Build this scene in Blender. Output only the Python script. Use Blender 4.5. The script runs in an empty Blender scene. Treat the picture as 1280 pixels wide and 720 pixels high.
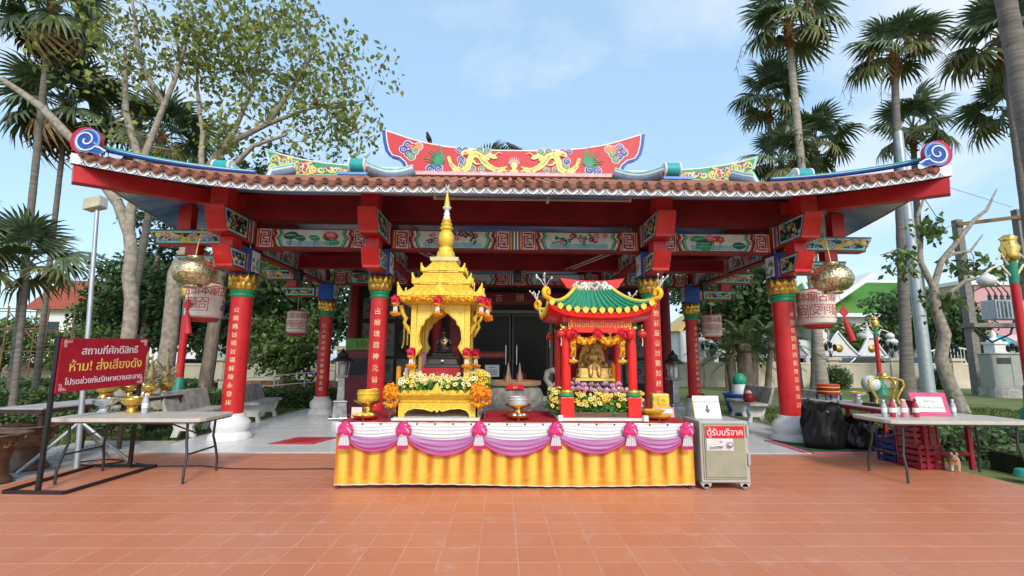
import bpy, math, random
from mathutils import Vector, Matrix
from mathutils.geometry import tessellate_polygon

S = bpy.context.scene
C = S.collection
rnd = random.Random(11)
PI = math.pi
rad = math.radians

# ------------------------------------------------------------------ camera
cam_data = bpy.data.cameras.new('camera')
cam_data.sensor_width = 36.0
cam_data.lens = 608.0 / 1280.0 * 36.0
cam_data.clip_start = 0.05
cam_data.clip_end = 2000.0
cam = bpy.data.objects.new('camera', cam_data)
C.objects.link(cam)
yaw, roll, pitch = rad(1.2), rad(0.35), rad(8.4)
fwd = Vector((math.sin(yaw) * math.cos(pitch), math.cos(yaw) * math.cos(pitch), math.sin(pitch)))
rgt = Vector((math.cos(yaw), -math.sin(yaw), 0))
upv = rgt.cross(fwd)
r2 = rgt * math.cos(roll) + upv * math.sin(roll)
u2 = upv * math.cos(roll) - rgt * math.sin(roll)
m = Matrix((r2, u2, -fwd)).transposed().to_4x4()
m.translation = (0, 0, 1.5)
cam.matrix_world = m
S.camera = cam

# ------------------------------------------------------------------ sky, sun, exposure
SUN_EL, SUN_AZ = 36.0, 168.0            # azimuth clockwise from +Y: the hazy sun stands behind the camera
w = bpy.data.worlds.new('World')
S.world = w
w.use_nodes = True
nt = w.node_tree
N, L = nt.nodes, nt.links
N.clear()
out = N.new('ShaderNodeOutputWorld')
bg = N.new('ShaderNodeBackground')
sky = N.new('ShaderNodeTexSky')
sky.sky_type = 'NISHITA'
sky.sun_disc = False
sky.sun_elevation = rad(SUN_EL)
sky.sun_rotation = rad(SUN_AZ)
sky.air_density = 1.0
sky.dust_density = 1.6
sky.ozone_density = 1.0
tc = N.new('ShaderNodeTexCoord')
sep = N.new('ShaderNodeSeparateXYZ')
L.new(tc.outputs['Generated'], sep.inputs[0])
zc = N.new('ShaderNodeMath'); zc.operation = 'MAXIMUM'; zc.inputs[1].default_value = 0.0
L.new(sep.outputs['Z'], zc.inputs[0])
za = N.new('ShaderNodeMath'); za.operation = 'ADD'; za.inputs[1].default_value = 0.22
L.new(zc.outputs[0], za.inputs[0])
dv = N.new('ShaderNodeVectorMath'); dv.operation = 'DIVIDE'
L.new(tc.outputs['Generated'], dv.inputs[0])
L.new(za.outputs[0], dv.inputs[1])
mp = N.new('ShaderNodeMapping')
mp.inputs['Location'].default_value = (0.35, 2.2, 0.0)
mp.inputs['Scale'].default_value = (0.85, 0.85, 0.3)
L.new(dv.outputs[0], mp.inputs[0])
nz = N.new('ShaderNodeTexNoise')
nz.inputs['Scale'].default_value = 1.15
nz.inputs['Detail'].default_value = 7
nz.inputs['Roughness'].default_value = 0.56
L.new(mp.outputs[0], nz.inputs['Vector'])
cr = N.new('ShaderNodeValToRGB')
cr.color_ramp.elements[0].position = 0.49
cr.color_ramp.elements[0].color = (0.05, 0.05, 0.05, 1)
cr.color_ramp.elements[1].position = 0.72
cr.color_ramp.elements[1].color = (0.92, 0.92, 0.92, 1)
L.new(nz.outputs['Fac'], cr.inputs[0])
mx = N.new('ShaderNodeMixRGB')
mx.inputs[2].default_value = (3.6, 3.75, 3.95, 1)       # thin bright cloud
veil = N.new('ShaderNodeMixRGB')                       # thin even haze over the blue
veil.inputs[0].default_value = 0.6
veil.inputs[2].default_value = (1.7, 2.75, 3.75, 1)
L.new(sky.outputs[0], veil.inputs[1])
L.new(cr.outputs[0], mx.inputs[0])
L.new(veil.outputs[0], mx.inputs[1])
L.new(mx.outputs[0], bg.inputs[0])
bg.inputs[1].default_value = 0.15
L.new(bg.outputs[0], out.inputs[0])

sd = bpy.data.lights.new('sun', 'SUN')
sd.energy = 1.35
sd.angle = rad(14)
sd.color = (1.0, 0.95, 0.87)
so = bpy.data.objects.new('sun', sd)
C.objects.link(so)
az, el = rad(SUN_AZ), rad(SUN_EL)
to_sun = Vector((math.sin(az) * math.cos(el), math.cos(az) * math.cos(el), math.sin(el)))
so.rotation_euler = (-to_sun).to_track_quat('-Z', 'Y').to_euler()
so.location = to_sun * 60

S.view_settings.view_transform = 'Standard'
S.view_settings.look = 'None'
S.view_settings.exposure = 0.92
S.view_settings.gamma = 1.0
S.view_settings.use_curve_mapping = False

# ------------------------------------------------------------------ materials
MATS = {}


def mat(name, col=(0.5, 0.5, 0.5), rough=0.6, metal=0.0, var=0.12, scale=6.0, bump=0.0, bscale=40.0, spec=0.4,
        col2=None, coat=0.0, trans=0.0, island=0.0, stretch=None, emit=None):
    if name in MATS:
        return MATS[name]
    m = bpy.data.materials.new(name)
    m.use_nodes = True
    nt = m.node_tree
    n, l = nt.nodes, nt.links
    b = n['Principled BSDF']
    b.inputs['Roughness'].default_value = rough
    b.inputs['Metallic'].default_value = metal
    b.inputs['Specular IOR Level'].default_value = spec
    if coat:
        b.inputs['Coat Weight'].default_value = coat
        b.inputs['Coat Roughness'].default_value = 0.15
    tc = n.new('ShaderNodeTexCoord')
    vec = tc.outputs['Object']
    if stretch:
        mp = n.new('ShaderNodeMapping')
        mp.inputs['Scale'].default_value = stretch
        l.new(vec, mp.inputs[0])
        vec = mp.outputs[0]
    nz = n.new('ShaderNodeTexNoise')
    nz.inputs['Scale'].default_value = scale
    nz.inputs['Detail'].default_value = 5
    l.new(vec, nz.inputs['Vector'])
    c2 = col2 if col2 else tuple(max(0, c * (1 + 1.1 * var)) for c in col)
    c1 = col if col2 else tuple(c * (1 - 1.1 * var) for c in col)
    r = n.new('ShaderNodeValToRGB')
    r.color_ramp.elements[0].position = 0.32
    r.color_ramp.elements[1].position = 0.68
    r.color_ramp.elements[0].color = (*c1, 1)
    r.color_ramp.elements[1].color = (*c2, 1)
    l.new(nz.outputs['Fac'], r.inputs[0])
    cout = r.outputs[0]
    if island:
        g = n.new('ShaderNodeNewGeometry')
        hv = n.new('ShaderNodeHueSaturation')
        mr = n.new('ShaderNodeMapRange')
        mr.inputs['To Min'].default_value = 1 - island
        mr.inputs['To Max'].default_value = 1 + island
        l.new(g.outputs['Random Per Island'], mr.inputs['Value'])
        l.new(mr.outputs[0], hv.inputs['Value'])
        mh = n.new('ShaderNodeMapRange')
        mh.inputs['To Min'].default_value = 0.5 - 0.035 * island
        mh.inputs['To Max'].default_value = 0.5 + 0.035 * island
        l.new(g.outputs['Random Per Island'], mh.inputs['Value'])
        l.new(mh.outputs[0], hv.inputs['Hue'])
        l.new(cout, hv.inputs['Color'])
        cout = hv.outputs[0]
    l.new(cout, b.inputs['Base Color'])
    if bump:
        n2 = n.new('ShaderNodeTexNoise')
        n2.inputs['Scale'].default_value = bscale
        n2.inputs['Detail'].default_value = 4
        l.new(vec, n2.inputs['Vector'])
        bp = n.new('ShaderNodeBump')
        bp.inputs['Strength'].default_value = bump
        bp.inputs['Distance'].default_value = 0.01
        l.new(n2.outputs['Fac'], bp.inputs['Height'])
        l.new(bp.outputs[0], b.inputs['Normal'])
    if trans:
        tr = n.new('ShaderNodeBsdfTranslucent')
        l.new(cout, tr.inputs['Color'])
        ms = n.new('ShaderNodeMixShader')
        ms.inputs[0].default_value = trans
        l.new(b.outputs[0], ms.inputs[1])
        l.new(tr.outputs[0], ms.inputs[2])
        l.new(ms.outputs[0], n['Material Output'].inputs['Surface'])
    MATS[name] = m
    return m


def glass_mat():
    m = bpy.data.materials.new('clear_plastic')
    m.use_nodes = True
    b = m.node_tree.nodes['Principled BSDF']
    b.inputs['Base Color'].default_value = (0.9, 0.95, 0.97, 1)
    b.inputs['Roughness'].default_value = 0.08
    b.inputs['Transmission Weight'].default_value = 0.92
    b.inputs['IOR'].default_value = 1.2
    return m


def tile_mat(name, c1, c2, size, ox, oy, rough, stain):
    """tiles: each cell its own tone, plus grain and worn patches"""
    m = bpy.data.materials.new(name)
    m.use_nodes = True
    n, l = m.node_tree.nodes, m.node_tree.links
    b = n['Principled BSDF']
    g = n.new('ShaderNodeNewGeometry')
    mp = n.new('ShaderNodeMapping')
    mp.inputs['Location'].default_value = (-ox / size, -oy / size, 0)
    mp.inputs['Scale'].default_value = (1 / size, 1 / size, 0)
    l.new(g.outputs['Position'], mp.inputs[0])
    fl = n.new('ShaderNodeVectorMath'); fl.operation = 'FLOOR'
    l.new(mp.outputs[0], fl.inputs[0])
    wn = n.new('ShaderNodeTexWhiteNoise')
    l.new(fl.outputs[0], wn.inputs['Vector'])
    n1 = n.new('ShaderNodeTexNoise'); n1.inputs['Scale'].default_value = 26; n1.inputs['Detail'].default_value = 6
    n1.inputs['Roughness'].default_value = 0.7
    st = n.new('ShaderNodeMapping'); st.inputs['Scale'].default_value = (0.45, 1.6, 1)
    l.new(g.outputs['Position'], st.inputs[0])
    l.new(st.outputs[0], n1.inputs['Vector'])
    n2 = n.new('ShaderNodeTexNoise'); n2.inputs['Scale'].default_value = 0.55; n2.inputs['Detail'].default_value = 4
    l.new(g.outputs['Position'], n2.inputs['Vector'])
    m1 = n.new('ShaderNodeMath'); m1.operation = 'MULTIPLY'; m1.inputs[1].default_value = 0.26
    l.new(wn.outputs['Value'], m1.inputs[0])
    m2 = n.new('ShaderNodeMath'); m2.operation = 'MULTIPLY_ADD'; m2.inputs[1].default_value = 1.0
    l.new(n1.outputs['Fac'], m2.inputs[0])
    l.new(m1.outputs[0], m2.inputs[2])
    m3 = n.new('ShaderNodeMath'); m3.operation = 'SUBTRACT'; m3.inputs[1].default_value = 0.2
    l.new(m2.outputs[0], m3.inputs[0])
    mx = n.new('ShaderNodeMixRGB')
    mx.inputs[1].default_value = (*c1, 1); mx.inputs[2].default_value = (*c2, 1)
    l.new(m3.outputs[0], mx.inputs[0])
    r = n.new('ShaderNodeValToRGB')
    r.color_ramp.elements[0].position = 0.45; r.color_ramp.elements[0].color = (0, 0, 0, 1)
    r.color_ramp.elements[1].position = 0.78; r.color_ramp.elements[1].color = (0.55, 0.55, 0.55, 1)
    l.new(n2.outputs['Fac'], r.inputs[0])
    m4 = n.new('ShaderNodeMixRGB'); m4.inputs[2].default_value = (*stain, 1)
    l.new(r.outputs[0], m4.inputs[0]); l.new(mx.outputs[0], m4.inputs[1])
    # fine pale scuffs
    n3 = n.new('ShaderNodeTexNoise'); n3.inputs['Scale'].default_value = 3.2; n3.inputs['Detail'].default_value = 9
    n3.inputs['Roughness'].default_value = 0.72
    l.new(g.outputs['Position'], n3.inputs['Vector'])
    r3 = n.new('ShaderNodeValToRGB')
    r3.color_ramp.elements[0].position = 0.57; r3.color_ramp.elements[0].color = (0, 0, 0, 1)
    r3.color_ramp.elements[1].position = 0.8; r3.color_ramp.elements[1].color = (0.6, 0.6, 0.6, 1)
    l.new(n3.outputs['Fac'], r3.inputs[0])
    m5 = n.new('ShaderNodeMixRGB'); m5.inputs[2].default_value = (0.62, 0.5, 0.44, 1)
    l.new(r3.outputs[0], m5.inputs[0]); l.new(m4.outputs[0], m5.inputs[1])
    l.new(m5.outputs[0], b.inputs['Base Color'])
    mr = n.new('ShaderNodeMapRange'); mr.inputs['To Min'].default_value = rough - 0.1; mr.inputs['To Max'].default_value = rough + 0.18
    l.new(n2.outputs['Fac'], mr.inputs['Value'])
    l.new(mr.outputs[0], b.inputs['Roughness'])
    b.inputs['Specular IOR Level'].default_value = 0.5
    bp = n.new('ShaderNodeBump'); bp.inputs['Strength'].default_value = 0.35; bp.inputs['Distance'].default_value = 0.004
    l.new(n1.outputs['Fac'], bp.inputs['Height']); l.new(bp.outputs[0], b.inputs['Normal'])
    return m


RED = mat('red_paint', (0.50, 0.010, 0.015), 0.42, scale=4, col2=(0.58, 0.022, 0.024), bump=0.12, bscale=30, coat=0.12)
DRED = mat('dark_red_paint', (0.24, 0.006, 0.012), 0.5, var=0.22, scale=2.5, bump=0.06, bscale=14)
MAROON = mat('maroon_paint', (0.17, 0.012, 0.02), 0.5, var=0.15)
ORANGE_RED = mat('bright_red_paint', (0.72, 0.014, 0.012), 0.35, var=0.08, coat=0.25)
WHITE = mat('white_paint', (0.74, 0.74, 0.73), 0.5, var=0.05)
OFFWHITE = mat('old_white_stone', (0.62, 0.60, 0.56), 0.6, var=0.12, scale=4, bump=0.1)
CREAM = mat('cream_paint', (0.70, 0.62, 0.45), 0.7, var=0.08, scale=2)
GOLD = mat('gold_paint', (0.70, 0.42, 0.08), 0.3, metal=0.75, var=0.25, scale=14, bump=0.25, bscale=55)
GOLDY = mat('yellow_gold_paint', (0.70, 0.42, 0.028), 0.36, metal=0.3, scale=26, col2=(0.88, 0.64, 0.08), bump=0.45, bscale=110, coat=0.15)
GOLDL = mat('pale_gold_glitter', (0.82, 0.62, 0.12), 0.35, metal=0.25, var=0.25, scale=90, bump=0.5, bscale=150)
BRASS = mat('polished_gold', (0.80, 0.52, 0.13), 0.22, metal=0.9, var=0.12, scale=10, bump=0.15, bscale=45)
OLDGOLD = mat('hammered_gold', (0.30, 0.20, 0.08), 0.25, metal=0.85, scale=24, col2=(0.95, 0.80, 0.50), bump=1.6, bscale=24)
SILVER = mat('silver_metal', (0.72, 0.73, 0.74), 0.25, metal=0.85, var=0.1, bump=0.2, bscale=60)
STEEL = mat('galvanised_steel', (0.42, 0.45, 0.47), 0.45, metal=0.5, var=0.12, scale=5)
DSTEEL = mat('dark_grey_metal', (0.065, 0.065, 0.07), 0.45, metal=0.4, var=0.1)
BLACK = mat('black_paint', (0.018, 0.018, 0.02), 0.45, var=0.2)
TEAL = mat('teal_paint', (0.03, 0.36, 0.36), 0.45)
AQUA = mat('pale_aqua_paint', (0.30, 0.66, 0.62), 0.5)
GREEN = mat('green_paint', (0.015, 0.26, 0.10), 0.45)
DGREEN = mat('dark_green_paint', (0.008, 0.10, 0.06), 0.5)
BLUE = mat('blue_paint', (0.015, 0.075, 0.36), 0.45)
LBLUE = mat('light_blue_paint', (0.13, 0.32, 0.72), 0.45)
YELLOW = mat('yellow_paint', (0.82, 0.55, 0.06), 0.45)
PYELLOW = mat('pale_yellow_paint', (0.84, 0.72, 0.26), 0.45)
ORANGE = mat('orange_paint', (0.75, 0.26, 0.05), 0.5)
PINK = mat('pink_paint', (0.68, 0.14, 0.24), 0.5)
PALEPINK = mat('pale_pink_paint', (0.72, 0.45, 0.45), 0.6)
NAVY = mat('black_blue_paint', (0.012, 0.014, 0.03), 0.5)
CARD = mat('white_card', (0.76, 0.76, 0.74), 0.6, var=0.03)
INK = mat('black_ink', (0.02, 0.02, 0.02), 0.6)
CLAY = mat('roof_clay', (0.22, 0.075, 0.05), 0.65, var=0.3, scale=12, bump=0.3)
CLAYL = mat('roof_clay_light', (0.42, 0.17, 0.09), 0.65, var=0.25, scale=9, bump=0.2)
CONC = mat('weathered_concrete', (0.40, 0.38, 0.35), 0.75, var=0.28, scale=5, bump=0.25)
STONE = mat('carved_grey_stone', (0.23, 0.21, 0.185), 0.8, var=0.3, scale=9, bump=0.6, bscale=28)
BARK = mat('grey_brown_bark', (0.21, 0.165, 0.125), 0.9, var=0.35, scale=7, bump=0.9, bscale=16, stretch=(1, 1, 0.35))
BARKP = mat('pale_bark', (0.30, 0.255, 0.205), 0.85, var=0.3, scale=8, bump=0.6, bscale=22)
PALMB = mat('ringed_palm_bark', (0.17, 0.15, 0.13), 0.9, var=0.3, scale=6, bump=0.8, bscale=9, stretch=(0.4, 0.4, 3))
PALMP = mat('pale_palm_bark', (0.34, 0.29, 0.23), 0.9, var=0.3, scale=6, bump=0.7, bscale=9, stretch=(0.4, 0.4, 3))
FIBRE = mat('brown_palm_fibre', (0.26, 0.12, 0.045), 0.95, var=0.4, scale=14, bump=0.8)
FROND = mat('palm_frond_green', (0.125, 0.175, 0.085), 0.38, var=0.25, island=0.45, trans=0.2, spec=0.6)
FRONDY = mat('palm_frond_olive', (0.15, 0.16, 0.05), 0.5, var=0.25, island=0.3, trans=0.15)
FRONDD = mat('dead_frond', (0.30, 0.20, 0.10), 0.8, var=0.25, island=0.3)
LEAFD = mat('dark_leaf', (0.052, 0.095, 0.026), 0.5, var=0.3, scale=0.8, island=0.5, trans=0.2)
LEAFM = mat('mid_leaf', (0.10, 0.16, 0.035), 0.5, var=0.3, scale=0.8, island=0.45, trans=0.25)
LEAFY = mat('yellow_green_leaf', (0.235, 0.265, 0.06), 0.5, var=0.3, scale=0.7, island=0.45, trans=0.35)
LEAFH = mat('hedge_leaf', (0.075, 0.125, 0.032), 0.55, var=0.3, island=0.5, trans=0.15)
CLEAR = glass_mat()
MARI = mat('marigold_orange', (0.85, 0.33, 0.015), 0.7, var=0.15, scale=30, island=0.25, trans=0.1)
MARIY = mat('marigold_yellow', (0.85, 0.52, 0.03), 0.7, var=0.15, scale=30, island=0.2, trans=0.1)
FLOWY = mat('yellow_petal', (0.84, 0.72, 0.20), 0.6, var=0.1, island=0.15, trans=0.1)
FLOWP = mat('lotus_pink_petal', (0.84, 0.48, 0.70), 0.55, var=0.2, island=0.25, trans=0.15)
FLOWM = mat('mauve_petal', (0.42, 0.20, 0.25), 0.6, var=0.2, island=0.3)
FLOWG = mat('fresh_green_leaf', (0.09, 0.26, 0.05), 0.5, var=0.25, island=0.4, trans=0.15)
ROSE = mat('rose_red', (0.62, 0.012, 0.05), 0.6, var=0.2, island=0.2)
PLASW = mat('white_plastic', (0.72, 0.72, 0.70), 0.35)


# ------------------------------------------------------------------ mesh helpers
class MB:
    """collects simple shapes; build() links them as one mesh object"""

    def __init__(s, xf=None):
        s.v, s.f, s.m, s.s, s.xf = [], [], [], [], xf

    def add(s, vs, fs, m=0, sm=False):
        b = len(s.v)
        s.v.extend(s.xf(Vector(v)) if s.xf else v for v in vs)
        s.f.extend([b + i for i in f] for f in fs)
        s.m.extend([m] * len(fs))
        s.s.extend([sm] * len(fs))

    def box(s, x0, x1, y0, y1, z0, z1, m=0):
        s.add([(x0, y0, z0), (x1, y0, z0), (x1, y1, z0), (x0, y1, z0), (x0, y0, z1), (x1, y0, z1), (x1, y1, z1), (x0, y1, z1)],
              [(0, 3, 2, 1), (4, 5, 6, 7), (0, 1, 5, 4), (1, 2, 6, 5), (2, 3, 7, 6), (3, 0, 4, 7)], m)
        return s

    def bar(s, a, b, w, h, m=0, up=(0, 0, 1)):
        a, b = Vector(a), Vector(b)
        d = (b - a).normalized()
        u = Vector(up)
        if abs(d.dot(u)) > 0.95:
            u = Vector((0, 1, 0))
        x = d.cross(u).normalized() * (w / 2)
        y = x.cross(d).normalized() * (h / 2)
        vs = [a - x - y, a + x - y, a + x + y, a - x + y, b - x - y, b + x - y, b + x + y, b - x + y]
        s.add(vs, [(0, 1, 2, 3), (7, 6, 5, 4), (0, 4, 5, 1), (1, 5, 6, 2), (2, 6, 7, 3), (3, 7, 4, 0)], m)
        return s

    def tube(s, pts, r, seg=8, m=0, cap=True, sm=True):
        pts = [Vector(p) for p in pts]
        n = len(pts)
        rs = r if isinstance(r, (list, tuple)) else [r] * n
        vs, fs = [], []
        prev = None
        for i, p in enumerate(pts):
            d = (pts[min(i + 1, n - 1)] - pts[max(i - 1, 0)])
            d = d.normalized() if d.length > 1e-9 else Vector((0, 0, 1))
            if prev is None:
                u = Vector((0, 0, 1)) if abs(d.z) < 0.9 else Vector((1, 0, 0))
                x = d.cross(u).normalized()
            else:
                x = (prev - d * prev.dot(d))
                x = x.normalized() if x.length > 1e-6 else d.orthogonal().normalized()
            prev = x
            y = d.cross(x)
            for k in range(seg):
                a = 2 * PI * k / seg
                vs.append(p + (x * math.cos(a) + y * math.sin(a)) * rs[i])
        for i in range(n - 1):
            for k in range(seg):
                k2 = (k + 1) % seg
                fs.append((i * seg + k, i * seg + k2, (i + 1) * seg + k2, (i + 1) * seg + k))
        s.add(vs, fs, m, sm)
        if cap:
            s.add([vs[k] for k in range(seg)], [tuple(range(seg))[::-1]], m)
            s.add([vs[(n - 1) * seg + k] for k in range(seg)], [tuple(range(seg))], m)
        return s

    def lathe(s, prof, seg=20, c=(0, 0, 0), m=0, flute=0.0, nfl=0, sq=1.0):
        vs, fs = [], []
        n = len(prof)
        for (r, z) in prof:
            for k in range(seg):
                a = 2 * PI * k / seg
                rr = r * (1 + (flute * math.cos(nfl * a) if nfl else 0))
                vs.append((c[0] + rr * math.cos(a), c[1] + rr * sq * math.sin(a), c[2] + z))
        for i in range(n - 1):
            for k in range(seg):
                k2 = (k + 1) % seg
                fs.append((i * seg + k, i * seg + k2, (i + 1) * seg + k2, (i + 1) * seg + k))
        s.add(vs, fs, m, True)
        if prof[0][0] > 1e-4:
            s.add(vs[:seg], [tuple(range(seg))[::-1]], m)
        if prof[-1][0] > 1e-4:
            s.add(vs[(n - 1) * seg:], [tuple(range(seg))], m)
        return s

    def ell(s, c, r, seg=10, rings=6, m=0):
        rx, ry, rz = (r, r, r) if not isinstance(r, (tuple, list)) else r
        vs = [(c[0], c[1], c[2] - rz)]
        for i in range(1, rings):
            t = -PI / 2 + PI * i / rings
            for k in range(seg):
                a = 2 * PI * k / seg
                vs.append((c[0] + rx * math.cos(t) * math.cos(a), c[1] + ry * math.cos(t) * math.sin(a), c[2] + rz * math.sin(t)))
        vs.append((c[0], c[1], c[2] + rz))
        fs = []
        for k in range(seg):
            k2 = (k + 1) % seg
            fs.append((0, 1 + k2, 1 + k))
            for i in range(rings - 2):
                a, b = 1 + i * seg, 1 + (i + 1) * seg
                fs.append((a + k, a + k2, b + k2, b + k))
            fs.append((1 + (rings - 2) * seg + k, 1 + (rings - 2) * seg + k2, len(vs) - 1))
        s.add(vs, fs, m, True)
        return s

    def prism(s, poly, a, b, axis='y', m=0):
        """polygon swept along an axis: y -> (x,z), x -> (y,z), z -> (x,y)"""
        n = len(poly)
        put = {'y': lambda p, t: (p[0], t, p[1]), 'x': lambda p, t: (t, p[0], p[1]), 'z': lambda p, t: (p[0], p[1], t)}[axis]
        vs = [put(p, a) for p in poly] + [put(p, b) for p in poly]
        fs = [tuple(range(n))[::-1], tuple(range(n, 2 * n))]
        fs += [(i, (i + 1) % n, n + (i + 1) % n, n + i) for i in range(n)]
        s.add(vs, fs, m)
        return s

    def grid(s, nu, nv, fn, m=0, sm=True, mf=None):
        vs = [fn(i / nu, j / nv) for j in range(nv + 1) for i in range(nu + 1)]
        b = nu + 1
        if mf is None:
            s.add(vs, [(j * b + i, j * b + i + 1, (j + 1) * b + i + 1, (j + 1) * b + i) for j in range(nv) for i in range(nu)], m, sm)
        else:
            base = len(s.v)
            s.add(vs, [], m)
            for j in range(nv):
                for i in range(nu):
                    s.f.append([base + j * b + i, base + j * b + i + 1, base + (j + 1) * b + i + 1, base + (j + 1) * b + i])
                    s.m.append(mf((i + .5) / nu, (j + .5) / nv))
                    s.s.append(sm)
        return s

    def mesh(s, name, mats):
        me = bpy.data.meshes.new(name)
        me.from_pydata([tuple(v) for v in s.v], [], s.f)
        for mt in (mats if isinstance(mats, (list, tuple)) else [mats]):
            me.materials.append(mt)
        me.polygons.foreach_set('material_index', s.m)
        me.polygons.foreach_set('use_smooth', s.s)
        me.update()
        return me

    def build(s, name, mats, parent=None, bevel=0.0, sharp=None, loc=None):
        me = s.mesh(name, mats)
        if sharp:
            me.polygons.foreach_set('use_smooth', [True] * len(me.polygons))
            me.set_sharp_from_angle(angle=rad(sharp))
        o = bpy.data.objects.new(name, me)
        C.objects.link(o)
        if parent:
            o.parent = parent
        if loc:
            o.location = loc
        if bevel:
            b = o.modifiers.new('bevel', 'BEVEL')
            b.width = bevel
            b.segments = 2
            b.limit_method = 'ANGLE'
        return o


class Art(MB):
    """low relief on a surface: mp(u, v, d) gives the point d metres above the surface"""

    def __init__(s, mp, h=0.004):
        super().__init__()
        s.mp, s.h, s.i = mp, h, 0

    def poly(s, pts, k, m):
        n = len(pts)
        s.i += 1
        e = 1.1e-5 * (s.i % 240)
        vs = [s.mp(u, v, k * s.h + e) for u, v in pts] + [s.mp(u, v, 0) for u, v in pts]
        s.add(vs, [tuple(range(n))] + [(i, n + i, n + (i + 1) % n, (i + 1) % n) for i in range(n)], m)
        return s

    def rect(s, u0, u1, v0, v1, k, m):
        return s.poly([(u0, v0), (u1, v0), (u1, v1), (u0, v1)], k, m)

    def disc(s, u, v, r, k, m, n=10, ry=None, rot=0):
        ry = ry or r
        ca, sa = math.cos(rot), math.sin(rot)
        return s.poly([(u + r * math.cos(t) * ca - ry * math.sin(t) * sa, v + r * math.cos(t) * sa + ry * math.sin(t) * ca)
                       for t in (2 * PI * i / n for i in range(n))], k, m)

    def stroke(s, pts, w, k, m):
        """ribbon along points; w a width or a list of widths"""
        n = len(pts)
        ws = w if isinstance(w, (list, tuple)) else [w] * n
        lf, rt = [], []
        for i, (u, v) in enumerate(pts):
            a, b = pts[max(i - 1, 0)], pts[min(i + 1, n - 1)]
            du, dv = b[0] - a[0], b[1] - a[1]
            q = math.hypot(du, dv) or 1
            nx, ny = -dv / q * ws[i] / 2, du / q * ws[i] / 2
            lf.append((u + nx, v + ny)); rt.append((u - nx, v - ny))
        vs, fs = [], []
        s.i += 1
        e = 1.1e-5 * (s.i % 240)
        for i in range(n):
            t = k * s.h + e + 2e-5 * i
            for (p, d) in ((lf[i], t), (rt[i], t), (lf[i], 0), (rt[i], 0)):
                vs.append(s.mp(p[0], p[1], d))
        for i in range(n - 1):
            a, b = 4 * i, 4 * i + 4
            fs += [(a, a + 1, b + 1, b), (a, b, b + 2, a + 2), (a + 1, a + 3, b + 3, b + 1)]
        s.add(vs, fs, m)
        return s

    def flower(s, u, v, r, k, m, mc, n=5, rot=0.0):
        for i in range(n):
            a = rot + 2 * PI * i / n
            s.disc(u + r * .55 * math.cos(a), v + r * .55 * math.sin(a), r * .5, k, m, 7, r * .34, a)
        s.disc(u, v, r * .28, k + 1, mc, 6)
        return s

    def spiral(s, u, v, r, w, k, m, turns=1.3, d=1, a0=0.0):
        pts = []
        for i in range(17):
            t = i / 16
            a = a0 + d * turns * 2 * PI * t
            rr = r * (1 - .8 * t)
            pts.append((u + rr * math.cos(a), v + rr * math.sin(a)))
        return s.stroke(pts, [w * (1 - .4 * i / 16) for i in range(17)], k, m)

    def text(s, body, u, v, size, k, m, align='CENTER', vs=1.0, us=1.0):
        me = text_mesh(body, align)
        n = [s.mp(u + p.co.x * size * us, v + p.co.y * size * vs, (k * s.h + (p.co.z - .02) * .02 if p.co.z > 0 else 0)) for p in me.vertices]
        s.add(n, [tuple(f.vertices) for f in me.polygons], m)
        return s


TXT = {}


def text_mesh(body, align='CENTER'):
    """lettering as a mesh; each outline is filled on its own so that overlapping strokes stay solid"""
    if (body, align) in TXT:
        return TXT[(body, align)]
    c = bpy.data.curves.new('lettering', 'FONT')
    c.body = body
    c.size = 1.0
    c.align_x = align
    c.align_y = 'CENTER'
    o = bpy.data.objects.new('lettering', c)
    C.objects.link(o)
    dg = bpy.context.evaluated_depsgraph_get()
    loops = []
    for sp in o.evaluated_get(dg).to_curve(dg).splines:
        bp = sp.bezier_points
        pts = []
        for i in range(len(bp)):
            p, q = bp[i], bp[(i + 1) % len(bp)]
            n = 1 if p.handle_right_type == 'VECTOR' and q.handle_left_type == 'VECTOR' else 3
            for k in range(n):
                t = k / n
                v = p.co * (1 - t) ** 3 + p.handle_right * 3 * t * (1 - t) ** 2 + q.handle_left * 3 * t * t * (1 - t) + q.co * t ** 3
                if not pts or (v.xy - pts[-1].xy).length > 1e-4:
                    pts.append(Vector((v.x, v.y, 0)))
        if len(pts) > 2:
            loops.append((sum(pts[i - 1].x * pts[i].y - pts[i].x * pts[i - 1].y for i in range(len(pts))) / 2, pts))
    bpy.data.objects.remove(o)
    bpy.data.curves.remove(c)

    def inside(p, poly):
        r = False
        for i in range(len(poly)):
            a, b = poly[i - 1], poly[i]
            if (a.y > p.y) != (b.y > p.y) and p.x < (b.x - a.x) * (p.y - a.y) / (b.y - a.y) + a.x:
                r = not r
        return r
    hole = [any(o[0] * l[0] < 0 and abs(o[0]) > abs(l[0]) and inside(l[1][0], o[1]) for o in loops) for l in loops]
    outer = [[l] for l, h in zip(loops, hole) if not h]
    for l, h in zip(loops, hole):
        if h:
            own = [g for g in outer if g[0][0] * l[0] < 0 and inside(l[1][0], g[0][1])]
            if own:
                min(own, key=lambda g: abs(g[0][0])).append(l)
    vs, fs = [], []
    for n, g in enumerate(outer):
        rings = [l[1] for l in g]
        flat_ = [p for r in rings for p in r]
        base = len(vs)
        z = .02 + .002 * (n % 3)
        vs += [(p.x, p.y, z) for p in flat_] + [(p.x, p.y, -.02) for p in flat_]
        fs += [tuple(base + i for i in f) for f in tessellate_polygon(rings)]
        k = 0
        for r in rings:
            m = len(r)
            fs += [(base + k + i, base + k + (i + 1) % m, base + len(flat_) + k + (i + 1) % m, base + len(flat_) + k + i) for i in range(m)]
            k += m
    me = bpy.data.meshes.new('lettering')
    me.from_pydata(vs, [], fs)
    TXT[(body, align)] = me
    return me


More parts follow.
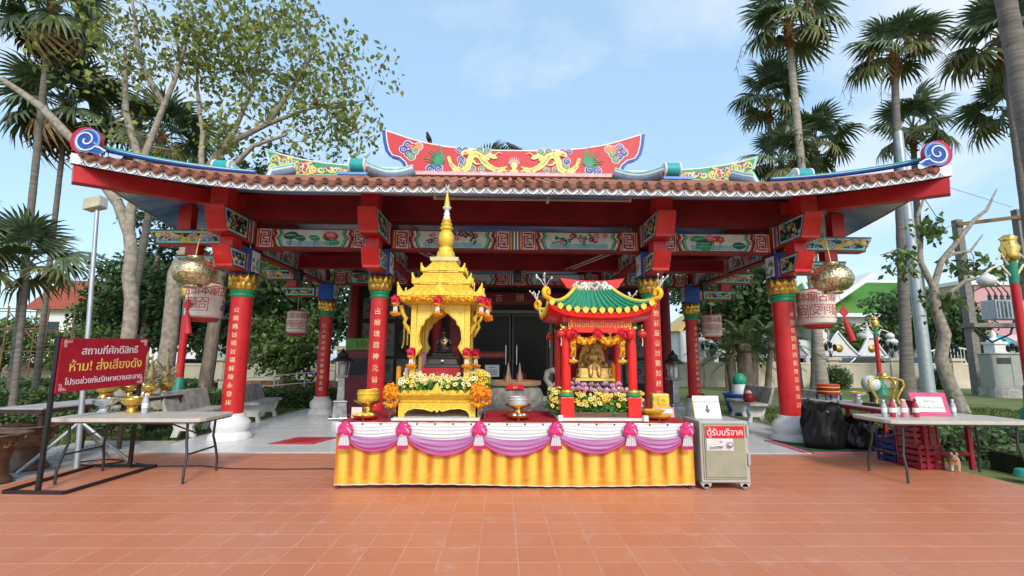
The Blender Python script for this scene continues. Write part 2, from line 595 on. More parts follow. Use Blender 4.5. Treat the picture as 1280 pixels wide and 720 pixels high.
def thing(name, label, cat, loc=(0, 0, 0), rz=0.0, group=None):
    o = bpy.data.objects.new(name, None)
    o.empty_display_size = 0.1
    C.objects.link(o)
    o.location = loc
    o.rotation_euler = (0, 0, rz)
    return tag(o, label, cat, group)


def tag(o, label, cat, group=None):
    o['label'] = label
    o['category'] = cat
    if group:
        o['group'] = group
    return o


def kind(o, k):
    o['kind'] = k
    return o


def dup(root, loc, rz=None, label=None, scale=None):
    """copy a thing with its parts and sub-parts"""
    r = root.copy()
    C.objects.link(r)
    r.location = loc
    if rz is not None:
        r.rotation_euler = (0, 0, rz)
    if scale:
        r.scale = (scale,) * 3
    if label:
        r['label'] = label
    for ch in list(root.children):
        c = ch.copy()
        C.objects.link(c)
        c.parent = r
        for g in list(ch.children):
            d = g.copy()
            C.objects.link(d)
            d.parent = c
    return r


def place(name, me, parent, loc=(0, 0, 0), rot=(0, 0, 0), scale=None):
    o = bpy.data.objects.new(name, me)
    C.objects.link(o)
    o.parent = parent
    o.location = loc
    o.rotation_euler = rot
    if scale:
        o.scale = scale if isinstance(scale, tuple) else (scale,) * 3
    return o


def flat(x0, y, z0, s=1.0):
    """front face map: u to the right, v up, towards the viewer's side (-y)"""
    return lambda u, v, d: (x0 + u * s, y - d, z0 + v * s)


def skin_figure(name, verts, edges, radii, material, parent, sub=2):
    me = bpy.data.meshes.new(name)
    me.from_pydata(verts, edges, [])
    o = bpy.data.objects.new(name, me)
    C.objects.link(o)
    o.parent = parent
    md = o.modifiers.new('skin', 'SKIN')
    md.use_smooth_shade = True
    for i, r in enumerate(radii):
        sv = me.skin_vertices[0].data[i]
        sv.radius = (r, r)
        sv.use_root = (i == 0)
    sb = o.modifiers.new('subsurf', 'SUBSURF')
    sb.levels = sb.render_levels = sub
    me.materials.append(material)
    return o

# ------------------------------------------------------------------ ground, floors
def sheet(name, x0, x1, y0, y1, z, m):
    return kind(MB().grid(1, 1, lambda u, v: (x0 + (x1 - x0) * u, y0 + (y1 - y0) * v, z), 0, False).build(name, m), 'structure')


LAWN = mat('lawn_soil', (0.10, 0.15, 0.03), 0.95, scale=0.8, col2=(0.20, 0.21, 0.07), bump=0.4, bscale=60)
ASPH = mat('asphalt', (0.06, 0.06, 0.062), 0.9, var=0.15, bump=0.3, bscale=80)
PATHM = mat('pink_paving', (0.34, 0.24, 0.20), 0.85, var=0.15, scale=4, bump=0.2)
GROUT = mat('pale_grout', (0.60, 0.33, 0.23), 0.9, var=0.15, scale=4)
GROUTW = mat('floor_grout', (0.36, 0.35, 0.33), 0.9, var=0.1)

sheet('ground', -300, 300, -60, 500, -0.08, LAWN)
sheet('road', -200, 200, 31.5, 37.5, -0.05, ASPH)
kind(MB().box(6, 80, 31.4, 37.6, -.4, .36).build('road', ASPH), 'structure')
sheet('path', -60, -6.9, 12.3, 14.9, -0.045, PATHM)

PX0, PX1, PY0, PY1 = -5.86, 6.44, -3.3, 8.16
TS = 0.30
plaza = kind(MB().box(PX0 - .02, PX1 + .02, PY0 - .02, PY1, -0.2, -0.0016).build('plaza', GROUT), 'structure')
CLAYD = mat('roof_clay_dark', (0.15, 0.05, 0.035), 0.65, var=0.3, scale=12, bump=0.3)
TILE = tile_mat('terracotta_tile', (0.53, 0.165, 0.074), (0.68, 0.25, 0.128), TS, PX0, PY0, 0.40, (0.56, 0.28, 0.19))


def tile_mesh(b, x, y, s, z, g=0.0036, c=0.0015):
    h = s / 2 - g
    i = h - c
    for (r, zz) in ((h, z - .02), (h, z - .0011), (i, z)):
        b.v += [(x - r, y - r, zz), (x + r, y - r, zz), (x + r, y + r, zz), (x - r, y + r, zz)]
    k = len(b.v) - 12
    for lo, hi in ((0, 4), (4, 8)):
        for q in range(4):
            b.f.append([k + lo + q, k + lo + (q + 1) % 4, k + hi + (q + 1) % 4, k + hi + q])
    b.f.append([k + 8, k + 9, k + 10, k + 11])
    b.m += [0] * 9
    b.s += [False] * 9


b = MB(); tile_mesh(b, 0, 0, TS, 0)
tm = b.mesh('floor_tile', TILE)
cells = []
for j in range(int(round((PY1 - PY0) / TS))):
    for i in range(int(round((PX1 - PX0) / TS))):
        cells.append((PX0 + TS * (i + .5), PY0 + TS * (j + .5)))
seen = sorted([c for c in cells if c[1] > 3.55 and abs(c[0] - .08) < 1.05 * c[1] + .15], key=lambda c: c[1])[:298]
rest = [c for c in cells if c not in set(seen)]
for c in seen:
    place('floor_tile', tm, plaza, (c[0], c[1], rnd.uniform(-.0006, .0006)), (rnd.uniform(-.001, .001), rnd.uniform(-.001, .001), 0))
b = MB()
for c in rest:
    tile_mesh(b, c[0], c[1], TS, rnd.uniform(-.0008, .0006))
kind(b.build('floor_tiles', TILE, plaza), 'stuff')

FX0, FX1, FY0, FY1 = -5.86, 6.40, 8.19, 16.59
floor = kind(MB().box(FX0, FX1, FY0 - .02, FY1, -0.2, 0.004).build('pavilion_floor', GROUTW), 'structure')
MARB = tile_mat('pale_floor_tile', (0.62, 0.62, 0.60), (0.78, 0.78, 0.76), 0.6, FX0, FY0, 0.22, (0.46, 0.45, 0.44))
b = MB(); tile_mesh(b, 0, 0, 0.6, 0, 0.003)
tm = b.mesh('floor_tile', MARB)
for j in range(14):
    for i in range(20):
        place('floor_tile', tm, floor, (FX0 + .6 * (i + .5) + .1, FY0 + .6 * (j + .5), 0.012 + rnd.uniform(-.0006, .0006)))

apron = kind(MB().box(-7.6, -5.9, 5.2, 9.4, -.2, -0.012).build('paved_strip', CONC), 'structure')
MAT_G = mat('green_turf_mat', (0.03, 0.10, 0.03), 0.95, bump=0.6, bscale=200)
for (x0, x1, lab) in ((5.0, 6.38, 'green turf mat with a red edge under the rubbish bags'),):
    t = thing('floor_mat', lab, 'mat', (x0, 8.21, .014))
    MB().box(0.12, x1 - x0, .05, 1.25, 0, .012).build('mat_pile', MAT_G, t)
    MB().box(0, .1, .0, 1.25, 0, .014).box(0.12, x1 - x0, -.06, .03, 0, .014).build('mat_edge', PINK, t)
t = thing('floor_mat', 'red rectangular mat on the pale floor beside the left column', 'mat', (-3.62, 9.15, .014))
MB(lambda p: Vector((p.x + .28 * p.y, p.y, p.z))).box(-.38, .38, -.24, .5, 0, .012).build('mat_pile', mat('red_mat', (0.50, 0.05, 0.06), .9, var=.2, bump=.4, bscale=120), t)
MB(lambda p: Vector((p.x + .28 * p.y, p.y, p.z))).box(-.22, .22, -.1, .36, 0.0125, .016).build('mat_pattern', mat('crimson_mat', (0.42, 0.01, 0.02), .9), t)

# ------------------------------------------------------------------ temple pavilion
TX = 0.27
T = thing('temple_pavilion', 'red open fronted Chinese temple pavilion with painted beams and upturned tiled roof', 'temple', (TX, 0, 0))

CLOUDP = mat('cloud_painted_ceiling', (0.05, 0.19, 0.52), 0.7, scale=1.1, col2=(0.62, 0.70, 0.78), stretch=(0.35, 1.4, 1))


def column(x, y, r, txt, z0=0.48, z1=2.68, csize=None):
    sh = MB().lathe([(r, z0), (r, z1)], 28, (x, y, 0)).build('column', RED, T, sharp=40)
    k = r / .26
    MB().lathe([(1.94 * r, .014), (1.98 * r, .07), (1.76 * r, .12), (1.52 * r, .15), (1.76 * r, .24), (1.74 * r, .33), (1.44 * r, .39),
                (1.24 * r, .42), (1.22 * r, z0), (.5 * r, z0 + .002)], 28, (x, y, 0)).build('base', OFFWHITE if abs(y - 9.5) > 1 else WHITE, sh, sharp=50)
    MB().lathe([(r * 1.0, z1 - .02), (r * 1.13, z1), (r * 1.15, z1 + .03), (r * 1.05, z1 + .05), (r * 1.05, z1 + .06), (r * 1.16, z1 + .08),
                (r * 1.17, z1 + .11), (r * 1.02, z1 + .14)], 28, (x, y, 0)).build('ring', GREEN, sh, sharp=60)
    cp = MB().lathe([(r * 1.0, z1 + .13), (r * 1.12, z1 + .2), (r * 1.22, z1 + .42), (r * .6, z1 + .421)], 24, (x, y, 0))
    for row, (n, zz, hh, tilt) in enumerate(((12, z1 + .13, .2, .0), (12, z1 + .2, .24, .035))):
        for i in range(n):
            a = 2 * PI * (i + .5 * row) / n
            ca, sa = math.cos(a), math.sin(a)
            wd = 2 * PI * r * 1.12 / n * .62

            def petal(u, v, ca=ca, sa=sa, wd=wd, zz=zz, hh=hh, tilt=tilt, row=row):
                uu = (u - .5) * 2
                wdt = wd * (math.sin(PI * min(1, .25 + .75 * v)) ** .6) * (1 - v ** 4)
                rr = r * 1.06 + .03 - .01 * row + tilt * v + .03 * math.sin(PI * v) - .025 * uu * uu
                t = uu * wdt
                return (x + rr * ca - t * sa, y + rr * sa + t * ca, zz + hh * v)
            cp.grid(4, 5, petal)
    cp.build('capital', GOLD, sh)
    n = len(txt)
    top, bot = z1 - .28, z0 + .2
    st = (top - bot) / max(1, n - 1)
    a = Art(lambda u, v, d: (x + (r + d) * math.sin(u / r), y - (r + d) * math.cos(u / r), v), .003)
    for i, ch in enumerate(txt):
        a.text(ch, .05 * (1 if x > 0 else .3), top - st * i, csize or min(.125, st * .68), 1, 0)
    a.build('lettering', mat('pale_gold_lettering', (0.80, 0.66, 0.38), .4, metal=.2), sh)
    return sh


CXO, CXI = 5.32, 2.66
column(-CXO, 9.5, .19, '公媽媽百福百福解臻永發床')
column(CXO, 9.5, .197, '本頭保四民四民樂業造並壽')
column(-CXI, 9.5, .162, '古廟瑰麗神光普照五')
column(CXI + .02, 9.5, .17, '煌莊嚴善惡難知終有報')
column(-5.17, 13.7, .168, '天人如同從吉山旅福建永和')
column(5.12, 13.7, .168, '承文才錦知善惡正財神立光')

PRINT_BG = mat('painted_panel_white', (0.55, 0.60, 0.57), .55, var=.1)
PRINT_BL = mat('painted_panel_blue', (0.22, 0.42, 0.50), .55, var=.15)
FR_M = [MAROON, PALEPINK, ORANGE, NAVY, GREEN, WHITE, PINK, PRINT_BG, PRINT_BL, DGREEN, RED, AQUA, mat('dark_branch_paint', (.05, .03, .02), .6), YELLOW]
(f_mar, f_pp, f_or, f_nv, f_gr, f_wh, f_pk, f_bg, f_bl, f_dg, f_rd, f_aq, f_br, f_ye) = range(14)
FRET = [[(0, .9), (.82, .9), (.82, .62), (.28, .62), (.28, .44), (.55, .44)], [(1, .1), (.18, .1), (.18, .3), (.72, .3), (.72, .44)],
        [(0, .1), (0, .74), (.5, .74)], [(1, .9), (1, .24), (.5, .24)]]


def lobed(u0, u1, H, e, v0=0.0):
    pts = []
    for i in range(13):
        t = i / 12
        lob = abs(math.sin(1.5 * PI * t)) if not .33 < t < .67 else 1.0 + .5 * math.sin(3 * PI * (t - 1 / 3))
        pts.append((u1 + e + .05 * (lob - .6), v0 + (H - 2 * v0) * t))
    for i in range(12, -1, -1):
        t = i / 12
        lob = abs(math.sin(1.5 * PI * t)) if not .33 < t < .67 else 1.0 + .5 * math.sin(3 * PI * (t - 1 / 3))
        pts.append((u0 - e - .05 * (lob - .6), v0 + (H - 2 * v0) * t))
    return pts


def fret(a, u0, w, H):
    a.rect(u0, u0 + w, 0, H, 1, f_or)
    a.rect(u0 + w * .1, u0 + w * .9, 0, H, 2, f_mar)
    a.rect(u0 + w * .15, u0 + w * .85, 0, H, 3, f_pp)
    for st in FRET:
        a.stroke([(u0 + w * (.24 + .52 * p), H * (.02 + .96 * q)) for p, q in st], w * .085, 4, f_mar)


def picture(a, u0, u1, H, rr, style):
    for e, mi, k in ((.20, f_nv, 1), (.16, f_pk, 2), (.125, f_wh, 3), (.10, f_gr, 4), (.05, f_aq, 5), (.035, f_dg, 6), (.02, f_bg, 7)):
        a.poly(lobed(u0 + .2, u1 - .2, H, e, .012 + .006 * (k > 4)), k, mi)
    for uu in (u0 + .035, u1 - .035):
        a.disc(uu, H / 2, .04, 4, f_rd, 8)
        a.disc(uu, H / 2, .02, 5, f_pp, 8)
    a.rect(u0 + .24, u1 - .24, .03, H * .34, 8, f_bl)
    lo, hi = u0 + .26, u1 - .26
    if style == 0:                                   # lotus pond
        for i in range(7):
            u = lo + (hi - lo) * rr.uniform(.03, .97)
            v = H * rr.uniform(.22, .74)
            a.stroke([(u, H * .08), (u + .02, v)], .012, 9, f_dg)
            q_ = rr.uniform(.08, .16)
            a.disc(u, v, q_, 10, rr.choice((f_gr, f_dg)), 11, q_ * rr.uniform(.45, .65), rr.uniform(-.3, .3))
            a.stroke([(u - q_ * .7, v), (u + q_ * .7, v + .01)], .008, 11, f_aq)
        for i in range(3):
            u = lo + (hi - lo) * rr.uniform(.05, .95)
            v = H * rr.uniform(.5, .8)
            a.stroke([(u - .02, H * .1), (u, v)], .01, 9, f_dg)
            a.flower(u, v, .075, 12, rr.choice((f_pk, f_rd)), f_pp, 6, rr.random())
    else:                                            # flowering branch
        u, v = lo + .02, H * rr.uniform(.25, .5)
        d = 1
        pts = [(u, v)]
        for i in range(6):
            u += (hi - lo) / 7
            v = min(H * .78, max(H * .22, v + rr.uniform(-.07, .08)))
            pts.append((u, v))
        a.stroke(pts, [.022 - .002 * i for i in range(7)], 9, f_br)
        for p in pts[1:]:
            for _ in range(6):
                du, dw = rr.uniform(-.11, .11), rr.uniform(-.09, .09)
                if rr.random() < .6:
                    a.disc(p[0] + du, min(H * .84, max(H * .15, p[1] + dw)), .052, 10, rr.choice((f_gr, f_dg)), 7, .024, rr.uniform(0, 3))
                else:
                    a.flower(p[0] + du, min(H * .82, max(H * .18, p[1] + dw)), .056, 11, rr.choice((f_pk, f_mar, f_pk)), f_pp, 5, rr.random())


def frieze(name, mp, L, H, units, seed):
    """painted panels along one face of a beam, laid out as fret | picture | fret ..."""
    rr = random.Random(seed)
    beam, mpf = mp
    tot = sum(wt for _, wt in units)
    u = 0
    for code, wt in units:
        wd = L * wt / tot
        a = Art(lambda p, q, d, u=u: mpf(p + u, q, d), .0022)
        if code == 'f':
            fret(a, 0, wd, H); nm = 'fret_panel'
        elif code == 's':
            for i, mi in enumerate((f_dg, f_wh, f_nv, f_wh, f_dg)):
                a.rect(wd * i / 5, wd * (i + 1) / 5, 0, H, 1 + i % 2, mi)
            nm = 'stripe_panel'
        else:
            a.rect(0, wd, 0, H, .5, f_mar)
            picture(a, 0, wd, H, rr, 0 if code == 'l' else 1); nm = 'picture_panel'
        a.build(nm, FR_M, beam)
        u += wd


def xbeam(x0, x1, y, z0, z1, th, m=DRED, units=None, seed=1, lip=.035):
    """beam along x with its front (south) face painted"""
    bm = MB().box(x0, x1, y - th / 2, y + th / 2, z0, z1).build('painted_beam' if units else 'beam', m, T, bevel=.006)
    if units:
        frieze('', (bm, lambda u, v, d: (x0 + .04 + u, y - th / 2 - d, z0 + lip + v)), x1 - x0 - .08, z1 - z0 - lip - .01, units, seed)
    return bm


def ybeam(x, y0, y1, z0, z1, th, m=DRED, units=None, seed=1, lip=.035, side=0):
    bm = MB().box(x - th / 2, x + th / 2, y0, y1, z0, z1).build('painted_beam' if units else 'beam', m, T, bevel=.006)
    if units:
        for sg in ((1, -1) if side == 0 else (side,)):
            frieze('', (bm, lambda u, v, d, sg=sg: (x + sg * (th / 2 + d), (y0 + .04 + u), z0 + lip + v)), y1 - y0 - .08, z1 - z0 - lip - .01, units, seed + sg)
    return bm


BAY = [('f', .34), ('l', 1.5), ('f', .34)]
MID = [('f', .36), ('p', 1.66), ('f', .36), ('s', .16), ('f', .36), ('p', 1.66), ('f', .36)]
xbeam(-CXO - .28, CXO + .28, 9.52, 4.20, 4.72, .30)
xbeam(-CXO + .2, -CXI - .2, 9.5, 3.62, 4.03, .22, units=BAY, seed=3)
xbeam(-CXI + .2, CXI - .2, 9.5, 3.62, 4.03, .22, units=MID, seed=5)
xbeam(CXI + .2, CXO - .2, 9.5, 3.62, 4.03, .22, units=BAY, seed=8)
xbeam(-CXO, CXO, 11.7, 3.66, 3.96, .22)
xbeam(-5.0, -2.9, 13.7, 3.56, 3.92, .2, units=BAY, seed=11)
xbeam(-2.5, 2.5, 13.7, 3.56, 3.92, .2, units=MID, seed=12)
xbeam(2.9, 5.0, 13.7, 3.56, 3.92, .2, units=BAY, seed=15)
xbeam(-5.4, 5.4, 13.72, 4.1, 4.6, .28)
for sx in (-1, 1):
    ybeam(sx * CXO, 9.72, 13.5, 4.12, 4.62, .28)
    ybeam(sx * (CXO - .06), 9.75, 13.5, 3.56, 3.95, .2, units=[('p', 1.4), ('f', .36), ('p', 1.4)], seed=21 + sx)
    ybeam(sx * CXI, 9.75, 15.1, 3.56, 3.95, .2, units=[('p', 1.4), ('f', .36), ('l', 1.4), ('f', .36), ('p', 1.2)], seed=31 + sx)
    ybeam(sx * CXI, 9.75, 15.1, 4.12, 4.4, .2)
    # diagonal struts between the beams
    st = MB().bar((sx * 1.9, 9.62, 3.7), (sx * 1.35, 11.6, 3.74), .12, .1).build('strut', DRED, T)
    MB().bar((sx * 1.82, 9.6, 3.643), (sx * 1.27, 11.58, 3.683), .02, .012).bar((sx * 1.98, 9.6, 3.643), (sx * 1.43, 11.58, 3.683), .02, .012).build('strut_edging', PRINT_BG, st)
    cg = MB()
    for i in range(6):
        cg.ell((sx * (2.0 + .06 * i), 9.5, 4.07 + .015 * (i % 3)), (.05, .1, .045 + .01 * (i % 2)), 8, 5)
    cg.build('carved_corbel', STONE, T)

ARM_M = [DGREEN, AQUA, NAVY, PINK, LBLUE, YELLOW, GREEN, MAROON, ORANGE, WHITE]


def arm(base, dr, L, h, w, seed, style=0):
    """bracket arm reaching out from a column, painted on both sides"""
    rr = random.Random(seed)
    bx, by, bz = base
    dx, dy = dr
    sxx, syy = -dy, dx
    prof = [(0, 0), (L - .15, 0), (L - .15, .05), (L - .125, h * .26), (L - .08, h * .48), (L - .03, h * .74), (L, h), (0, h)]
    vs = []
    n = len(prof)
    for sgn in (-1, 1):
        vs += [(bx + dx * p + sxx * sgn * w / 2, by + dy * p + syy * sgn * w / 2, bz + q) for p, q in prof]
    mb = MB()
    mb.add(vs, [tuple(range(n)), tuple(range(2 * n - 1, n - 1, -1))] + [(i, i + n, (i + 1) % n + n, (i + 1) % n) for i in range(n)])
    o = mb.build('bracket_arm', RED, T, bevel=.008)
    for sgn in (-1, 1):
        a = Art(lambda u, v, d, sgn=sgn: (bx + dx * u + sxx * sgn * (w / 2 + d), by + dy * u + syy * sgn * (w / 2 + d), bz + v), .004)
        u0 = .34 * min(1, L)
        cu, cv = (u0 + L) / 2, h / 2

        def shp(g):
            pts = [(u0, .02), (L - .165, .02), (L - .165, .06), (L - .14, h * .27), (L - .095, h * .5), (L - .05, h * .74), (L - .02, h - .02), (u0, h - .02)]
            return [(p + (-g if p > cu else g) * 1.0, q + (g if q < cv else -g)) for p, q in pts]
        a.poly(shp(0), 1, 0)
        a.poly(shp(.016), 2, 1)
        a.poly(shp(.056), 3, 2)
        lo, hi = u0 + .07, L - .2
        if style == 1:
            pts = [(lo + (hi - lo) * t, h * (.48 + .2 * math.sin(9 * t))) for t in [i / 14 for i in range(15)]]
            a.stroke(pts, [.05 + .05 * math.sin(PI * i / 14) for i in range(15)], 4, 5)
            a.disc(hi, h * .62, .06, 5, 5, 8)
            for i in range(5):
                t = rr.uniform(.1, .9)
                a.stroke([(lo + (hi - lo) * t, h * .5), (lo + (hi - lo) * (t + .05), h * .25)], .03, 4, 5)
        for i in range(int(30 * (hi - lo) / .6) + 6):
            u = rr.uniform(lo, hi + .04)
            v = rr.uniform(.085, h - .075)
            c = rr.choice((3, 4, 5, 6, 8, 8, 5, 6))
            if style == 1 and c == 5:
                c = 4
            if rr.random() < .4:
                a.flower(u, v, rr.uniform(.03, .05), 4, c, 9, 5, rr.random())
            else:
                a.spiral(u, v, rr.uniform(.02, .045), .014, 4, c, 1.1, rr.choice((-1, 1)), rr.uniform(0, 6))
        # striped root of the arm
        for i, mi in enumerate((7, 8, 7, 9, 2, 3, 9, 2)):
            if i < 4:
                a.rect(u0 * i / 8, u0 * (i + 1) / 8, .01, h - .01, 1 + i % 2, mi)
            else:
                c0 = u0 * i / 8
                a.poly([(c0, .012), (c0 + .07, .012)] + [(c0 + .05 + .03 * abs(math.sin(PI * 1.5 * t)), .012 + (h - .024) * t) for t in [q / 8 for q in range(9)]] + [(c0, h - .012)], .5 + .1 * (i % 2), mi)
        a.build('painted_panel', ARM_M, o)


def stack(x, y, seed, sides):
    """blue block on the capital and two tiers of bracket arms"""
    z0 = 3.12
    bl = MB().box(x - .2, x + .2, y - .2, y + .2, z0, 3.62).build('bracket_block', BLUE, T, bevel=.008)
    rr = random.Random(seed)
    for sg in (-1, 1):
        a = Art(lambda u, v, d, sg=sg: (x + sg * (.2 + d), y + u, z0 + v), .004)
        a.rect(-.18, .18, .02, .48, 1, 2).rect(-.155, .155, .045, .455, 2, 9)
        for i in range(8):
            a.flower(rr.uniform(-.1, .1), rr.uniform(.1, .4), .045, 3, rr.choice((3, 4, 6, 0)), 5, 5, rr.random())
        a.build('painted_panel', ARM_M, bl)
    for i, d in enumerate(sides):
        fr = d[1] != 0
        lo = (x, y, 3.15) if fr else (x, y, 3.22)
        w = .32 if fr else .2
        arm(lo, d, .88 if fr else 1.3, .36 if fr else .27, w, seed + i, 0)
        arm((x, y, 3.72) if fr else (x, y, 3.68), d, 1.18 if fr else 1.86, .45 if fr else .31, w + .02, seed + 7 + i, 0 if fr else 1)
        if fr:
            MB().box(x - .12, x + .12, y - .72, y - .42, 3.512, 3.718).build('bracket_post', RED, T, bevel=.006)
            MB().box(x - .15, x + .15, y - 1.06, y - .72, 4.172, 4.56).build('bracket_post', RED, T, bevel=.006)
        else:
            q = d[0]
            MB().box(x + q - .13, x + q + .13, y - .1, y + .1, 3.492, 3.678).build('bracket_post', RED, T, bevel=.006)
            MB().box(x + q * 1.2 - .13, x + q * 1.2 + .13, y - .1, y + .1, 3.992, 4.5).build('bracket_post', RED, T, bevel=.006)


stack(-CXO, 9.5, 41, [(0, -1), (-1, 0)])
stack(CXO, 9.5, 52, [(0, -1), (1, 0)])
stack(-CXI, 9.5, 63, [(0, -1)])
stack(CXI, 9.5, 74, [(0, -1)])
stack(-5.17, 13.7, 85, [(-1, 0)])
stack(5.12, 13.7, 96, [(1, 0)])

# ---- roof
W, EY, BY, RY, SL = 7.22, 7.6, 15.4, 11.5, 0.412


def lift(x, y):
    d = math.hypot(W - abs(x), min(abs(y - EY), abs(BY - y)))
    return .42 * max(0.0, 1 - d / 3.3) ** 1.5


def roof_z(x, y):
    dy = min(y - EY, BY - y)
    if abs(x) > 5.4:
        dy = min(dy, W - abs(x))
    return 4.292 + lift(x, y) + SL * dy


xs = sorted(set([-W + .2 * i for i in range(int(2 * W / .2) + 1)] + [-5.41, -5.39, 5.39, 5.41, W]))
ys = sorted(set([EY + .26 * i for i in range(30)] + [RY, BY]))


def roof_sheet(off, name, m, mb=None):
    b = MB()
    b.v = [(x, y, roof_z(x, y) + off) for y in ys for x in xs]
    n = len(xs)
    b.f = [[j * n + i, j * n + i + 1, (j + 1) * n + i + 1, (j + 1) * n + i] for j in range(len(ys) - 1) for i in range(n - 1)]
    b.m = [0] * len(b.f); b.s = [False] * len(b.f)
    return b.build(name, m, T)


roof = roof_sheet(0, 'roof', CLAYL)


def soff_z(x, y):
    dy = min(y - EY, BY - y, W - abs(x))
    return 4.185 + lift(x, y) + (.30 * dy if dy < 1.9 else .57 + .02 * (dy - 1.9))


b = MB()
b.v = [(x, y, soff_z(x, y)) for y in ys for x in xs]
n = len(xs)
b.f = [[j * n + i, (j + 1) * n + i, (j + 1) * n + i + 1, j * n + i + 1] for j in range(len(ys) - 1) for i in range(n - 1)]
b.m = [0] * len(b.f); b.s = [True] * len(b.f)
b.build('soffit', CLOUDP, T)

# fascia with a scalloped upper edge and blue motifs, front and both sides
sp = 0.2156
nt_ = 67


def edge_pt(side, t):
    """point on the eave line: side 0 front, 1 right, 2 left, 3 back; t metres along it"""
    if side == 0:
        return (-W + t, EY)
    if side == 3:
        return (W - t, BY)
    return (W, EY + t) if side == 1 else (-W, BY - t)


NRM = {0: (0, -1), 1: (1, 0), 2: (-1, 0), 3: (0, 1)}
for side in range(4):
    ln = 2 * W if side in (0, 3) else BY - EY
    nx, ny = NRM[side]

    def fm(u, v, d, side=side, nx=nx, ny=ny):
        x, y = edge_pt(side, u)
        return (x + nx * d, y + ny * d, 4.172 + lift(x, y) + v)
    a = Art(fm, .004)
    nseg = int(ln / .1)
    for i in range(nseg):
        u0, u1 = ln * i / nseg, ln * (i + 1) / nseg
        a.rect(u0, u1, -.005, .165, 5, 0)
    fa = a.build('fascia', [WHITE, mat('blue_motif', (.03, .06, .16), .5)], T)
    if side < 3:
        a = Art(lambda u, v, d: fm(u, v, d + .021), .002)
        cnt = int(ln / sp)
        for i in range(cnt):
            u = sp * (i + 1)
            a.stroke([(u - .07, -.003), (u - .03, .012), (u, -.002), (u + .03, .012), (u + .07, -.003)], .01, 1, 1)
            a.disc(u, .045, .016, 1, 1, 6, .022)
            a.disc(u - .028, .026, .014, 1, 1, 5, .009)
            a.disc(u + .028, .026, .014, 1, 1, 5, .009)
        kind(a.build('blue_motif', [WHITE, MATS['blue_motif']], fa), 'stuff')

cap = MB()
cap.lathe([(0, -.03), (.036, -.03), (.038, -.042), (.05, -.04), (.054, -.02), (.054, .08)], 14)
cap.lathe([(0, -.046), (.016, -.042), (.02, -.03)], 10)
capm = cap.mesh('eave_tile', CLAYD)
dp = MB()
pts = [(-.068, .05), (-.068, .01), (-.048, -.025), (0, -.062), (.048, -.025), (.068, .01), (.068, .05)]
dp.prism(pts, -.012, .012, 'y')
dp.prism([(p * .7, q * .7) for p, q in pts], -.02, -.012, 'y')
dp.tube([(p, -.012, q) for p, q in pts], .011, 5)
dripm = dp.mesh('drip_tile', CLAY)
for side, rz in ((0, 0), (1, PI / 2), (2, -PI / 2)):
    ln = 2 * W if side == 0 else BY - EY
    nx, ny = NRM[side]
    cnt = int(ln / sp)
    for i in range(cnt - 1 if side == 0 else 24):
        t = sp * (i + 1) if side != 2 else ln - sp * (i + 1)
        x, y = edge_pt(side, t)
        q = place('eave_tile', capm, T, (x + nx * .04, y + ny * .04, roof_z(x, y) + .035), (-PI / 2 + .0, 0, rz))
        q.rotation_euler = (-PI / 2, 0, rz)
        t2 = t + (sp / 2 if side != 2 else -sp / 2)
        x, y = edge_pt(side, t2)
        sl = (roof_z(*edge_pt(side, t2 + .1)) - roof_z(*edge_pt(side, t2 - .1))) / .2 if .1 < t2 < ln - .1 else 0
        place('drip_tile', dripm, T, (x + nx * .05, y + ny * .05, roof_z(x, y) - .005), (0, -math.atan(sl) if side == 0 else 0, rz))
for i in range(66):
    x = -W + sp * (i + 1)
    top = RY - .1 if abs(x) < 5.35 else EY + (W - abs(x))
    if top - EY < .3:
        continue
    k = max(2, int((top - EY) / .5))
    MB().tube([(x, EY + .02 + (top - EY) * j / k, roof_z(x, EY + (top - EY) * j / k) + .03) for j in range(k + 1)], .05, 6).build('tile_row', CLAYL, T)

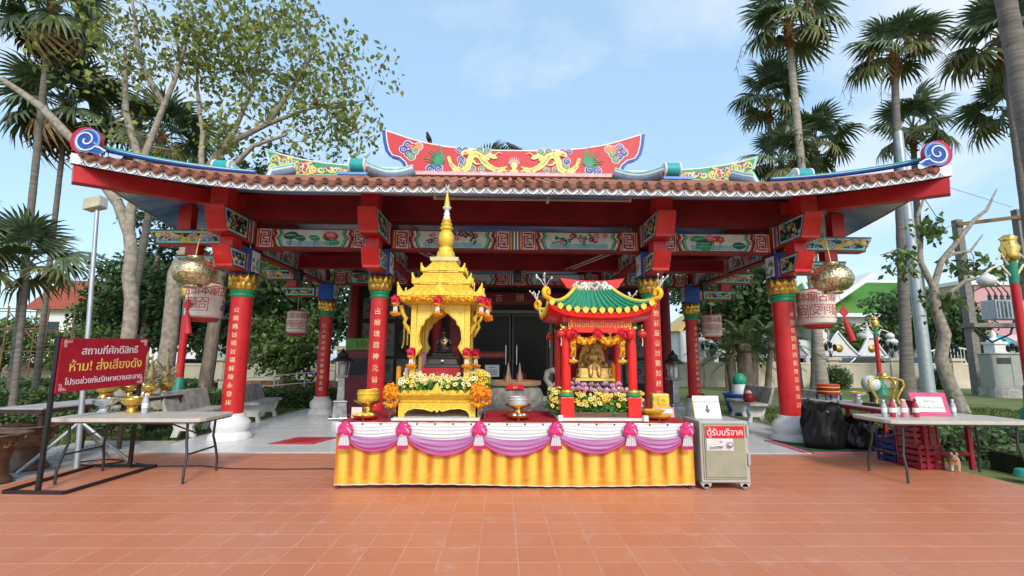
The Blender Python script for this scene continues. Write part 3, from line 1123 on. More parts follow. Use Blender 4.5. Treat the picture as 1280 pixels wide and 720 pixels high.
# hip beams and hip ridges with scrolled ends
SPM = [RED, LBLUE, BLUE, WHITE]
for sx in (-1, 1):
    MB().bar((sx * 7.2, 7.63, 4.40), (sx * 5.25, 9.6, 4.56), .2, .27).build('hip_beam', RED, T, bevel=.006)
    pth = []
    for i in range(13):
        t = i / 12
        x, y = sx * (7.12 - 1.85 * t), 7.66 + 1.85 * t
        pth.append((x, y, roof_z(x, y) + .1 + .12 * (1 - t) ** 3))
    hb = MB().tube(pth, .038, 8).build('hip_ridge', BLUE, T)
    MB().tube([(p[0], p[1], p[2] + .045) for p in pth], [.026 - .0008 * i for i in range(13)], 8).build('ridge_band', mat('jade_paint', (.03, .38, .27), .45), hb)
    MB().tube([(p[0] + sx * .02, p[1] - .045, p[2] + .02) for p in pth], .012, 6).build('ridge_stripe', WHITE, hb)
    # scroll
    sc = MB()
    cx, cz, sy = sx * 7.02, 4.97, 7.6
    sc.prism([(cx + .245 * math.cos(2 * PI * i / 28), cz + .245 * math.sin(2 * PI * i / 28)) for i in range(28)] if False else
             [(cx + sx * .02 + .228 * math.cos(2 * PI * i / 28), cz + .228 * math.sin(2 * PI * i / 28)) for i in range(28)], sy - .02, sy + .09, 'y')
    so_ = sc.build('scroll_finial', mat('magenta_red_paint', (.52, .015, .035), .42), T)
    a = Art(lambda u, v, d: (cx - sx * u, sy - .02 - d, cz + v), .006)
    a.disc(.03, -.01, .205, 1, 1, 26)
    a.disc(.025, -.005, .17, 2, 2, 26)
    a.poly([(.02, -.19), (.25, -.24), (.33, -.2), (.2, -.06), (.15, -.02)], 2, 1)
    a.poly([(.05, -.18), (.24, -.225), (.3, -.2), (.2, -.1), (.13, -.05)], 3, 2)
    pts = []
    for i in range(30):
        t = i / 29
        ang = -.6 - 2 * PI * 1.55 * t
        r = .175 * (1 - t) ** .9 + .015
        pts.append((.02 + r * math.cos(ang), r * math.sin(ang)))
    a.stroke([(.36, -.19), (.26, -.13)] + pts, [.022] * 30 + [.014, .012], 4, 3)
    a.build('scroll_face', SPM, so_)

# the ridge crests
CR = [mat('crest_red', (.58, .04, .05), .5, var=.06), PYELLOW, GREEN, BLUE, WHITE, ORANGE, PALEPINK, LBLUE, mat('crest_green', (.05, .30, .14), .5), YELLOW, RED]


def crest_pt(u, v):                    # figures measured on the crest, in metres from its middle
    return (u, v)


half = [(-2.5, 0.0), (-2.72, .27), (-2.86, .4), (-3.04, .46), (-3.14, .58), (-3.2, .8), (-3.25, 1.13), (-2.95, 1.03), (-2.6, .91), (-2.2, .8), (-1.7, .71), (-1.1, .655), (-.5, .63)]
outl = half + [(-p, q) for p, q in reversed(half)]
CZ = 6.0
cm = MB().prism([(p, CZ + q) for p, q in outl], 11.38, 11.62, 'y').build('ridge_crest', CR[0], T)
a = Art(lambda u, v, d: (u, 11.38 - d, CZ + v), .006)
for sx in (-1, 1):
    ed = [(-2.62, .06), (-2.7, .26), (-2.85, .39), (-3.03, .44), (-3.12, .57), (-3.18, .8), (-3.22, 1.1)]
    a.stroke([(sx * -p, q) for p, q in ed], .09, 1, 3)
    a.stroke([(sx * -(p + .05), q + .01) for p, q in ed], .025, 2, 4)
    a.stroke([(sx * -p, q - .02) for p, q in half[6:]] + [(0, .61)], .03, 1, 4)
    # cloud cluster near the tip
    for (u, v, c) in ((2.62, .72, 3), (2.5, .66, 0), (2.72, .6, 3), (2.45, .55, 8), (2.6, .5, 3), (2.35, .68, 5), (2.52, .42, 8)):
        a.disc(sx * u, v, .115, 1, 4, 12)
    for (u, v, c) in ((2.62, .72, 3), (2.5, .66, 10), (2.72, .6, 3), (2.45, .55, 8), (2.6, .5, 3), (2.35, .68, 5), (2.52, .42, 8)):
        a.disc(sx * u, v, .095, 2, c, 12)
        a.spiral(sx * u, v, .06, .022, 3, 6, 1.2, sx)
    # dragon: tail fan, body in loops, head, legs
    for i in range(15):
        an = rad(95 + 9.5 * i)
        ln = .42 + .1 * math.sin(i * 1.7)
        a.stroke([(sx * 1.72, .3), (sx * (1.72 - ln * math.cos(an) * 1.0), .3 + ln * math.sin(an) * .85)], [.05, .012], 3, (2, 8)[i % 2])
    body = [(1.62, .42), (1.55, .24), (1.44, .1), (1.28, .06), (1.15, .14), (1.1, .3), (1.06, .44), (.95, .5), (.82, .44), (.74, .3), (.62, .18), (.46, .1), (.3, .1), (.2, .17)]
    a.stroke([(sx * p, q) for p, q in body], [.05, .1, .14, .16, .17, .17, .17, .17, .16, .15, .14, .13, .1, .05], 4, 1)
    a.stroke([(sx * (p - .03), q + .015) for p, q in body], .03, 5, 9)
    a.stroke([(sx * (p + .06), q + .045) for p, q in body[1:11]], .025, 4, 8)
    hd = [(.98, .52), (1.1, .56), (1.22, .53), (1.3, .46)]
    a.stroke([(sx * p, q) for p, q in hd], [.1, .14, .12, .05], 5, 1)
    a.disc(sx * 1.2, .5, .05, 6, 5, 8)
    a.disc(sx * 1.12, .57, .025, 7, 4, 7)
    hd = [(.62, .34), (.7, .45), (.6, .47), (.48, .42), (.42, .4)]
    a.stroke([(sx * p, q) for p, q in hd], [.06, .1, .13, .1, .04], 5, 1)
    a.stroke([(sx * .5, .45), (sx * .38, .55), (sx * .3, .5)], [.03, .02, .01], 5, 1)
    for (p, q) in ((1.4, .03), (.95, .2), (.55, .05), (.28, .04)):
        a.stroke([(sx * (p + .05), q + .12), (sx * p, q + .05), (sx * (p - .12), q + .03)], [.07, .05, .03], 5, 1)
        a.disc(sx * (p - .12), q + .03, .03, 6, 5, 6)
    for (u, v, r, c) in ((1.02, .12, .09, 2), (1.3, .35, .1, 3), (1.85, .12, .12, 3), (2.05, .1, .12, 3), (1.2, .6, .09, 3), (1.35, .6, .09, 3), (.8, .12, .08, 8), (1.28, .2, .09, 8), (.66, .58, .1, 8), (.85, .6, .1, 2)):
        a.disc(sx * u, v, r, 2, 4, 10)
        a.disc(sx * u, v, r * .84, 3, c, 10)
        a.spiral(sx * u, v, r * .55, .02, 4, 6, 1.1, sx)
a.disc(0, .22, .085, 5, 1, 16)
a.rect(-.1, .1, .04, .1, 4, 1)
a.rect(-.05, .05, .08, .15, 4, 1)
for i in range(7):
    an = rad(20 + 23.3 * i)
    a.stroke([(.1 * math.cos(an), .22 + .1 * math.sin(an)), (.2 * math.cos(an) * .8, .24 + .22 * math.sin(an))], [.05, .008], 3, 6)
a.rect(-2.45, 2.45, 0.0, .035, 6, 6)
for i in range(48):
    a.disc(-2.35 + .1 * i, .018, .02, 7, (7, 10)[i % 2], 6, .012)
a.build('dragon_relief', CR, cm)
MB().box(-2.7, 2.7, 11.3, 11.7, 5.93, 6.0).build('crest_base', PALEPINK, T)

for sx in (-1, 1):
    prof = [(2.72, 0), (5.6, 0), (5.82, .12), (5.98, .32), (6.1, .66), (5.7, .52), (5.2, .4), (4.6, .31), (3.9, .25), (3.1, .22), (2.75, .22)]
    z0 = 5.93
    wg = MB().prism([(sx * p, z0 + q) for p, q in prof], 11.42, 11.58, 'y').build('ridge_wing', AQUA, T)
    a = Art(lambda u, v, d: (sx * u, 11.42 - d, z0 + v), .006)
    a.poly([(2.85, .02), (5.58, .02), (5.78, .14), (5.93, .33), (6.03, .58), (5.68, .47), (5.2, .36), (4.6, .27), (3.9, .21), (3.1, .185), (2.85, .185)], 1, 8)
    rr = random.Random(5)
    for i in range(26):
        u = 2.98 + i * .115
        hh = .12 + .34 * max(0, (u - 4.2) / 1.8) ** 1.3
        c1 = (9, 5, 9, 9, 10)[i % 5]
        for j, v in enumerate((hh * .5,) if hh < .22 else (hh * .3, hh * .82)):
            d_ = (-1, 1)[(i + j) % 2]
            a0_ = rr.uniform(0, 6)
            a.spiral(u, v + .03, .088 + .03 * (hh > .22), .05, 2 + i % 2, c1, .95, d_, a0_)
            a.spiral(u + .03, v + .035, .075, .02, 4, 4, .7, d_, a0_ + .4)
            a.disc(u + .06, v + .01, .028, 3, 2, 7, .016, a0_)
            a.disc(u - .04, v + .08, .03, 3, (7, 2, 3)[i % 3], 7, .014, a0_ + 1)
    a.stroke([(p, q - .012) for p, q in prof[3:]], .028, 2, 4)
    a.build('scroll_relief', CR, wg)
    # descending ridges, each ending in a striped sweep and a teal roll
    for (x0, x1, y0, y1) in ((2.45, 3.15, 11.2, 9.8), (5.2, 5.72, 11.0, 9.45)):
        pts = []
        for i in range(9):
            t = i / 8
            x, y = x0 + (x1 - x0) * t, y0 + (y1 - y0) * t
            pts.append((sx * x, y, roof_z(x, y) + .16 + .16 * max(0, t - .55) ** 1.2 - .1 * math.sin(PI * t)))
        dr = MB().tube(pts, [.1] * 9, 8).build('descending_ridge', mat('slate_blue_paint', (.16, .22, .30), .5), T)
        MB().tube([(p[0], p[1] - .05, p[2] + .085) for p in pts], .045, 6).build('ridge_stripe', WHITE, dr)
        MB().tube([(p[0], p[1] - .075, p[2] - .01) for p in pts], .03, 6).build('ridge_stripe', CR[0], dr)
        MB().tube([(p[0], p[1] - .03, p[2] + .15) for p in pts], .04, 6).build('ridge_band', AQUA, dr)
        e = pts[-1]
        MB().lathe([(.11, -.16), (.145, -.15), (.145, .15), (.11, .16)], 18).build('ridge_roll', TEAL, dr, loc=(e[0] + sx * .16, e[1] - .02, e[2] + .09), sharp=40).rotation_euler = (0, PI / 2, 0)
        for pr_ in ([(.14, -.175), (.155, -.17), (.155, -.14), (.146, -.138)], [(.146, .138), (.155, .14), (.155, .17), (.14, .175)]):
            MB().lathe(pr_, 18).build('roll_rim', WHITE, dr, loc=(e[0] + sx * .16, e[1] - .02, e[2] + .09)).rotation_euler = (0, PI / 2, 0)
        MB().box(-.3, .3, -.03, .03, 0, .05).build('ridge_foot', LBLUE if x0 < 4 else BLUE, dr, loc=(e[0] + sx * .2, e[1] - .25, roof_z(x1, e[1] - .25) + .12))

# conduits, lamp box and spotlight fixed to the ceiling
t = thing('conduit', 'pair of long pale pipes fixed under the front eave', 'pipe', (TX, 8.75, 4.47))
for dy, dz, x0, x1 in ((0, 0, -1.5, 2.1), (.12, .05, -1.35, 2.0)):
    MB().tube([(x0, dy, dz), (x1, dy, dz)], .028, 8).build('pipe', mat('pale_pipe', (.42, .36, .30), .5), t)
MB().box(-1.56, -1.5, -.03, .03, -.02, .05).box(.55, .6, -.03, .15, -.03, .16).box(2.1, 2.14, -.03, .03, -.02, .05).build('clip', CREAM, t)
for (x, y, z, lab) in ((.1, 11.55, 3.36, 'black box loudspeaker hanging under the middle cross beam'), (-4.98, 11.2, 3.28, 'black box spotlight under the left painted beam'), (4.9, 12.2, 3.28, 'black box spotlight under the right painted beam')):
    t = thing('loudspeaker' if x == .1 else 'spotlight', lab, 'speaker' if x == .1 else 'light', (TX + x, y, z))
    MB().box(-.09, .09, -.08, .08, 0, .26).build('housing', BLACK, t, bevel=.015)
    MB().box(-.07, .07, -.088, -.08, .02, .2).build('front_grille', DSTEEL, t)
    MB().box(-.015, .015, -.02, .02, .26, .31).build('mount', DSTEEL, t)

# ------------------------------------------------------------------ temple hall behind the pavilion
HY = 15.2
H = thing('temple_hall', 'dark temple hall with lettered lintel and open doors behind the pavilion', 'temple hall', (TX, HY, 0))
DARKW = mat('hall_wall', (.03, .02, .02), .7, var=.2)
GREYP = mat('hall_painted_panel', (.15, .15, .14), .7, var=.2, scale=7)
hw = MB()
hw.box(-5.0, -1.3, .1, .35, .3, 4.5).box(1.3, 5.0, .1, .35, .3, 4.5).box(-1.3, 1.3, .1, .35, 3.02, 4.5)
hw.box(-5.0, -4.8, .35, 7.5, .3, 4.5).box(4.8, 5.0, .35, 7.5, .3, 4.5).box(-4.8, 4.8, 7.3, 7.5, .3, 4.5)
hw.build('wall', DARKW, H)
MB().box(-5.2, 5.2, -.1, 7.7, 4.5, 4.7).prism([(-.2, 4.7), (7.9, 4.7), (3.8, 6.0)], -5.3, 5.3, 'x').build('hall_roof', CLAY, H)
fl = MB().box(-5.05, 5.05, -.3, 7.5, .0, .3).build('plinth', CONC, H)
MB().box(-2.2, 2.2, -.62, -.3, .0, .15).build('step', CONC, H)
for x in (-4.85, -2.25, 2.25, 4.85):
    p = MB().lathe([(.16, .42), (.16, 4.2)], 18, (x, -.08, 0)).build('pillar', DRED, H, sharp=40)
    MB().lathe([(.25, .3), (.25, .36), (.2, .42), (.16, .43)], 18, (x, -.08, 0)).build('pillar_base', OFFWHITE, p)
ln = MB().box(-2.1, 2.1, -.02, .08, 3.22, 3.6).build('lintel', MAROON, H)
for ch, u in zip('廟古頭本', (-1.0, -.36, .3, .95)):
    a = Art(flat(0, -.02, 3.41), .004)
    a.text(ch, u, 0, .26, 1, 0)
    a.build('lettering', mat('dull_gold_lettering', (.55, .44, .25), .5), ln)
fr = MB().box(-1.32, -1.22, -.02, .1, .3, 3.02).box(1.22, 1.32, -.02, .1, .3, 3.02).box(-1.32, 1.32, -.022, .1, 2.94, 3.04).build('door_frame', mat('grey_frame', (.16, .15, .14), .6), H)
for x0, x1 in ((-1.2, .02), (.06, 1.2)):
    d = MB().box(x0, x1, .14, .17, .32, 2.92).build('door', mat('dark_glass', (.006, .006, .007), .25, spec=.15), H)
    MB().box(x0, x0 + .05, .12, .19, .32, 2.92).box(x1 - .05, x1, .12, .19, .32, 2.92).box(x0 + .05, x1 - .05, .12, .19, 2.86, 2.92).build('door_sash', DSTEEL, d)
    MB().tube([((x1 - .15 if x0 < 0 else x0 + .15), .08, 1.35), ((x1 - .15 if x0 < 0 else x0 + .15), .08, 1.95)], .018, 6).build('handle', SILVER, d)
for sx in (-1, 1):
    cp = MB().box(sx * 1.72 - .17, sx * 1.72 + .17, .04, .1, .7, 3.1).build('couplet_board', MAROON, H)
    a = Art(flat(sx * 1.72, .04, 0), .004)
    for i, ch in enumerate('光明正大神恩普照' if sx < 0 else '國泰民安風調雨順'):
        a.text(ch, 0, 2.9 - .27 * i, .2, 1, 0)
    a.build('lettering', RED, cp)
    for (xa, xb, z0, z1) in ((2.5, 3.5, .8, 1.5), (3.6, 4.6, .8, 1.5), (2.5, 3.5, 2.75, 3.4), (3.6, 4.6, 2.75, 3.4), (3.6, 4.6, 1.6, 2.6)):
        x0, x1 = sorted((sx * xa, sx * xb))
        pn = MB().box(x0, x1, .05, .1, z0, z1).build('wall_panel', GREYP, H)
        a = Art(flat((x0 + x1) / 2, .05, (z0 + z1) / 2), .004)
        rr = random.Random(int(xa * 10 + z0 * 10))
        for i in range(14):
            a.spiral(rr.uniform(-.38, .38), rr.uniform(-.25, .25), rr.uniform(.06, .12), .04, 1, rr.choice((0, 1, 2)), 1.1, 1, rr.uniform(0, 6))
        a.build('panel_relief', [BLACK, DGREEN, MAROON], pn)
    ds = MB().lathe([(0, 0), (.52, 0), (.52, .06), (.46, .08), (0, .08)], 28).build('round_panel', BLACK, H, loc=(sx * 2.99, .1, 2.12))
    ds.rotation_euler = (PI / 2, 0, 0)
    a = Art(lambda u, v, d: (u, v, .08 + d), .006)
    a.text('順' if sx < 0 else '調', 0, 0, .8, 1, 0)
    a.build('lettering', GOLD, ds)
t = thing('notice_board', 'narrow red board with gold writing across the glass door', 'sign', (TX - .66, HY + .1, 1.55))
MB().box(-.52, .52, -.02, .02, 0, .2).build('board', MAROON, t)
a = Art(flat(0, -.02, .1), .003); a.text('กรุณาถอดรองเท้า', 0, 0, .13, 1, 0)
a.build('lettering', ORANGE, t)
t = thing('paper_notice', 'white paper notice taped to the glass door', 'notice', (TX - .55, HY + .09, .98))
MB().box(-.22, .22, -.004, .004, 0, .36).build('sheet', CARD, t)
a = Art(flat(0, -.004, .0), .001)
a.rect(-.1, .1, .27, .29, 1, 1)
for i in range(4):
    a.rect(-.15, .15, .06 + .045 * i, .075 + .045 * i, 1, 0)
a.build('print', [INK, RED], t)

# ------------------------------------------------------------------ altar tables with printed skirt
AX0, AX1, AY0, AY1, AZ = -1.94, 2.30, 5.99, 7.28, 0.765
for (x0, x1, lab) in ((AX0 + .01, .165, 'left half of the long altar, maroon steel table under the golden shrine'),
                      (.185, AX1 - .01, 'right half of the long altar, maroon steel table under the red shrine')):
    t = thing('altar_table', lab, 'table', (x0, AY0, 0), 0, 'tables joined as one altar')
    ln = x1 - x0
    MB().box(0, ln, 0, AY1 - AY0, AZ - .04, AZ - .004).build('tabletop', MAROON, t)
    for lx in (.03, ln - .03):
        for ly in (.035, AY1 - AY0 - .03):
            lg = MB().box(lx - .02, lx + .02, ly - .02, ly + .02, .012, AZ - .04).build('leg', MAROON, t)
            MB().box(lx - .024, lx + .024, ly - .024, ly + .024, 0, .014).build('foot', DSTEEL, lg)
t = MB().box(AX0 + .02, AX1 - .02, AY0 + .01, AY1 - .02, 0, .004).build('red_cloth', mat('red_cloth', (.40, .012, .025), .85, var=.2, scale=5, bump=.4, bscale=30), None, loc=(0, 0, AZ - .002))
tag(t, 'deep red cloth covering the top of the long altar', 'tablecloth')

# printed vinyl skirt: the pleats are both printed and pressed into the sheet
sk = bpy.data.materials.new('printed_gold_vinyl'); sk.use_nodes = True
n_, l_ = sk.node_tree.nodes, sk.node_tree.links
b_ = n_['Principled BSDF']; b_.inputs['Roughness'].default_value = .38; b_.inputs['Specular IOR Level'].default_value = .45
tc_ = n_.new('ShaderNodeTexCoord')
nz_ = n_.new('ShaderNodeTexNoise'); nz_.inputs['Scale'].default_value = 1.6; nz_.inputs['Detail'].default_value = 3
mp_ = n_.new('ShaderNodeMapping'); mp_.inputs['Scale'].default_value = (1.0, 1.0, .35)
l_.new(tc_.outputs['Object'], mp_.inputs[0]); l_.new(mp_.outputs[0], nz_.inputs['Vector'])
sp_ = n_.new('ShaderNodeSeparateXYZ'); l_.new(tc_.outputs['Object'], sp_.inputs[0])
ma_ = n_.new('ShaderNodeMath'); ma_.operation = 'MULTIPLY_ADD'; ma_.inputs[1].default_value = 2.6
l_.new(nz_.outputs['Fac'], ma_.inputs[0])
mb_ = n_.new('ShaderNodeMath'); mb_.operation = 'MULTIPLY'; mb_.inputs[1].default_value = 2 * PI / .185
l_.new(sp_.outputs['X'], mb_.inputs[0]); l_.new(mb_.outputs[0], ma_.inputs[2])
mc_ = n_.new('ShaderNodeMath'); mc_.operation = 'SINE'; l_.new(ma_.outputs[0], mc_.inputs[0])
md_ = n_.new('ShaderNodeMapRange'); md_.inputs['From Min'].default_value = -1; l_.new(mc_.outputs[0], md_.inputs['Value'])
n2_ = n_.new('ShaderNodeTexNoise'); n2_.inputs['Scale'].default_value = 9; n2_.inputs['Detail'].default_value = 6; n2_.inputs['Distortion'].default_value = 1.4
m2_ = n_.new('ShaderNodeMapping'); m2_.inputs['Scale'].default_value = (.5, 1, 1.6); l_.new(tc_.outputs['Object'], m2_.inputs[0]); l_.new(m2_.outputs[0], n2_.inputs['Vector'])
# the print is more crumpled near the hem
hz_ = n_.new('ShaderNodeMapRange'); hz_.inputs['From Min'].default_value = .3; hz_.inputs['From Max'].default_value = .03; hz_.inputs['To Min'].default_value = .12; hz_.inputs['To Max'].default_value = .62
l_.new(sp_.outputs['Z'], hz_.inputs['Value'])
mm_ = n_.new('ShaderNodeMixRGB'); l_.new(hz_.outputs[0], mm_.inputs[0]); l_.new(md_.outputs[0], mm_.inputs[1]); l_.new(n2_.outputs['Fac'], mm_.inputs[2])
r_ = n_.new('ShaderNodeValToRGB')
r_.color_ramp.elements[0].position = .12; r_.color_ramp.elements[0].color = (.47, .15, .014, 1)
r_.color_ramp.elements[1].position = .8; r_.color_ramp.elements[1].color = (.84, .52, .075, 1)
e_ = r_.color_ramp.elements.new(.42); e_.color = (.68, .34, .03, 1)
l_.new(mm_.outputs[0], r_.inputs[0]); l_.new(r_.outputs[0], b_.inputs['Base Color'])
SWH = mat('white_satin', (.64, .65, .68), .45, var=.05)
SPU = mat('purple_satin', (.32, .08, .25), .42, col2=(.42, .18, .36), scale=3, stretch=(.4, 1, 7))
HEM = mat('pink_hem', (.62, .04, .20), .5)
K = thing('altar_skirt', 'gold pleated altar skirt with white and purple swags and pink rosettes', 'altar skirt', (0, AY0 - .012, 0))


def pleat(x, z):
    return -.010 * math.sin(2 * PI * x / .185 + 1.5 * math.sin(1.9 * x)) - .006 * math.sin(14 * x + 9 * z) * max(0, 1 - z / .3)


MB().grid(280, 14, lambda u, v: ((AX0 + (AX1 - AX0) * u), pleat(AX0 + (AX1 - AX0) * u, .045 + .71 * v), .045 + .012 * math.sin(7 * u) * (1 - v) + .715 * v)).build('gold_pleats', sk, K)
MB().tube([(AX0 + (AX1 - AX0) * i / 70, pleat(AX0 + (AX1 - AX0) * i / 70, .04) - .004, .045 + .012 * math.sin(7 * i / 70)) for i in range(71)], .005, 5).build('hem_cord', SWH, K)
ROS = [-1.81, -1.135, -.25, .65, 1.53, 2.2]
ends = [AX0 + .0] + ROS + [AX1]
for i in range(len(ends) - 1):
    x0, x1 = ends[i], ends[i + 1]
    full = 0 < i < len(ends) - 2
    wdt = x1 - x0
    vr_ = random.Random(i * 7 + 1)
    k1, k2, k3 = vr_.uniform(.85, 1.15), vr_.uniform(0, 6), vr_.uniform(.35, .65)

    def sag(t, e, d, full=full, k1=k1, k3=k3):
        t = t ** (math.log(.5) / math.log(k3 * .3 + .35))
        return e + d * k1 * (4 * t * (1 - t)) ** .8

    def wf(u, v, x0=x0, wdt=wdt, full=full, k2=k2):
        bot = sag(u, .12, .085 if full else .02)
        q = v * bot
        return (x0 + wdt * u, -.028 - .012 * math.sin(PI * v) - .006 * math.sin(v * 5 * 2 * PI + k2 + 2.2 * math.sin(2.3 * u + k2)) * math.sin(PI * u), AZ - .005 - q)
    MB().grid(24 if full else 4, 24, wf).build('white_swag', SWH, K)
    if full:
        def pf(u, v, x0=x0, wdt=wdt, k2=k2):
            top, bot = sag(u, .105, .08), sag(u, .14, .2)
            return (x0 + wdt * u, -.048 - .02 * math.sin(PI * v) - .006 * math.sin(v * 3 * 2 * PI + k2 + 1.5 * math.sin(3 * u + k2)) * math.sin(PI * u), AZ - .005 - top - (bot - top) * v)
        ps = MB().grid(28, 18, pf).build('purple_swag', SPU, K)
        MB().tube([(lambda p: (p[0], p[1] - .003, p[2]))(pf(j / 28, 1)) for j in range(29)], .011, 6).build('swag_trim', HEM, ps)
ROSE_M = mat('rosette_pink', (.60, .03, .17), .6, var=.2, island=.3)
b = MB()
for i in range(90):
    r = .088 * math.sqrt((i + .5) / 90)
    a_ = i * 2.4
    s_ = rnd.uniform(.012, .02)
    b.ell((r * math.cos(a_) * .93, -.045 * (1 - (r / .095) ** 2) - .01, r * math.sin(a_)), (s_, s_ * .7, s_), 6, 4, 0 if rnd.random() > .16 else 1)
ros_m = b.mesh('rosette', [ROSE_M, PALEPINK])
b = MB()


def tasf(u, v):
    w_ = (.042 + .03 * v) * (2 * u - 1)
    return (w_, -.022 - .01 * math.cos(u * 5 * 2 * PI) - .012 * math.sin(PI * u), -.05 - .16 * v)


b.grid(40, 8, tasf, 0, True, lambda u, v: 1 if v > .8 else 0)
tas_m = b.mesh('tassel', [SWH, HEM])
for x in ROS:
    ro = place('rosette', ros_m, K, (x, -.065, AZ - .085))
    place('tassel', tas_m, ro, (0, -.012, 0))
b = MB().lathe([(0, 0), (.011, 0), (.011, .006), (.006, .008), (0, .008)], 8)
eye_m = b.mesh('eyelet', DSTEEL)
for i in range(20):
    q = place('eyelet', eye_m, K, (AX0 + .1 + .213 * i, -.034, AZ - .022), (PI / 2, 0, 0))

# ------------------------------------------------------------------ flowers, bowls, small makers


def petals(b, c, r, n, size, m=0, seed=0, flatz=1.0, up=0.0):
    """many small petals pointing outwards from an ellipsoid"""
    rr = random.Random(seed)
    rx, ry, rz = r if isinstance(r, tuple) else (r, r, r)
    for i in range(n):
        z = 1 - 2 * (i + .5) / n
        if up and z < -up:
            continue
        q = math.sqrt(max(0, 1 - z * z))
        a = i * 2.39996 + rr.uniform(-.2, .2)
        d = Vector((q * math.cos(a), q * math.sin(a), z))
        p = Vector((c[0] + d.x * rx, c[1] + d.y * ry, c[2] + d.z * rz))
        t1 = d.orthogonal().normalized()
        t1 = (t1 * math.cos(rr.uniform(0, 6)) + d.cross(t1) * math.sin(rr.uniform(0, 6))).normalized()
        t2 = d.cross(t1).normalized()
        s = size * rr.uniform(.7, 1.25)
        o = d * s * .8
        b.add([p - t1 * s * .5, p + o * .3 - t2 * s * .45, p + t1 * s * .5 + o, p + o * .3 + t2 * s * .45], [(0, 1, 2, 3)], m)


def blossom(b, c, r, m, mc, d=Vector((0, -.6, .8)), n=7, rr=rnd):
    d = d.normalized()
    t1 = d.orthogonal().normalized(); t2 = d.cross(t1)
    a0 = rr.uniform(0, 6)
    c = Vector(c)
    for i in range(n):
        a = a0 + 2 * PI * i / n
        e = t1 * math.cos(a) + t2 * math.sin(a)
        f = d.cross(e)
        b.add([c, c + e * r * .6 - f * r * .33 + d * r * .12, c + e * r + d * r * .2, c + e * r * .6 + f * r * .33 + d * r * .12], [(0, 1, 2, 3)], m)
    b.ell(c + d * r * .1, r * .3, 5, 4, mc)


def leafy(b, n, box, size, m=0, seed=0):
    rr = random.Random(seed)
    x0, x1, y0, y1, z0, z1 = box
    for i in range(n):
        c = Vector((rr.uniform(x0, x1), rr.uniform(y0, y1), rr.uniform(z0, z1)))
        d = Vector((rr.uniform(-1, 1), rr.uniform(-1.3, .5), rr.uniform(-.4, 1))).normalized()
        t = d.orthogonal().normalized()
        s = size * rr.uniform(.6, 1.3)
        b.add([c, c + d * s * .5 + t * s * .3, c + d * s, c + d * s * .5 - t * s * .3], [(0, 1, 2, 3)], m)


def flower_bed(label, loc, box, nleaf, nfl, cols, group, zf, extra=None, size=.045):
    t = thing('flower_bed', label, 'flowers', loc, 0, group)
    b = MB(); leafy(b, nleaf, box, .05, 0, int(box[0] * 100) + nleaf)
    kind(b.build('foliage', FLOWG, t), 'stuff')
    rr = random.Random(nfl)
    b = MB()
    x0, x1, y0, y1, z0, z1 = box
    for i in range(nfl):
        y = y0 + (y1 - y0) * rr.random() ** 1.6 - .02
        z = rr.uniform(*zf) + .08 * (y - y0) / max(.01, y1 - y0)
        blossom(b, (rr.uniform(x0, x1), y, z), size * rr.uniform(.7, 1.15), rr.choices(range(len(cols) - 1), [8] + [3] * (len(cols) - 2))[0], len(cols) - 1, Vector((rr.uniform(-.5, .5), -1, rr.uniform(.1, .9))), 7, rr)
    kind(b.build('blossoms', cols, t), 'stuff')
    if extra:
        extra(t)
    return t


def frust(b, a0, z0, a1, z1, m=0, d0=None, d1=None):
    d0 = a0 if d0 is None else d0
    d1 = a1 if d1 is None else d1
    b.add([(-a0, -d0, z0), (a0, -d0, z0), (a0, d0, z0), (-a0, d0, z0), (-a1, -d1, z1), (a1, -d1, z1), (a1, d1, z1), (-a1, d1, z1)],
          [(0, 3, 2, 1), (4, 5, 6, 7), (0, 1, 5, 4), (1, 2, 6, 5), (2, 3, 7, 6), (3, 0, 4, 7)], m)
    return b


def around(fn):
    """four copies of a shape made for the front side, turned about the middle"""
    for k in range(4):
        c, s = math.cos(k * PI / 2), math.sin(k * PI / 2)
        fn(lambda p, c=c, s=s: Vector((p[0] * c - p[1] * s, p[0] * s + p[1] * c, p[2])), k)


def teeth(b, half, z, n, h, mid, corner, y=None):
    y = half if y is None else y

    def side(xf, k):
        q = MB(xf)
        w_ = 2 * half / n
        for i in range(n):
            x = -half + w_ * (i + .5)
            q.prism([(x - w_ * .5, z), (x + w_ * .5, z), (x, z + h)], -half - .012, -half + .006, 'y')
        q.prism([(-mid * .62, z), (mid * .62, z), (mid * .3, z + mid * .55), (0, z + mid), (-mid * .3, z + mid * .55)], -half - .022, -half - .001, 'y')
        if corner:
            for sx in (-1, 1):
                q.prism([(sx * half, z - .01), (sx * (half - corner * .75), z - .01), (sx * (half - corner * .3), z + corner * .35), (sx * (half + .015), z + corner)], -half - .02, -half - .0, 'y')
        b.v_off = len(b.v)
        o = len(b.v)
        b.v += q.v; b.f += [[o + i for i in f] for f in q.f]; b.m += q.m; b.s += q.s
    around(side)


# ------------------------------------------------------------------ golden shrine
GX, GY, GZ = -.785, 6.65, AZ + .045
wb = thing('base_board', 'white board on the altar under the golden shrine', 'board', (GX, GY, AZ + .003))
MB().box(-.53, .53, -.62, .55, 0, .03).build('board', PLASW, wb, bevel=.004)
for sx in (-1, 1):
    MB().box(sx * .585 - .004, sx * .585 + .004, -.5, .5, 0, .17).build('clear_side', CLEAR, wb)
G = thing('golden_shrine', 'golden spired spirit shrine with three tiered roof and arched sides', 'shrine', (GX, GY, GZ - .01))
fr = MB()


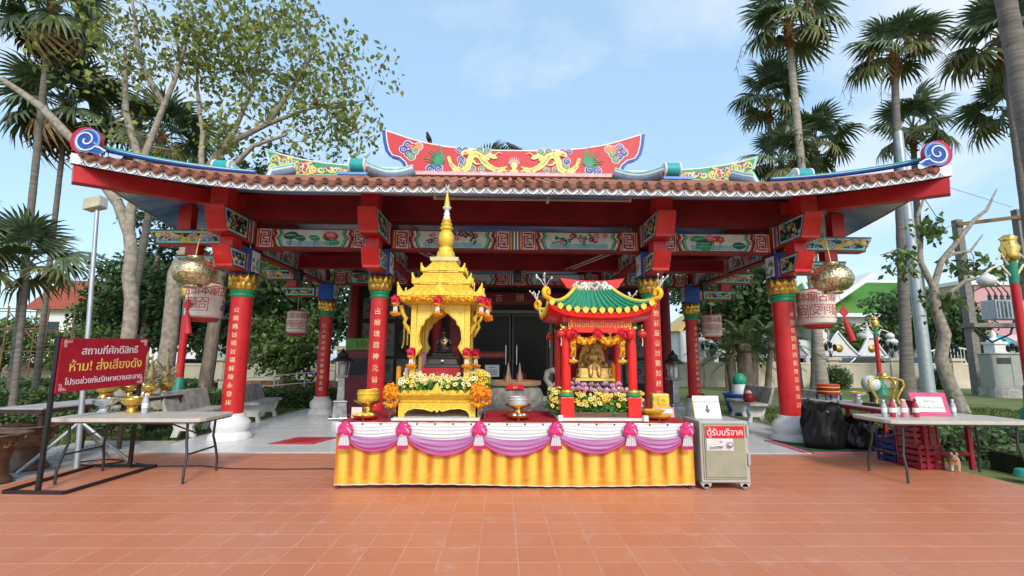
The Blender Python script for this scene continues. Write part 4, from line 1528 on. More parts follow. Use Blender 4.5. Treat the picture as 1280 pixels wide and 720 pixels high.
def legs(xf, k):
    q = MB(xf)
    prof = [(-.5, 0), (-.4, 0), (-.4, .035), (-.36, .075), (-.28, .1), (-.16, .09), (-.06, .062), (-.03, .085), (0, .05)]
    poly = prof + [(-p, z) for p, z in reversed(prof[:-1])] + [(.5, .165), (-.5, .165)]
    q.prism(poly, -.5, -.47, 'y')
    q.build('leg_apron', GOLDY, G, bevel=.003)
    e = MB(xf).tube([(p, -.502, z + .006) for p, z in prof[1:]] + [(-p, -.502, z + .006) for p, z in reversed(prof[1:-1])], .008, 5)
    e.build('apron_edging', GOLDL, G)


around(legs)
b = MB(); frust(b, .46, .165, .47, .2); frust(b, .47, .2, .545, .265); frust(b, .55, .265, .55, .285); frust(b, .44, .286, .44, .32)
b.build('tray', GOLDY, G, bevel=.003)
b = MB(); teeth(b, .545, .284, 11, .05, .13, .0); b.build('crest_edging', GOLDY, G)
for sx in (-1, 1):
    for sy in (-1, 1):
        p = MB().box(sx * .345 - .036, sx * .345 + .036, sy * .345 - .036, sy * .345 + .036, .3, 1.4).build('pillar', GOLDY, G, bevel=.006)
        q = MB()
        for dx in (-.024, .0, .024):
            q.box(sx * .345 + dx - .005, sx * .345 + dx + .005, sy * .345 - .041, sy * .345 - .036, .34, 1.36)
        q.build('moulding', GOLDL, p)
        # curly support outwards
        MB().tube([(sx * .39, sy * .36, 1.02), (sx * .42, sy * .38, 1.1), (sx * .46, sy * .4, 1.16), (sx * .44, sy * .4, 1.22), (sx * .48, sy * .42, 1.28), (sx * .5, sy * .44, 1.38)], [.012, .03, .022, .03, .026, .03], 8).build('scroll_support', GOLDY, G)
half_a = [(-.31, .74), (-.275, .79), (-.235, .86), (-.262, .9), (-.28, .96), (-.27, 1.05), (-.25, 1.12), (-.215, 1.15), (-.205, 1.2), (-.155, 1.235), (-.115, 1.285), (-.055, 1.31), (0, 1.37)]


def arch(xf, k):
    # two halves, each a plain outline
    for sx in (-1, 1):
        poly = [(sx * -p, z) for p, z in half_a] + [(0, 1.42), (sx * .305, 1.42)]
        MB(xf).prism(poly, -.36, -.34, 'y').build('arch_panel', GOLDL, G)
        MB(xf).tube([(sx * -p, -.362, z) for p, z in half_a], .013, 6).build('arch_edging', GOLDY, G)


around(arch)
b = MB(); frust(b, .42, 1.4, .47, 1.44); frust(b, .53, 1.44, .53, 1.48); b.build('entablature', GOLDY, G, bevel=.003)
b = MB(); frust(b, .535, 1.468, .535, 1.478); b.build('green_line', GREEN, G)
tiers = [(.525, 1.482, .36, 1.64, 11, .05, .17, .16), (.375, 1.665, .265, 1.82, 9, .045, .13, .13), (.28, 1.845, .165, 2.0, 7, .04, .09, .1)]
for (a0, z0, a1, z1, n, h, mid, cor) in tiers:
    b = MB(); frust(b, a0, z0, a0, z0 + .025); frust(b, a0 - .015, z0 + .025, a1, z1); frust(b, a1, z1, a1, z1 + .024)
    tr = b.build('roof_tier', GOLDY, G, bevel=.003)
    b = MB(); teeth(b, a0 - .004, z0 + .024, n, h, mid, cor); b.build('crest_edging', GOLDL if n == 0 else GOLDY, tr)
b = MB(); frust(b, .185, 2.02, .195, 2.07); b.build('spire_plinth', mat('pale_gold_plate', (.72, .64, .42), .4), G, bevel=.004)
MB().lathe([(.15, 2.07), (.155, 2.1), (.13, 2.12), (.12, 2.17), (.1, 2.2), (.1, 2.23), (.075, 2.25), (.1, 2.29), (.115, 2.36), (.105, 2.43), (.07, 2.48),
            (.075, 2.49), (.095, 2.505), (.095, 2.525), (.065, 2.54), (.08, 2.56), (.08, 2.58), (.055, 2.6), (.065, 2.62), (.065, 2.635), (.045, 2.65)], 20).build('spire', GOLDY, G, sharp=50)
MB().lathe([(.045, 2.65), (.05, 2.68), (.035, 2.7), (.045, 2.73), (.03, 2.75), (.032, 2.79), (.06, 2.81), (.06, 2.825), (.03, 2.83)], 14).build('spire_ring', WHITE, G)
MB().lathe([(.038, 2.83), (.042, 2.86), (.0, 3.1)], 12).build('spire_tip', GOLDY, G)
b = MB()
for i in range(6):
    a_ = i * PI / 3
    b.tube([(0, 0, 3.09), (.012 * math.cos(a_), .012 * math.sin(a_), 3.12), (.035 * math.cos(a_), .035 * math.sin(a_), 3.16)], [.006, .007, .002], 5)
b.build('spire_flower', PLASW, G)

# the dark seated figure on its red box
t = thing('pedestal', 'plain red box pedestal inside the golden shrine', 'pedestal', (GX, GY, GZ + .31))
MB().box(-.25, .25, -.2, .2, 0, .27).build('box', mat('red_velvet', (.42, .02, .03), .8, var=.15), t, bevel=.006)
BRZ = mat('black_bronze', (.022, .020, .018), .32, metal=.5, var=.2)
t = thing('seated_statue', 'small black seated statue with gold necklace on a stepped black throne', 'statue', (GX + .01, GY, GZ + .582))
t.scale = (1.15,) * 3
b = MB(); frust(b, .21, 0, .2, .035, 0, .16, .15); frust(b, .18, .035, .16, .1, 0, .14, .12); frust(b, .165, .1, .17, .12, 0, .13, .13); frust(b, .13, .12, .12, .165, 0, .1, .1)
b.build('throne', BRZ, t, bevel=.004)
MB().lathe([(0, 0), (.02, 0), (.02, .01), (0, .012)], 10).build('medallion', SILVER, t, loc=(0, -.145, .075)).rotation_euler = (PI / 2, 0, 0)
fig = skin_figure('body', [(0, 0, .195), (0, -.005, .26), (0, 0, .325), (0, -.005, .36), (-.085, -.05, .18), (.01, -.1, .18), (.085, -.05, .185), (-.01, -.115, .186),
                           (-.06, 0, .33), (-.085, -.02, .26), (-.05, -.085, .215), (.06, 0, .33), (.085, -.02, .26), (.06, -.08, .2), (0, -.008, .395), (0, -.004, .43)],
                  [(0, 1), (1, 2), (2, 3), (0, 4), (4, 5), (0, 6), (6, 7), (2, 8), (8, 9), (9, 10), (2, 11), (11, 12), (12, 13), (3, 14), (14, 15)],
                  [.055, .046, .05, .022, .036, .022, .036, .022, .026, .021, .017, .026, .021, .017, .036, .024], BRZ, t)
MB().lathe([(.012, .0), (.022, .008), (.018, .02), (.006, .03), (0, .045)], 10, (0, -.004, .436)).build('topknot', BRZ, t)
b = MB()
for k, (r, z, y) in enumerate(((.036, .335, -.03), (.045, .315, -.034), (.03, .29, -.043))):
    b.tube([(r * math.sin(a_), y - r * .45 * math.cos(a_), z - r * .6 * math.cos(a_)) for a_ in [-1.3 + 2.6 * i / 10 for i in range(11)]], .0045, 5)
b.tube([(.02 * math.sin(a_), -.04 - .002, .4 + .006 * math.cos(a_)) for a_ in (-1, 0, 1)], .003, 4)
b.build('necklace', BRASS, t)


def bed_extra(t):
    b = MB(); rr = random.Random(4)
    for i in range(26):
        blossom(b, (rr.uniform(-.36, .36), rr.uniform(-.2, .0), rr.uniform(.16, .24)), .05, 0, 0, Vector((rr.uniform(-.5, .5), -1, .6)), 8, rr)
    kind(b.build('mauve_blossoms', FLOWM, t), 'stuff')


flower_bed('pale yellow daisies and green leaves filling the tray of the golden shrine', (GX, GY, GZ + .29), (-.5, .5, -.5, -.1, -.0, .13), 1100, 150, [FLOWY, mat('cream_petal', (.80, .74, .5), .6, island=.15), CLAY], 'flower beds on the altar', (.06, .17), bed_extra, .032)
t = flower_bed('bushy bunch of small yellow daisies at the right corner of the golden shrine', (GX + .5, GY - .3, GZ + .3), (-.06, .14, -.14, .2, 0, .2), 260, 50, [MARIY, FLOWY, CLAY], 'flower beds on the altar', (.02, .22), None, .035)


def hanging(name, label, loc, group):
    """red rose, white threaded buds and an orange marigold end"""
    t = thing(name, label, 'garland', loc, 0, group)
    b = MB(); petals(b, (0, 0, 0), .036, 60, .04, 0, 3); b.ell((0, 0, 0), .034, 8, 6); b.build('rose', ROSE, t)
    b = MB(); b.ell((0, 0, -.055), (.035, .03, .018), 8, 5); petals(b, (0, 0, -.055), (.04, .035, .02), 50, .022, 0, 5); b.build('marigold_cap', MARI, t)
    for dx in (-.018, .0, .018):
        b = MB().tube([(dx * .7, 0, -.065), (dx, -.004, -.12), (dx * 1.1, 0, -.16)], [.006, .009, .007], 6); b.build('bud_string', PLASW, t)
    b = MB(); b.ell((0, 0, -.175), (.05, .035, .018), 8, 5); petals(b, (0, 0, -.175), (.055, .04, .02), 70, .024, 0, 6); b.build('marigold_end', MARI, t)
    return t


hg = hanging('flower_garland', 'rose and marigold garland hanging from the front left eave of the golden shrine', (GX - .545, GY - .56, GZ + 1.43), 'garlands on the golden shrine')
for (x, y, z, lab) in ((-.02, -.56, 1.43, 'rose and marigold garland hanging above the arch of the golden shrine'),
                       (.53, -.56, 1.43, 'rose and marigold garland hanging from the front right eave of the golden shrine'),
                       (.60, -.36, 1.42, 'garland bunched behind the front right eave of the golden shrine'),
                       (.60, -.16, 1.40, 'garland hanging at the middle of the right eave of the golden shrine'),
                       (-.35, -.43, .78, 'rose and marigold garland tied round the left front pillar of the golden shrine'),
                       (.35, -.43, .78, 'rose and marigold garland tied round the right front pillar of the golden shrine'),
                       (.43, .2, .78, 'rose and marigold garland tied round the right rear pillar of the golden shrine')):
    dup(hg, (GX + x, GY + y, GZ + z), None, lab)
t = thing('marigold_string', 'string of marigold heads along the front eave of the golden shrine', 'garland', (GX, GY - .545, GZ + 1.445))
b = MB()
for i in range(38):
    x = -.52 + 1.04 * i / 37
    petals(b, (x, 0, .012 * math.sin(i * 1.9)), .016, 16, .026, i % 2, i)
kind(b.build('marigold_heads', [MARI, MARIY], t), 'stuff')


def bunch(label, loc, s=1.0, mts=(MARI, MARIY)):
    t = thing('marigold_bunch', label, 'garland', loc, 0, 'marigold bunches on the altar')
    b = MB(); b.ell((0, 0, 0), (.085 * s, .07 * s, .105 * s), 10, 7)
    petals(b, (0, 0, 0), (.085 * s, .07 * s, .105 * s), 240, .042 * s, 0, 8)
    b.build('marigold_ball', list(mts), t)
    for dx in (-.02, .02):
        MB().tube([(dx * .5, 0, -.1 * s), (dx, 0, -.14 * s)], .008, 6).build('bud_string', PLASW, t)
    b = MB()
    for i in range(9):
        a_ = -1.2 + 2.4 * i / 8
        petals(b, (.07 * s * math.sin(a_), -.01, -.19 * s + .03 * (1 - math.cos(a_))), .022 * s, 24, .03 * s, 0, i)
    b.build('marigold_tail', MARI, t)
    return t


bunch('big orange marigold bunch on the left corner of the golden shrine tray', (GX - .56, GY - .55, GZ + .29), .85)
bunch('big orange marigold bunch on the right corner of the golden shrine tray', (GX + .5, GY - .58, GZ + .3), .85)
bunch('orange marigold bunch tucked behind the right corner of the golden shrine tray', (GX + .6, GY - .42, GZ + .27), .65)
t = thing('incense_bundle', 'bundle of pink and orange candles behind the left pillar of the golden shrine', 'candles', (GX - .27, GY + .1, GZ + .3))
MB().lathe([(.03, 0), (.045, .05), (.05, .12), (.035, .16)], 12).build('holder', BRASS, t)
for i, dx in enumerate((-.02, 0, .02)):
    MB().tube([(dx, 0, .14), (dx, 0, .5)], .009, 6).build('candle', mat('mauve_candle', (.34, .12, .22), .6), t)
t = thing('orange_candle', 'tall orange candle standing behind the golden shrine on the left', 'candle', (GX - .68, 7.1, AZ + .004))
MB().lathe([(.05, 0), (.05, .02), (.02, .04), (.02, .3), (.034, .32), (.034, .62), (.0, .64)], 12).build('candle', MARI, t)
t = thing('white_candle', 'short white candle standing behind the golden shrine on the left', 'candle', (GX - .57, 7.1, AZ + .004))
MB().lathe([(.05, 0), (.05, .02), (.02, .04), (.02, .42), (.028, .44), (.028, .6), (.0, .62)], 12).build('candle', PALEPINK, t)

# ------------------------------------------------------------------ red shrine
RX, RYY, RZ = 1.245, 6.65, AZ + .035
wb = thing('base_board', 'white board with small blocks on the altar under the red shrine', 'board', (RX, RYY, AZ + .003))
MB().box(-.545, .545, -.58, .55, 0, .03).build('board', PLASW, wb, bevel=.004)
for sx in (-1, 1):
    MB().box(sx * .52 - .03, sx * .52 + .03, -.62, -.57, .0, .07).build('block', PLASW, wb, bevel=.004)
Q = thing('red_shrine', 'small red Chinese shrine with green tiled roof and Thai name board', 'shrine', (RX, RYY, RZ))
MB().box(-.48, .48, -.46, .46, 0, .06).build('wooden_base', mat('brown_wood', (.14, .075, .04), .7, var=.3, stretch=(1, 6, 6)), Q)
for sx in (-1, 1):
    for sy in (-1, 1):
        x, y = sx * .42, sy * .42
        p = MB().lathe([(.055, .33), (.058, .7), (.055, 1.16)], 18, (x, y, 0)).build('post', ORANGE_RED, Q, sharp=40)
        MB().box(x - .083, x + .083, y - .083, y + .083, .001, .245).build('plinth', ORANGE_RED, p, bevel=.006)
        MB().lathe([(.085, .246), (.095, .25), (.095, .285), (.085, .29)], 20, (x, y, 0)).build('green_ring', GREEN, p)
        MB().lathe([(.084, .29), (.088, .295), (.088, .325), (.075, .335), (.055, .34)], 20, (x, y, 0)).build('gold_ring', BRASS, p)
        MB().lathe([(.056, 1.13), (.07, 1.135), (.075, 1.17), (.06, 1.175)], 18, (x, y, 0)).build('top_ring', DGREEN, p)
        MB().box(x - .045, x + .045, y - .045, y + .045, 1.175, 1.29).build('bracket_block', ORANGE_RED, p, bevel=.005)
        MB().box(x - .06, x + .06, y - .05, y + .05, 1.1, 1.13).build('gold_bracket', BRASS, p)
for sy in (-1, 1):
    MB().box(-.375, .375, sy * .42 - .02, sy * .42 + .02, 1.2, 1.28).build('tie_beam', ORANGE_RED, Q)
    MB().box(sy * .42 - .02, sy * .42 + .02, -.375, .375, 1.2, 1.28).build('tie_beam', ORANGE_RED, Q)
sg = MB().box(-.40, .40, -.505, -.475, 1.045, 1.255).build('name_board', ORANGE_RED, Q, bevel=.004)
a = Art(flat(0, -.505, 1.145), .004)
a.text('เจ้าพ่อหลักเมืองบุรีรัมย์', 0, 0, .098, 1, 0, us=.92)
a.build('lettering', mat('gold_lettering', (.78, .50, .07), .4, metal=.2), sg)
MB().box(-.31, .31, .46, .47, .45, 1.1).build('back_panel', DRED, Q)
EV, TPX, TPY, RH0, RH1 = .67, .26, .13, 1.315, 1.645


def rz2(t, s):
    return RH0 + (RH1 - RH0) * (s ** 1.55) + .13 * abs(t) ** 3.5 * (1 - s) ** 2


def rsurf(side, t, s, d=0.0):
    """roof of the shrine: side 0 front 1 right 2 back 3 left, t -1..1 along, s 0 eave..1 ridge"""
    hx, hy = EV + (TPX - EV) * s, EV + (TPY - EV) * s
    z = rz2(t, s) + d
    return [(t * hx, -hy, z), (hx, t * hy, z), (-t * hx, hy, z), (-hx, -t * hy, z)][side]


for side in range(4):
    rf = MB().grid(20, 10, lambda u, v, side=side: rsurf(side, 2 * u - 1, v)).build('roof_slope', mat('green_tile', (.03, .26, .13), .3, var=.25, scale=30, coat=.3), Q)
    MB().grid(20, 1, lambda u, v, side=side: (lambda p: (p[0] * (1 - .03 * v), p[1] * (1 - .03 * v), p[2] - .02 - .07 * v))(rsurf(side, 2 * u - 1, 0))).build('eave_board', ORANGE_RED, rf)
    MB().grid(12, 4, lambda u, v, side=side: (lambda p: (p[0] * (.97 - .4 * v), p[1] * (.97 - .4 * v), p[2] - .09 - .03 * v - .1 * v * abs(2 * u - 1) ** 3))(rsurf(side, 2 * u - 1, 0))).build('eave_lining', ORANGE_RED, rf)
    for i in range(13):
        t0 = -1 + 2 * (i + .5) / 13
        MB().tube([rsurf(side, t0 * (1 - .0 * s), s, .012) for s in [j / 8 for j in range(9)]], [.02 - .009 * j / 8 for j in range(9)], 6).build('tile_row', MATS['green_tile'], rf)
        p = rsurf(side, t0, 0)
        x, y = p[0], p[1]
        q = MB().prism([(-.034, .02), (-.034, -.012), (-.018, -.03), (0, -.045), (.018, -.03), (.034, -.012), (.034, .02), (0, .042)] if True else [], -.012, .006, 'y').build('eave_tile', YELLOW, rf, loc=(x * 1.005, y * 1.005, p[2] + .0))
        q.rotation_euler = (0, 0, side * PI / 2)
for k in range(4):
    side = k
    pts = [rsurf(side, 1, s, .02) for s in [j / 10 for j in range(11)]]
    hr = MB().tube(pts, [.03] * 3 + [.024] * 8, 8).build('hip_ridge', YELLOW, Q)
    e = Vector(pts[0])
    d = Vector((e.x, e.y, 0)).normalized()
    curl = []
    for i in range(14):
        a_ = -PI / 2 + 2 * PI * .9 * i / 13
        r_c = .062 * (1 - .035 * i)
        curl.append(e + d * (.03 + r_c * math.cos(a_) * .9) + Vector((0, 0, .068 + r_c * math.sin(a_))))
    MB().tube([e] + curl, [.028] + [.03] * 14, 8).build('ridge_curl', mat('golden_yellow', (.85, .45, .015), .35), hr)
    for i in range(6):
        an = -.5 + .32 * i
        b = MB()
        p0 = e + d * .05 + Vector((0, 0, .12))
        side_v = Vector((-d.y, d.x, 0))
        p2 = p0 + d * (.05 + .05 * math.sin(i * 2.1)) + side_v * (.13 * (an - .3)) + Vector((0, 0, .13 + .03 * math.cos(i * 1.7)))
        p1 = (p0 + p2) / 2 + Vector((0, 0, .02))
        b.tube([p0, p1, p2], .004, 5)
        b.ell(p2, (.012, .012, .018), 6, 5)
        b.build('plume', PLASW, hr)
prof = [(-.27, 0), (.27, 0), (.3, .035), (.36, .055), (.38, .1), (.43, .16), (.44, .185), (.2, .155), (0, .148), (-.2, .155), (-.44, .185), (-.43, .16), (-.38, .1), (-.36, .055), (-.3, .035)]
cr_ = MB().prism([(p, RH1 - .01 + q) for p, q in prof], -.06, .06, 'y').build('ridge_crest', ORANGE_RED, Q)
a = Art(flat(0, -.06, RH1 - .01), .005)
rr = random.Random(9)
for i in range(15):
    u = -.24 + .48 * i / 14
    a.flower(u, .075 + .035 * math.sin(i * 2.2), .04, 1 + i % 2, 0, (1, 2)[i % 2], 6, i)
for i in range(12):
    a.spiral(rr.uniform(-.24, .24), rr.uniform(.03, .12), .025, .01, 3, (1, 2, 3)[i % 3], 1.2, 1, i)
a.build('crest_relief', [PLASW, mat('grey_green_paint', (.35, .42, .34), .6), DGREEN, BRASS], cr_)
MB().box(-.27, .27, -.14, .14, RH1 - .03, RH1 - .008).build('crest_base', YELLOW, Q)

ln0 = thing('mini_lantern', 'small red ball lantern at the front left post of the red shrine', 'lantern', (RX - .5, RYY - .56, RZ + 1.03), 0, 'small lanterns on the red shrine')
MB().lathe([(.02, -.045), (.045, -.03), (.058, 0), (.045, .03), (.02, .045)], 14).build('globe', mat('lantern_red', (.55, .03, .03), .3, metal=.2, coat=.3), ln0)
MB().lathe([(.022, .043), (.022, .06), (.004, .062), (.004, .12)], 10).build('cap', BRASS, ln0)
MB().tube([(0, 0, -.045), (.005, 0, -.09), (0, 0, -.15)], [.008, .006, .01], 6).build('tassel', PALEPINK, ln0)
for (x, y, lab) in ((.52, -.56, 'small red ball lantern at the front right post of the red shrine'), (-.56, .3, 'small red ball lantern at the rear left corner of the red shrine'), (.56, .3, 'small red ball lantern at the rear right corner of the red shrine')):
    dup(ln0, (RX + x, RYY + y, RZ + 1.03), None, lab)
for sx in (-1, 1):
    ln = thing('mini_lantern', 'plain red lantern pressed against the %s front post of the red shrine' % ('left' if sx < 0 else 'right'), 'lantern', (RX + sx * .385, RYY - .5, RZ + 1.03), 0, 'small lanterns on the red shrine')
    MB().lathe([(.02, -.06), (.05, -.045), (.062, 0), (.05, .045), (.02, .06)], 14).build('globe', ORANGE_RED, ln)
    MB().lathe([(.02, .06), (.02, .08), (.004, .082), (.004, .13)], 10).build('cap', BRASS, ln)

t = thing('marigold_swag', 'double swag of orange marigolds hung under the name board of the red shrine', 'garland', (RX - .03, RYY - .5, RZ + 1.03))
for (x0, x1) in ((-.3, 0), (0, .3)):
    b = MB()
    for i in range(13):
        q = i / 12
        petals(b, (x0 + (x1 - x0) * q, 0, -.02 - .075 * math.sin(PI * q)), .024, 26, .034, i % 2, i)
    b.build('swag', [MARI, MARIY], t)
for x in (-.31, .31):
    b = MB()
    for i in range(9):
        petals(b, (x, 0, -.04 - .028 * i), .02, 20, .028, i % 2, i)
    tl = b.build('tail', [MARI, MARIY], t)
    MB().tube([(x, -.005, -.29), (x, -.005, -.33)], .013, 6).build('bud', PLASW, tl)
    b = MB(); petals(b, (x, 0, -.34), (.045, .03, .015), 40, .026, 0, 4); b.build('tail_end', MARIY, tl)
for x in (-.31, 0, .31):
    b = MB(); b.ell((x, -.02, 0), .04, 8, 6); petals(b, (x, -.02, 0), .042, 60, .04, 0, 3); b.build('rose', ROSE, t)
t = thing('marigold_string', 'string of marigolds sagging at the back inside the red shrine', 'garland', (RX, RYY + .3, RZ + 1.03))
b = MB()
for i in range(22):
    q = i / 21
    petals(b, (-.36 + .72 * q, 0, -.03 - .1 * abs(math.sin(2 * PI * q))), .024, 20, .034, 0, i)
b.build('swag', MARI, t)
STG = mat('statue_gold', (.50, .30, .09), .42, metal=.55, var=.25, scale=25, bump=.3, bscale=60)
t = thing('gold_statue', 'gold statue of a robed figure seated on a carved throne in the red shrine', 'statue', (RX + .0, RYY + .02, RZ + .43))
b = MB(); frust(b, .27, 0, .25, .035, 0, .17, .16); b.build('cloth_base', mat('yellow_cloth', (.70, .56, .12), .8), t, bevel=.006)
b = MB(); frust(b, .22, .036, .2, .17, 0, .14, .12); b.build('throne_seat', STG, t, bevel=.008)
MB().prism([(-.17, .1), (.17, .1), (.19, .2), (.17, .34), (.13, .45), (.08, .5), (0, .53), (-.08, .5), (-.13, .45), (-.17, .34), (-.19, .2)], .05, .1, 'y').build('throne_back', STG, t, bevel=.012)
for sx in (-1, 1):
    MB().tube([(sx * .16, .04, .16), (sx * .17, -.1, .17), (sx * .16, -.12, .22), (sx * .15, .05, .24)], .018, 8).build('throne_arm', STG, t)
    MB().tube([(sx * .2, -.12, .04), (sx * .22, -.14, .07), (sx * .19, -.13, .11), (sx * .21, -.12, .16)], [.022, .028, .016, .024], 8).build('throne_leg', STG, t)
skin_figure('body', [(0, -.02, .2), (0, 0, .27), (0, 0, .34), (0, -.005, .385), (0, -.01, .42), (0, -.005, .46),
                     (-.06, -.1, .19), (-.055, -.13, .1), (-.06, -.15, .045), (.06, -.1, .19), (.055, -.13, .1), (.06, -.15, .045),
                     (-.085, 0, .34), (-.11, -.03, .27), (-.05, -.09, .225), (.085, 0, .34), (.11, -.03, .27), (.05, -.09, .225)],
            [(0, 1), (1, 2), (2, 3), (3, 4), (4, 5), (0, 6), (6, 7), (7, 8), (0, 9), (9, 10), (10, 11), (2, 12), (12, 13), (13, 14), (2, 15), (15, 16), (16, 17)],
            [.062, .056, .06, .026, .04, .02, .045, .038, .03, .045, .038, .03, .034, .028, .02, .034, .028, .02], STG, t)
MB().lathe([(.036, .0), (.04, .01), (.03, .03), (.012, .05), (0, .06)], 10, (0, -.008, .452)).build('crown_hat', STG, t)
b = MB(); frust(b, .02, .15, .02, .24, 0, .005, .005); b.v = [(v[0], v[1] - .125, v[2]) for v in b.v]; b.build('belt_end', STG, t)


def lotus(t):
    rr = random.Random(12)
    for i in range(17):
        x = -.34 + .68 * (i % 9) / 8 + rr.uniform(-.02, .02)
        y = -.42 + .1 * (i // 9) + rr.uniform(-.02, .02)
        z = .30 + .06 * (i // 9) + rr.uniform(-.02, .02)
        b = MB()
        for ring, (n, op) in enumerate(((5, .2), (6, .55), (6, .95))):
            for j in range(n):
                a_ = 2 * PI * j / n + ring * .5 + i
                e = Vector((math.cos(a_), math.sin(a_) - .25, 0)).normalized()
                f = Vector((-e.y, e.x, 0))
                s_ = .075 * rr.uniform(.9, 1.1)
                up_ = Vector((0, -.1, 1)) * math.cos(op) + e * math.sin(op)
                c = Vector((x, y, z))
                b.add([c, c + up_ * s_ * .55 - f * s_ * .28 + e * .008, c + up_ * s_, c + up_ * s_ * .55 + f * s_ * .28 + e * .008], [(0, 1, 2, 3)], 1 if (ring == 0) else 0)
        b.build('lotus_flower', [FLOWP, PLASW], t)


flower_bed('yellow daisies with pink folded lotus flowers at the feet of the gold statue', (RX, RYY, RZ), (-.34, .34, -.47, -.36, .06, .24), 900, 110, [FLOWY, MARIY, CLAY], 'flower beds on the altar', (.15, .29), lotus, .032)
for sx, lab in ((-1, 'yellow daisies and leaves outside the left post of the red shrine'), (1, 'yellow daisies and leaves outside the right post of the red shrine')):
    flower_bed(lab, (RX + sx * .52, RYY - .1, RZ), (-.09, .06, -.25, .25, .02, .26), 380, 50, [FLOWY, MARIY, CLAY], 'flower beds on the altar', (.1, .3), None, .032)
t = thing('orange_candle', 'pair of orange carved candles beside the gold statue in the red shrine', 'candle', (RX + .3, RYY + .15, RZ + .42))
MB().lathe([(.03, -.36), (.03, 0), (.035, .02), (.035, .2), (.02, .24), (0, .26)], 10).build('candle', MARI, t)


# ------------------------------------------------------------------ bowls and plates on the altar
def pedestal_tray(name, label, cat, loc, s, metal, group=None, h=.14, r=.13, bowl=None):
    t = thing(name, label, cat, loc, 0, group)
    MB().lathe([(.62 * r, 0), (.64 * r, .012), (.5 * r, .03), (.3 * r, h * .35), (.34 * r, h * .5), (.3 * r, h * .62), (.55 * r, h * .78), (.95 * r, h * .92), (1.05 * r, h), (1.02 * r, h + .006), (.85 * r, h * .94), (0, h * .9)], 24).build('foot_and_dish', metal, t, sharp=45)
    if bowl:
        bm, br, bh = bowl
        MB().lathe([(br * .8, 0), (br * .96, bh * .12), (br, bh * .3), (br, bh * .62), (br * 1.06, bh * .66), (br * 1.06, bh * .74), (br * .99, bh * .78), (br, bh * .95), (br * 1.02, bh), (br * .94, bh), (br * .9, bh * .6), (0, bh * .5)], 30, (0, 0, h * .9), 0, .018, 15).build('bowl', bm, t, sharp=50)
    return t


pedestal_tray('offering_tray', 'gold pedestal tray with a gold bowl at the left end of the altar', 'tray', (-1.70, 6.42, AZ + .003), 1, BRASS, 'offering trays on the altar', .21, .17, (GOLDY, .135, .15))
pedestal_tray('offering_tray', 'gold pedestal tray with a fluted silver bowl in the middle of the altar', 'tray', (.22, 6.42, AZ + .003), 1, BRASS, 'offering trays on the altar', .16, .165, (mat('white_silver', (.66, .66, .66), .3, metal=.4, var=.1), .125, .12))


def plate(label, loc, r, m, coins=True):
    t = thing('offering_plate', label, 'plate', loc, 0, 'offering plates on the altar')
    MB().lathe([(r * .5, .02), (r * .8, .022), (r, .05), (r * 1.02, .056), (r * .97, .052), (r * .78, .03), (0, .028)], 28).build('dish', m, t, sharp=45)
    for i in range(3):
        a_ = 2 * PI * i / 3 + .5
        MB().tube([(r * .55 * math.cos(a_), r * .55 * math.sin(a_), 0), (r * .5 * math.cos(a_), r * .5 * math.sin(a_), .022)], .01, 6).build('foot', m, t)
    return t


plate('gold plate of wrapped offerings at the front left of the altar', (-1.66, 6.17, AZ + .003), .16, BRASS)
t = thing('wrapped_offering', 'small gold wrapped parcels heaped on the front left plate', 'offering', (-1.66, 6.17, AZ + .04))
for i in range(5):
    a_ = i * 1.26
    MB().ell((.07 * math.cos(a_), .07 * math.sin(a_), .02), (.04, .035, .022), 8, 5).build('parcel', GOLDL, t)
plate('gold plate with silver parcels before the silver bowl', (.22, 6.2, AZ + .003), .15, BRASS)
t = thing('wrapped_offering', 'small silver parcels heaped on the plate before the silver bowl', 'offering', (.22, 6.2, AZ + .04))
for i in range(5):
    a_ = i * 1.26
    MB().ell((.065 * math.cos(a_), .065 * math.sin(a_), .02), (.038, .033, .022), 8, 5).build('parcel', SILVER, t)
YPL = mat('yellow_gilt', (.80, .50, .05), .35, metal=.3, var=.12)
plate('larger yellow gilt plate at the right end of the altar', (1.97, 6.25, AZ + .003), .17, YPL)
plate('yellow gilt plate stacked askew on the larger one at the right end of the altar', (1.93, 6.3, AZ + .06), .15, YPL)
t = thing('offering_box', 'yellow translucent box with a white price tag behind the gilt plates', 'box', (2.12, 6.62, AZ + .003))
MB().box(-.1, .1, -.07, .07, 0, .22).build('stand', GOLDY, t)
MB().box(-.115, .115, -.08, .08, .1, .30).build('box', mat('yellow_film', (.72, .47, .06), .25, var=.25, scale=20, bump=.4), t, bevel=.02)
tg = MB().box(-.03, .1, -.088, -.082, .17, .25).build('tag', mat('tag_yellow', (.8, .62, .06), .5), t)
a = Art(flat(.035, -.088, .21), .001); a.text('15.-', 0, 0, .06, 1, 0); a.build('print', INK, tg)
t = thing('paper_notice', 'pink and white paper slip leaning at the foot of the yellow box', 'notice', (2.13, 6.48, AZ + .006))
pn = MB(lambda p: Vector((p.x, p.y + p.z * .35, p.z))).box(-.14, .14, -.003, .003, 0, .12).build('slip', mat('pink_paper', (.75, .34, .28), .7), t)
MB(lambda p: Vector((p.x, p.y + p.z * .35, p.z))).box(-.12, .12, -.006, -.0035, .05, .1).build('white_band', CARD, pn)
t = thing('paper_notice', 'tiny white and pink card between the gold tray and plate on the left', 'notice', (-1.8, 6.3, AZ + .005))
MB().box(-.07, .06, -.003, .003, .05, .13).box(-.07, .06, -.003, .03, 0, .05).build('card', mat('pale_card', (.72, .6, .5), .6), t)

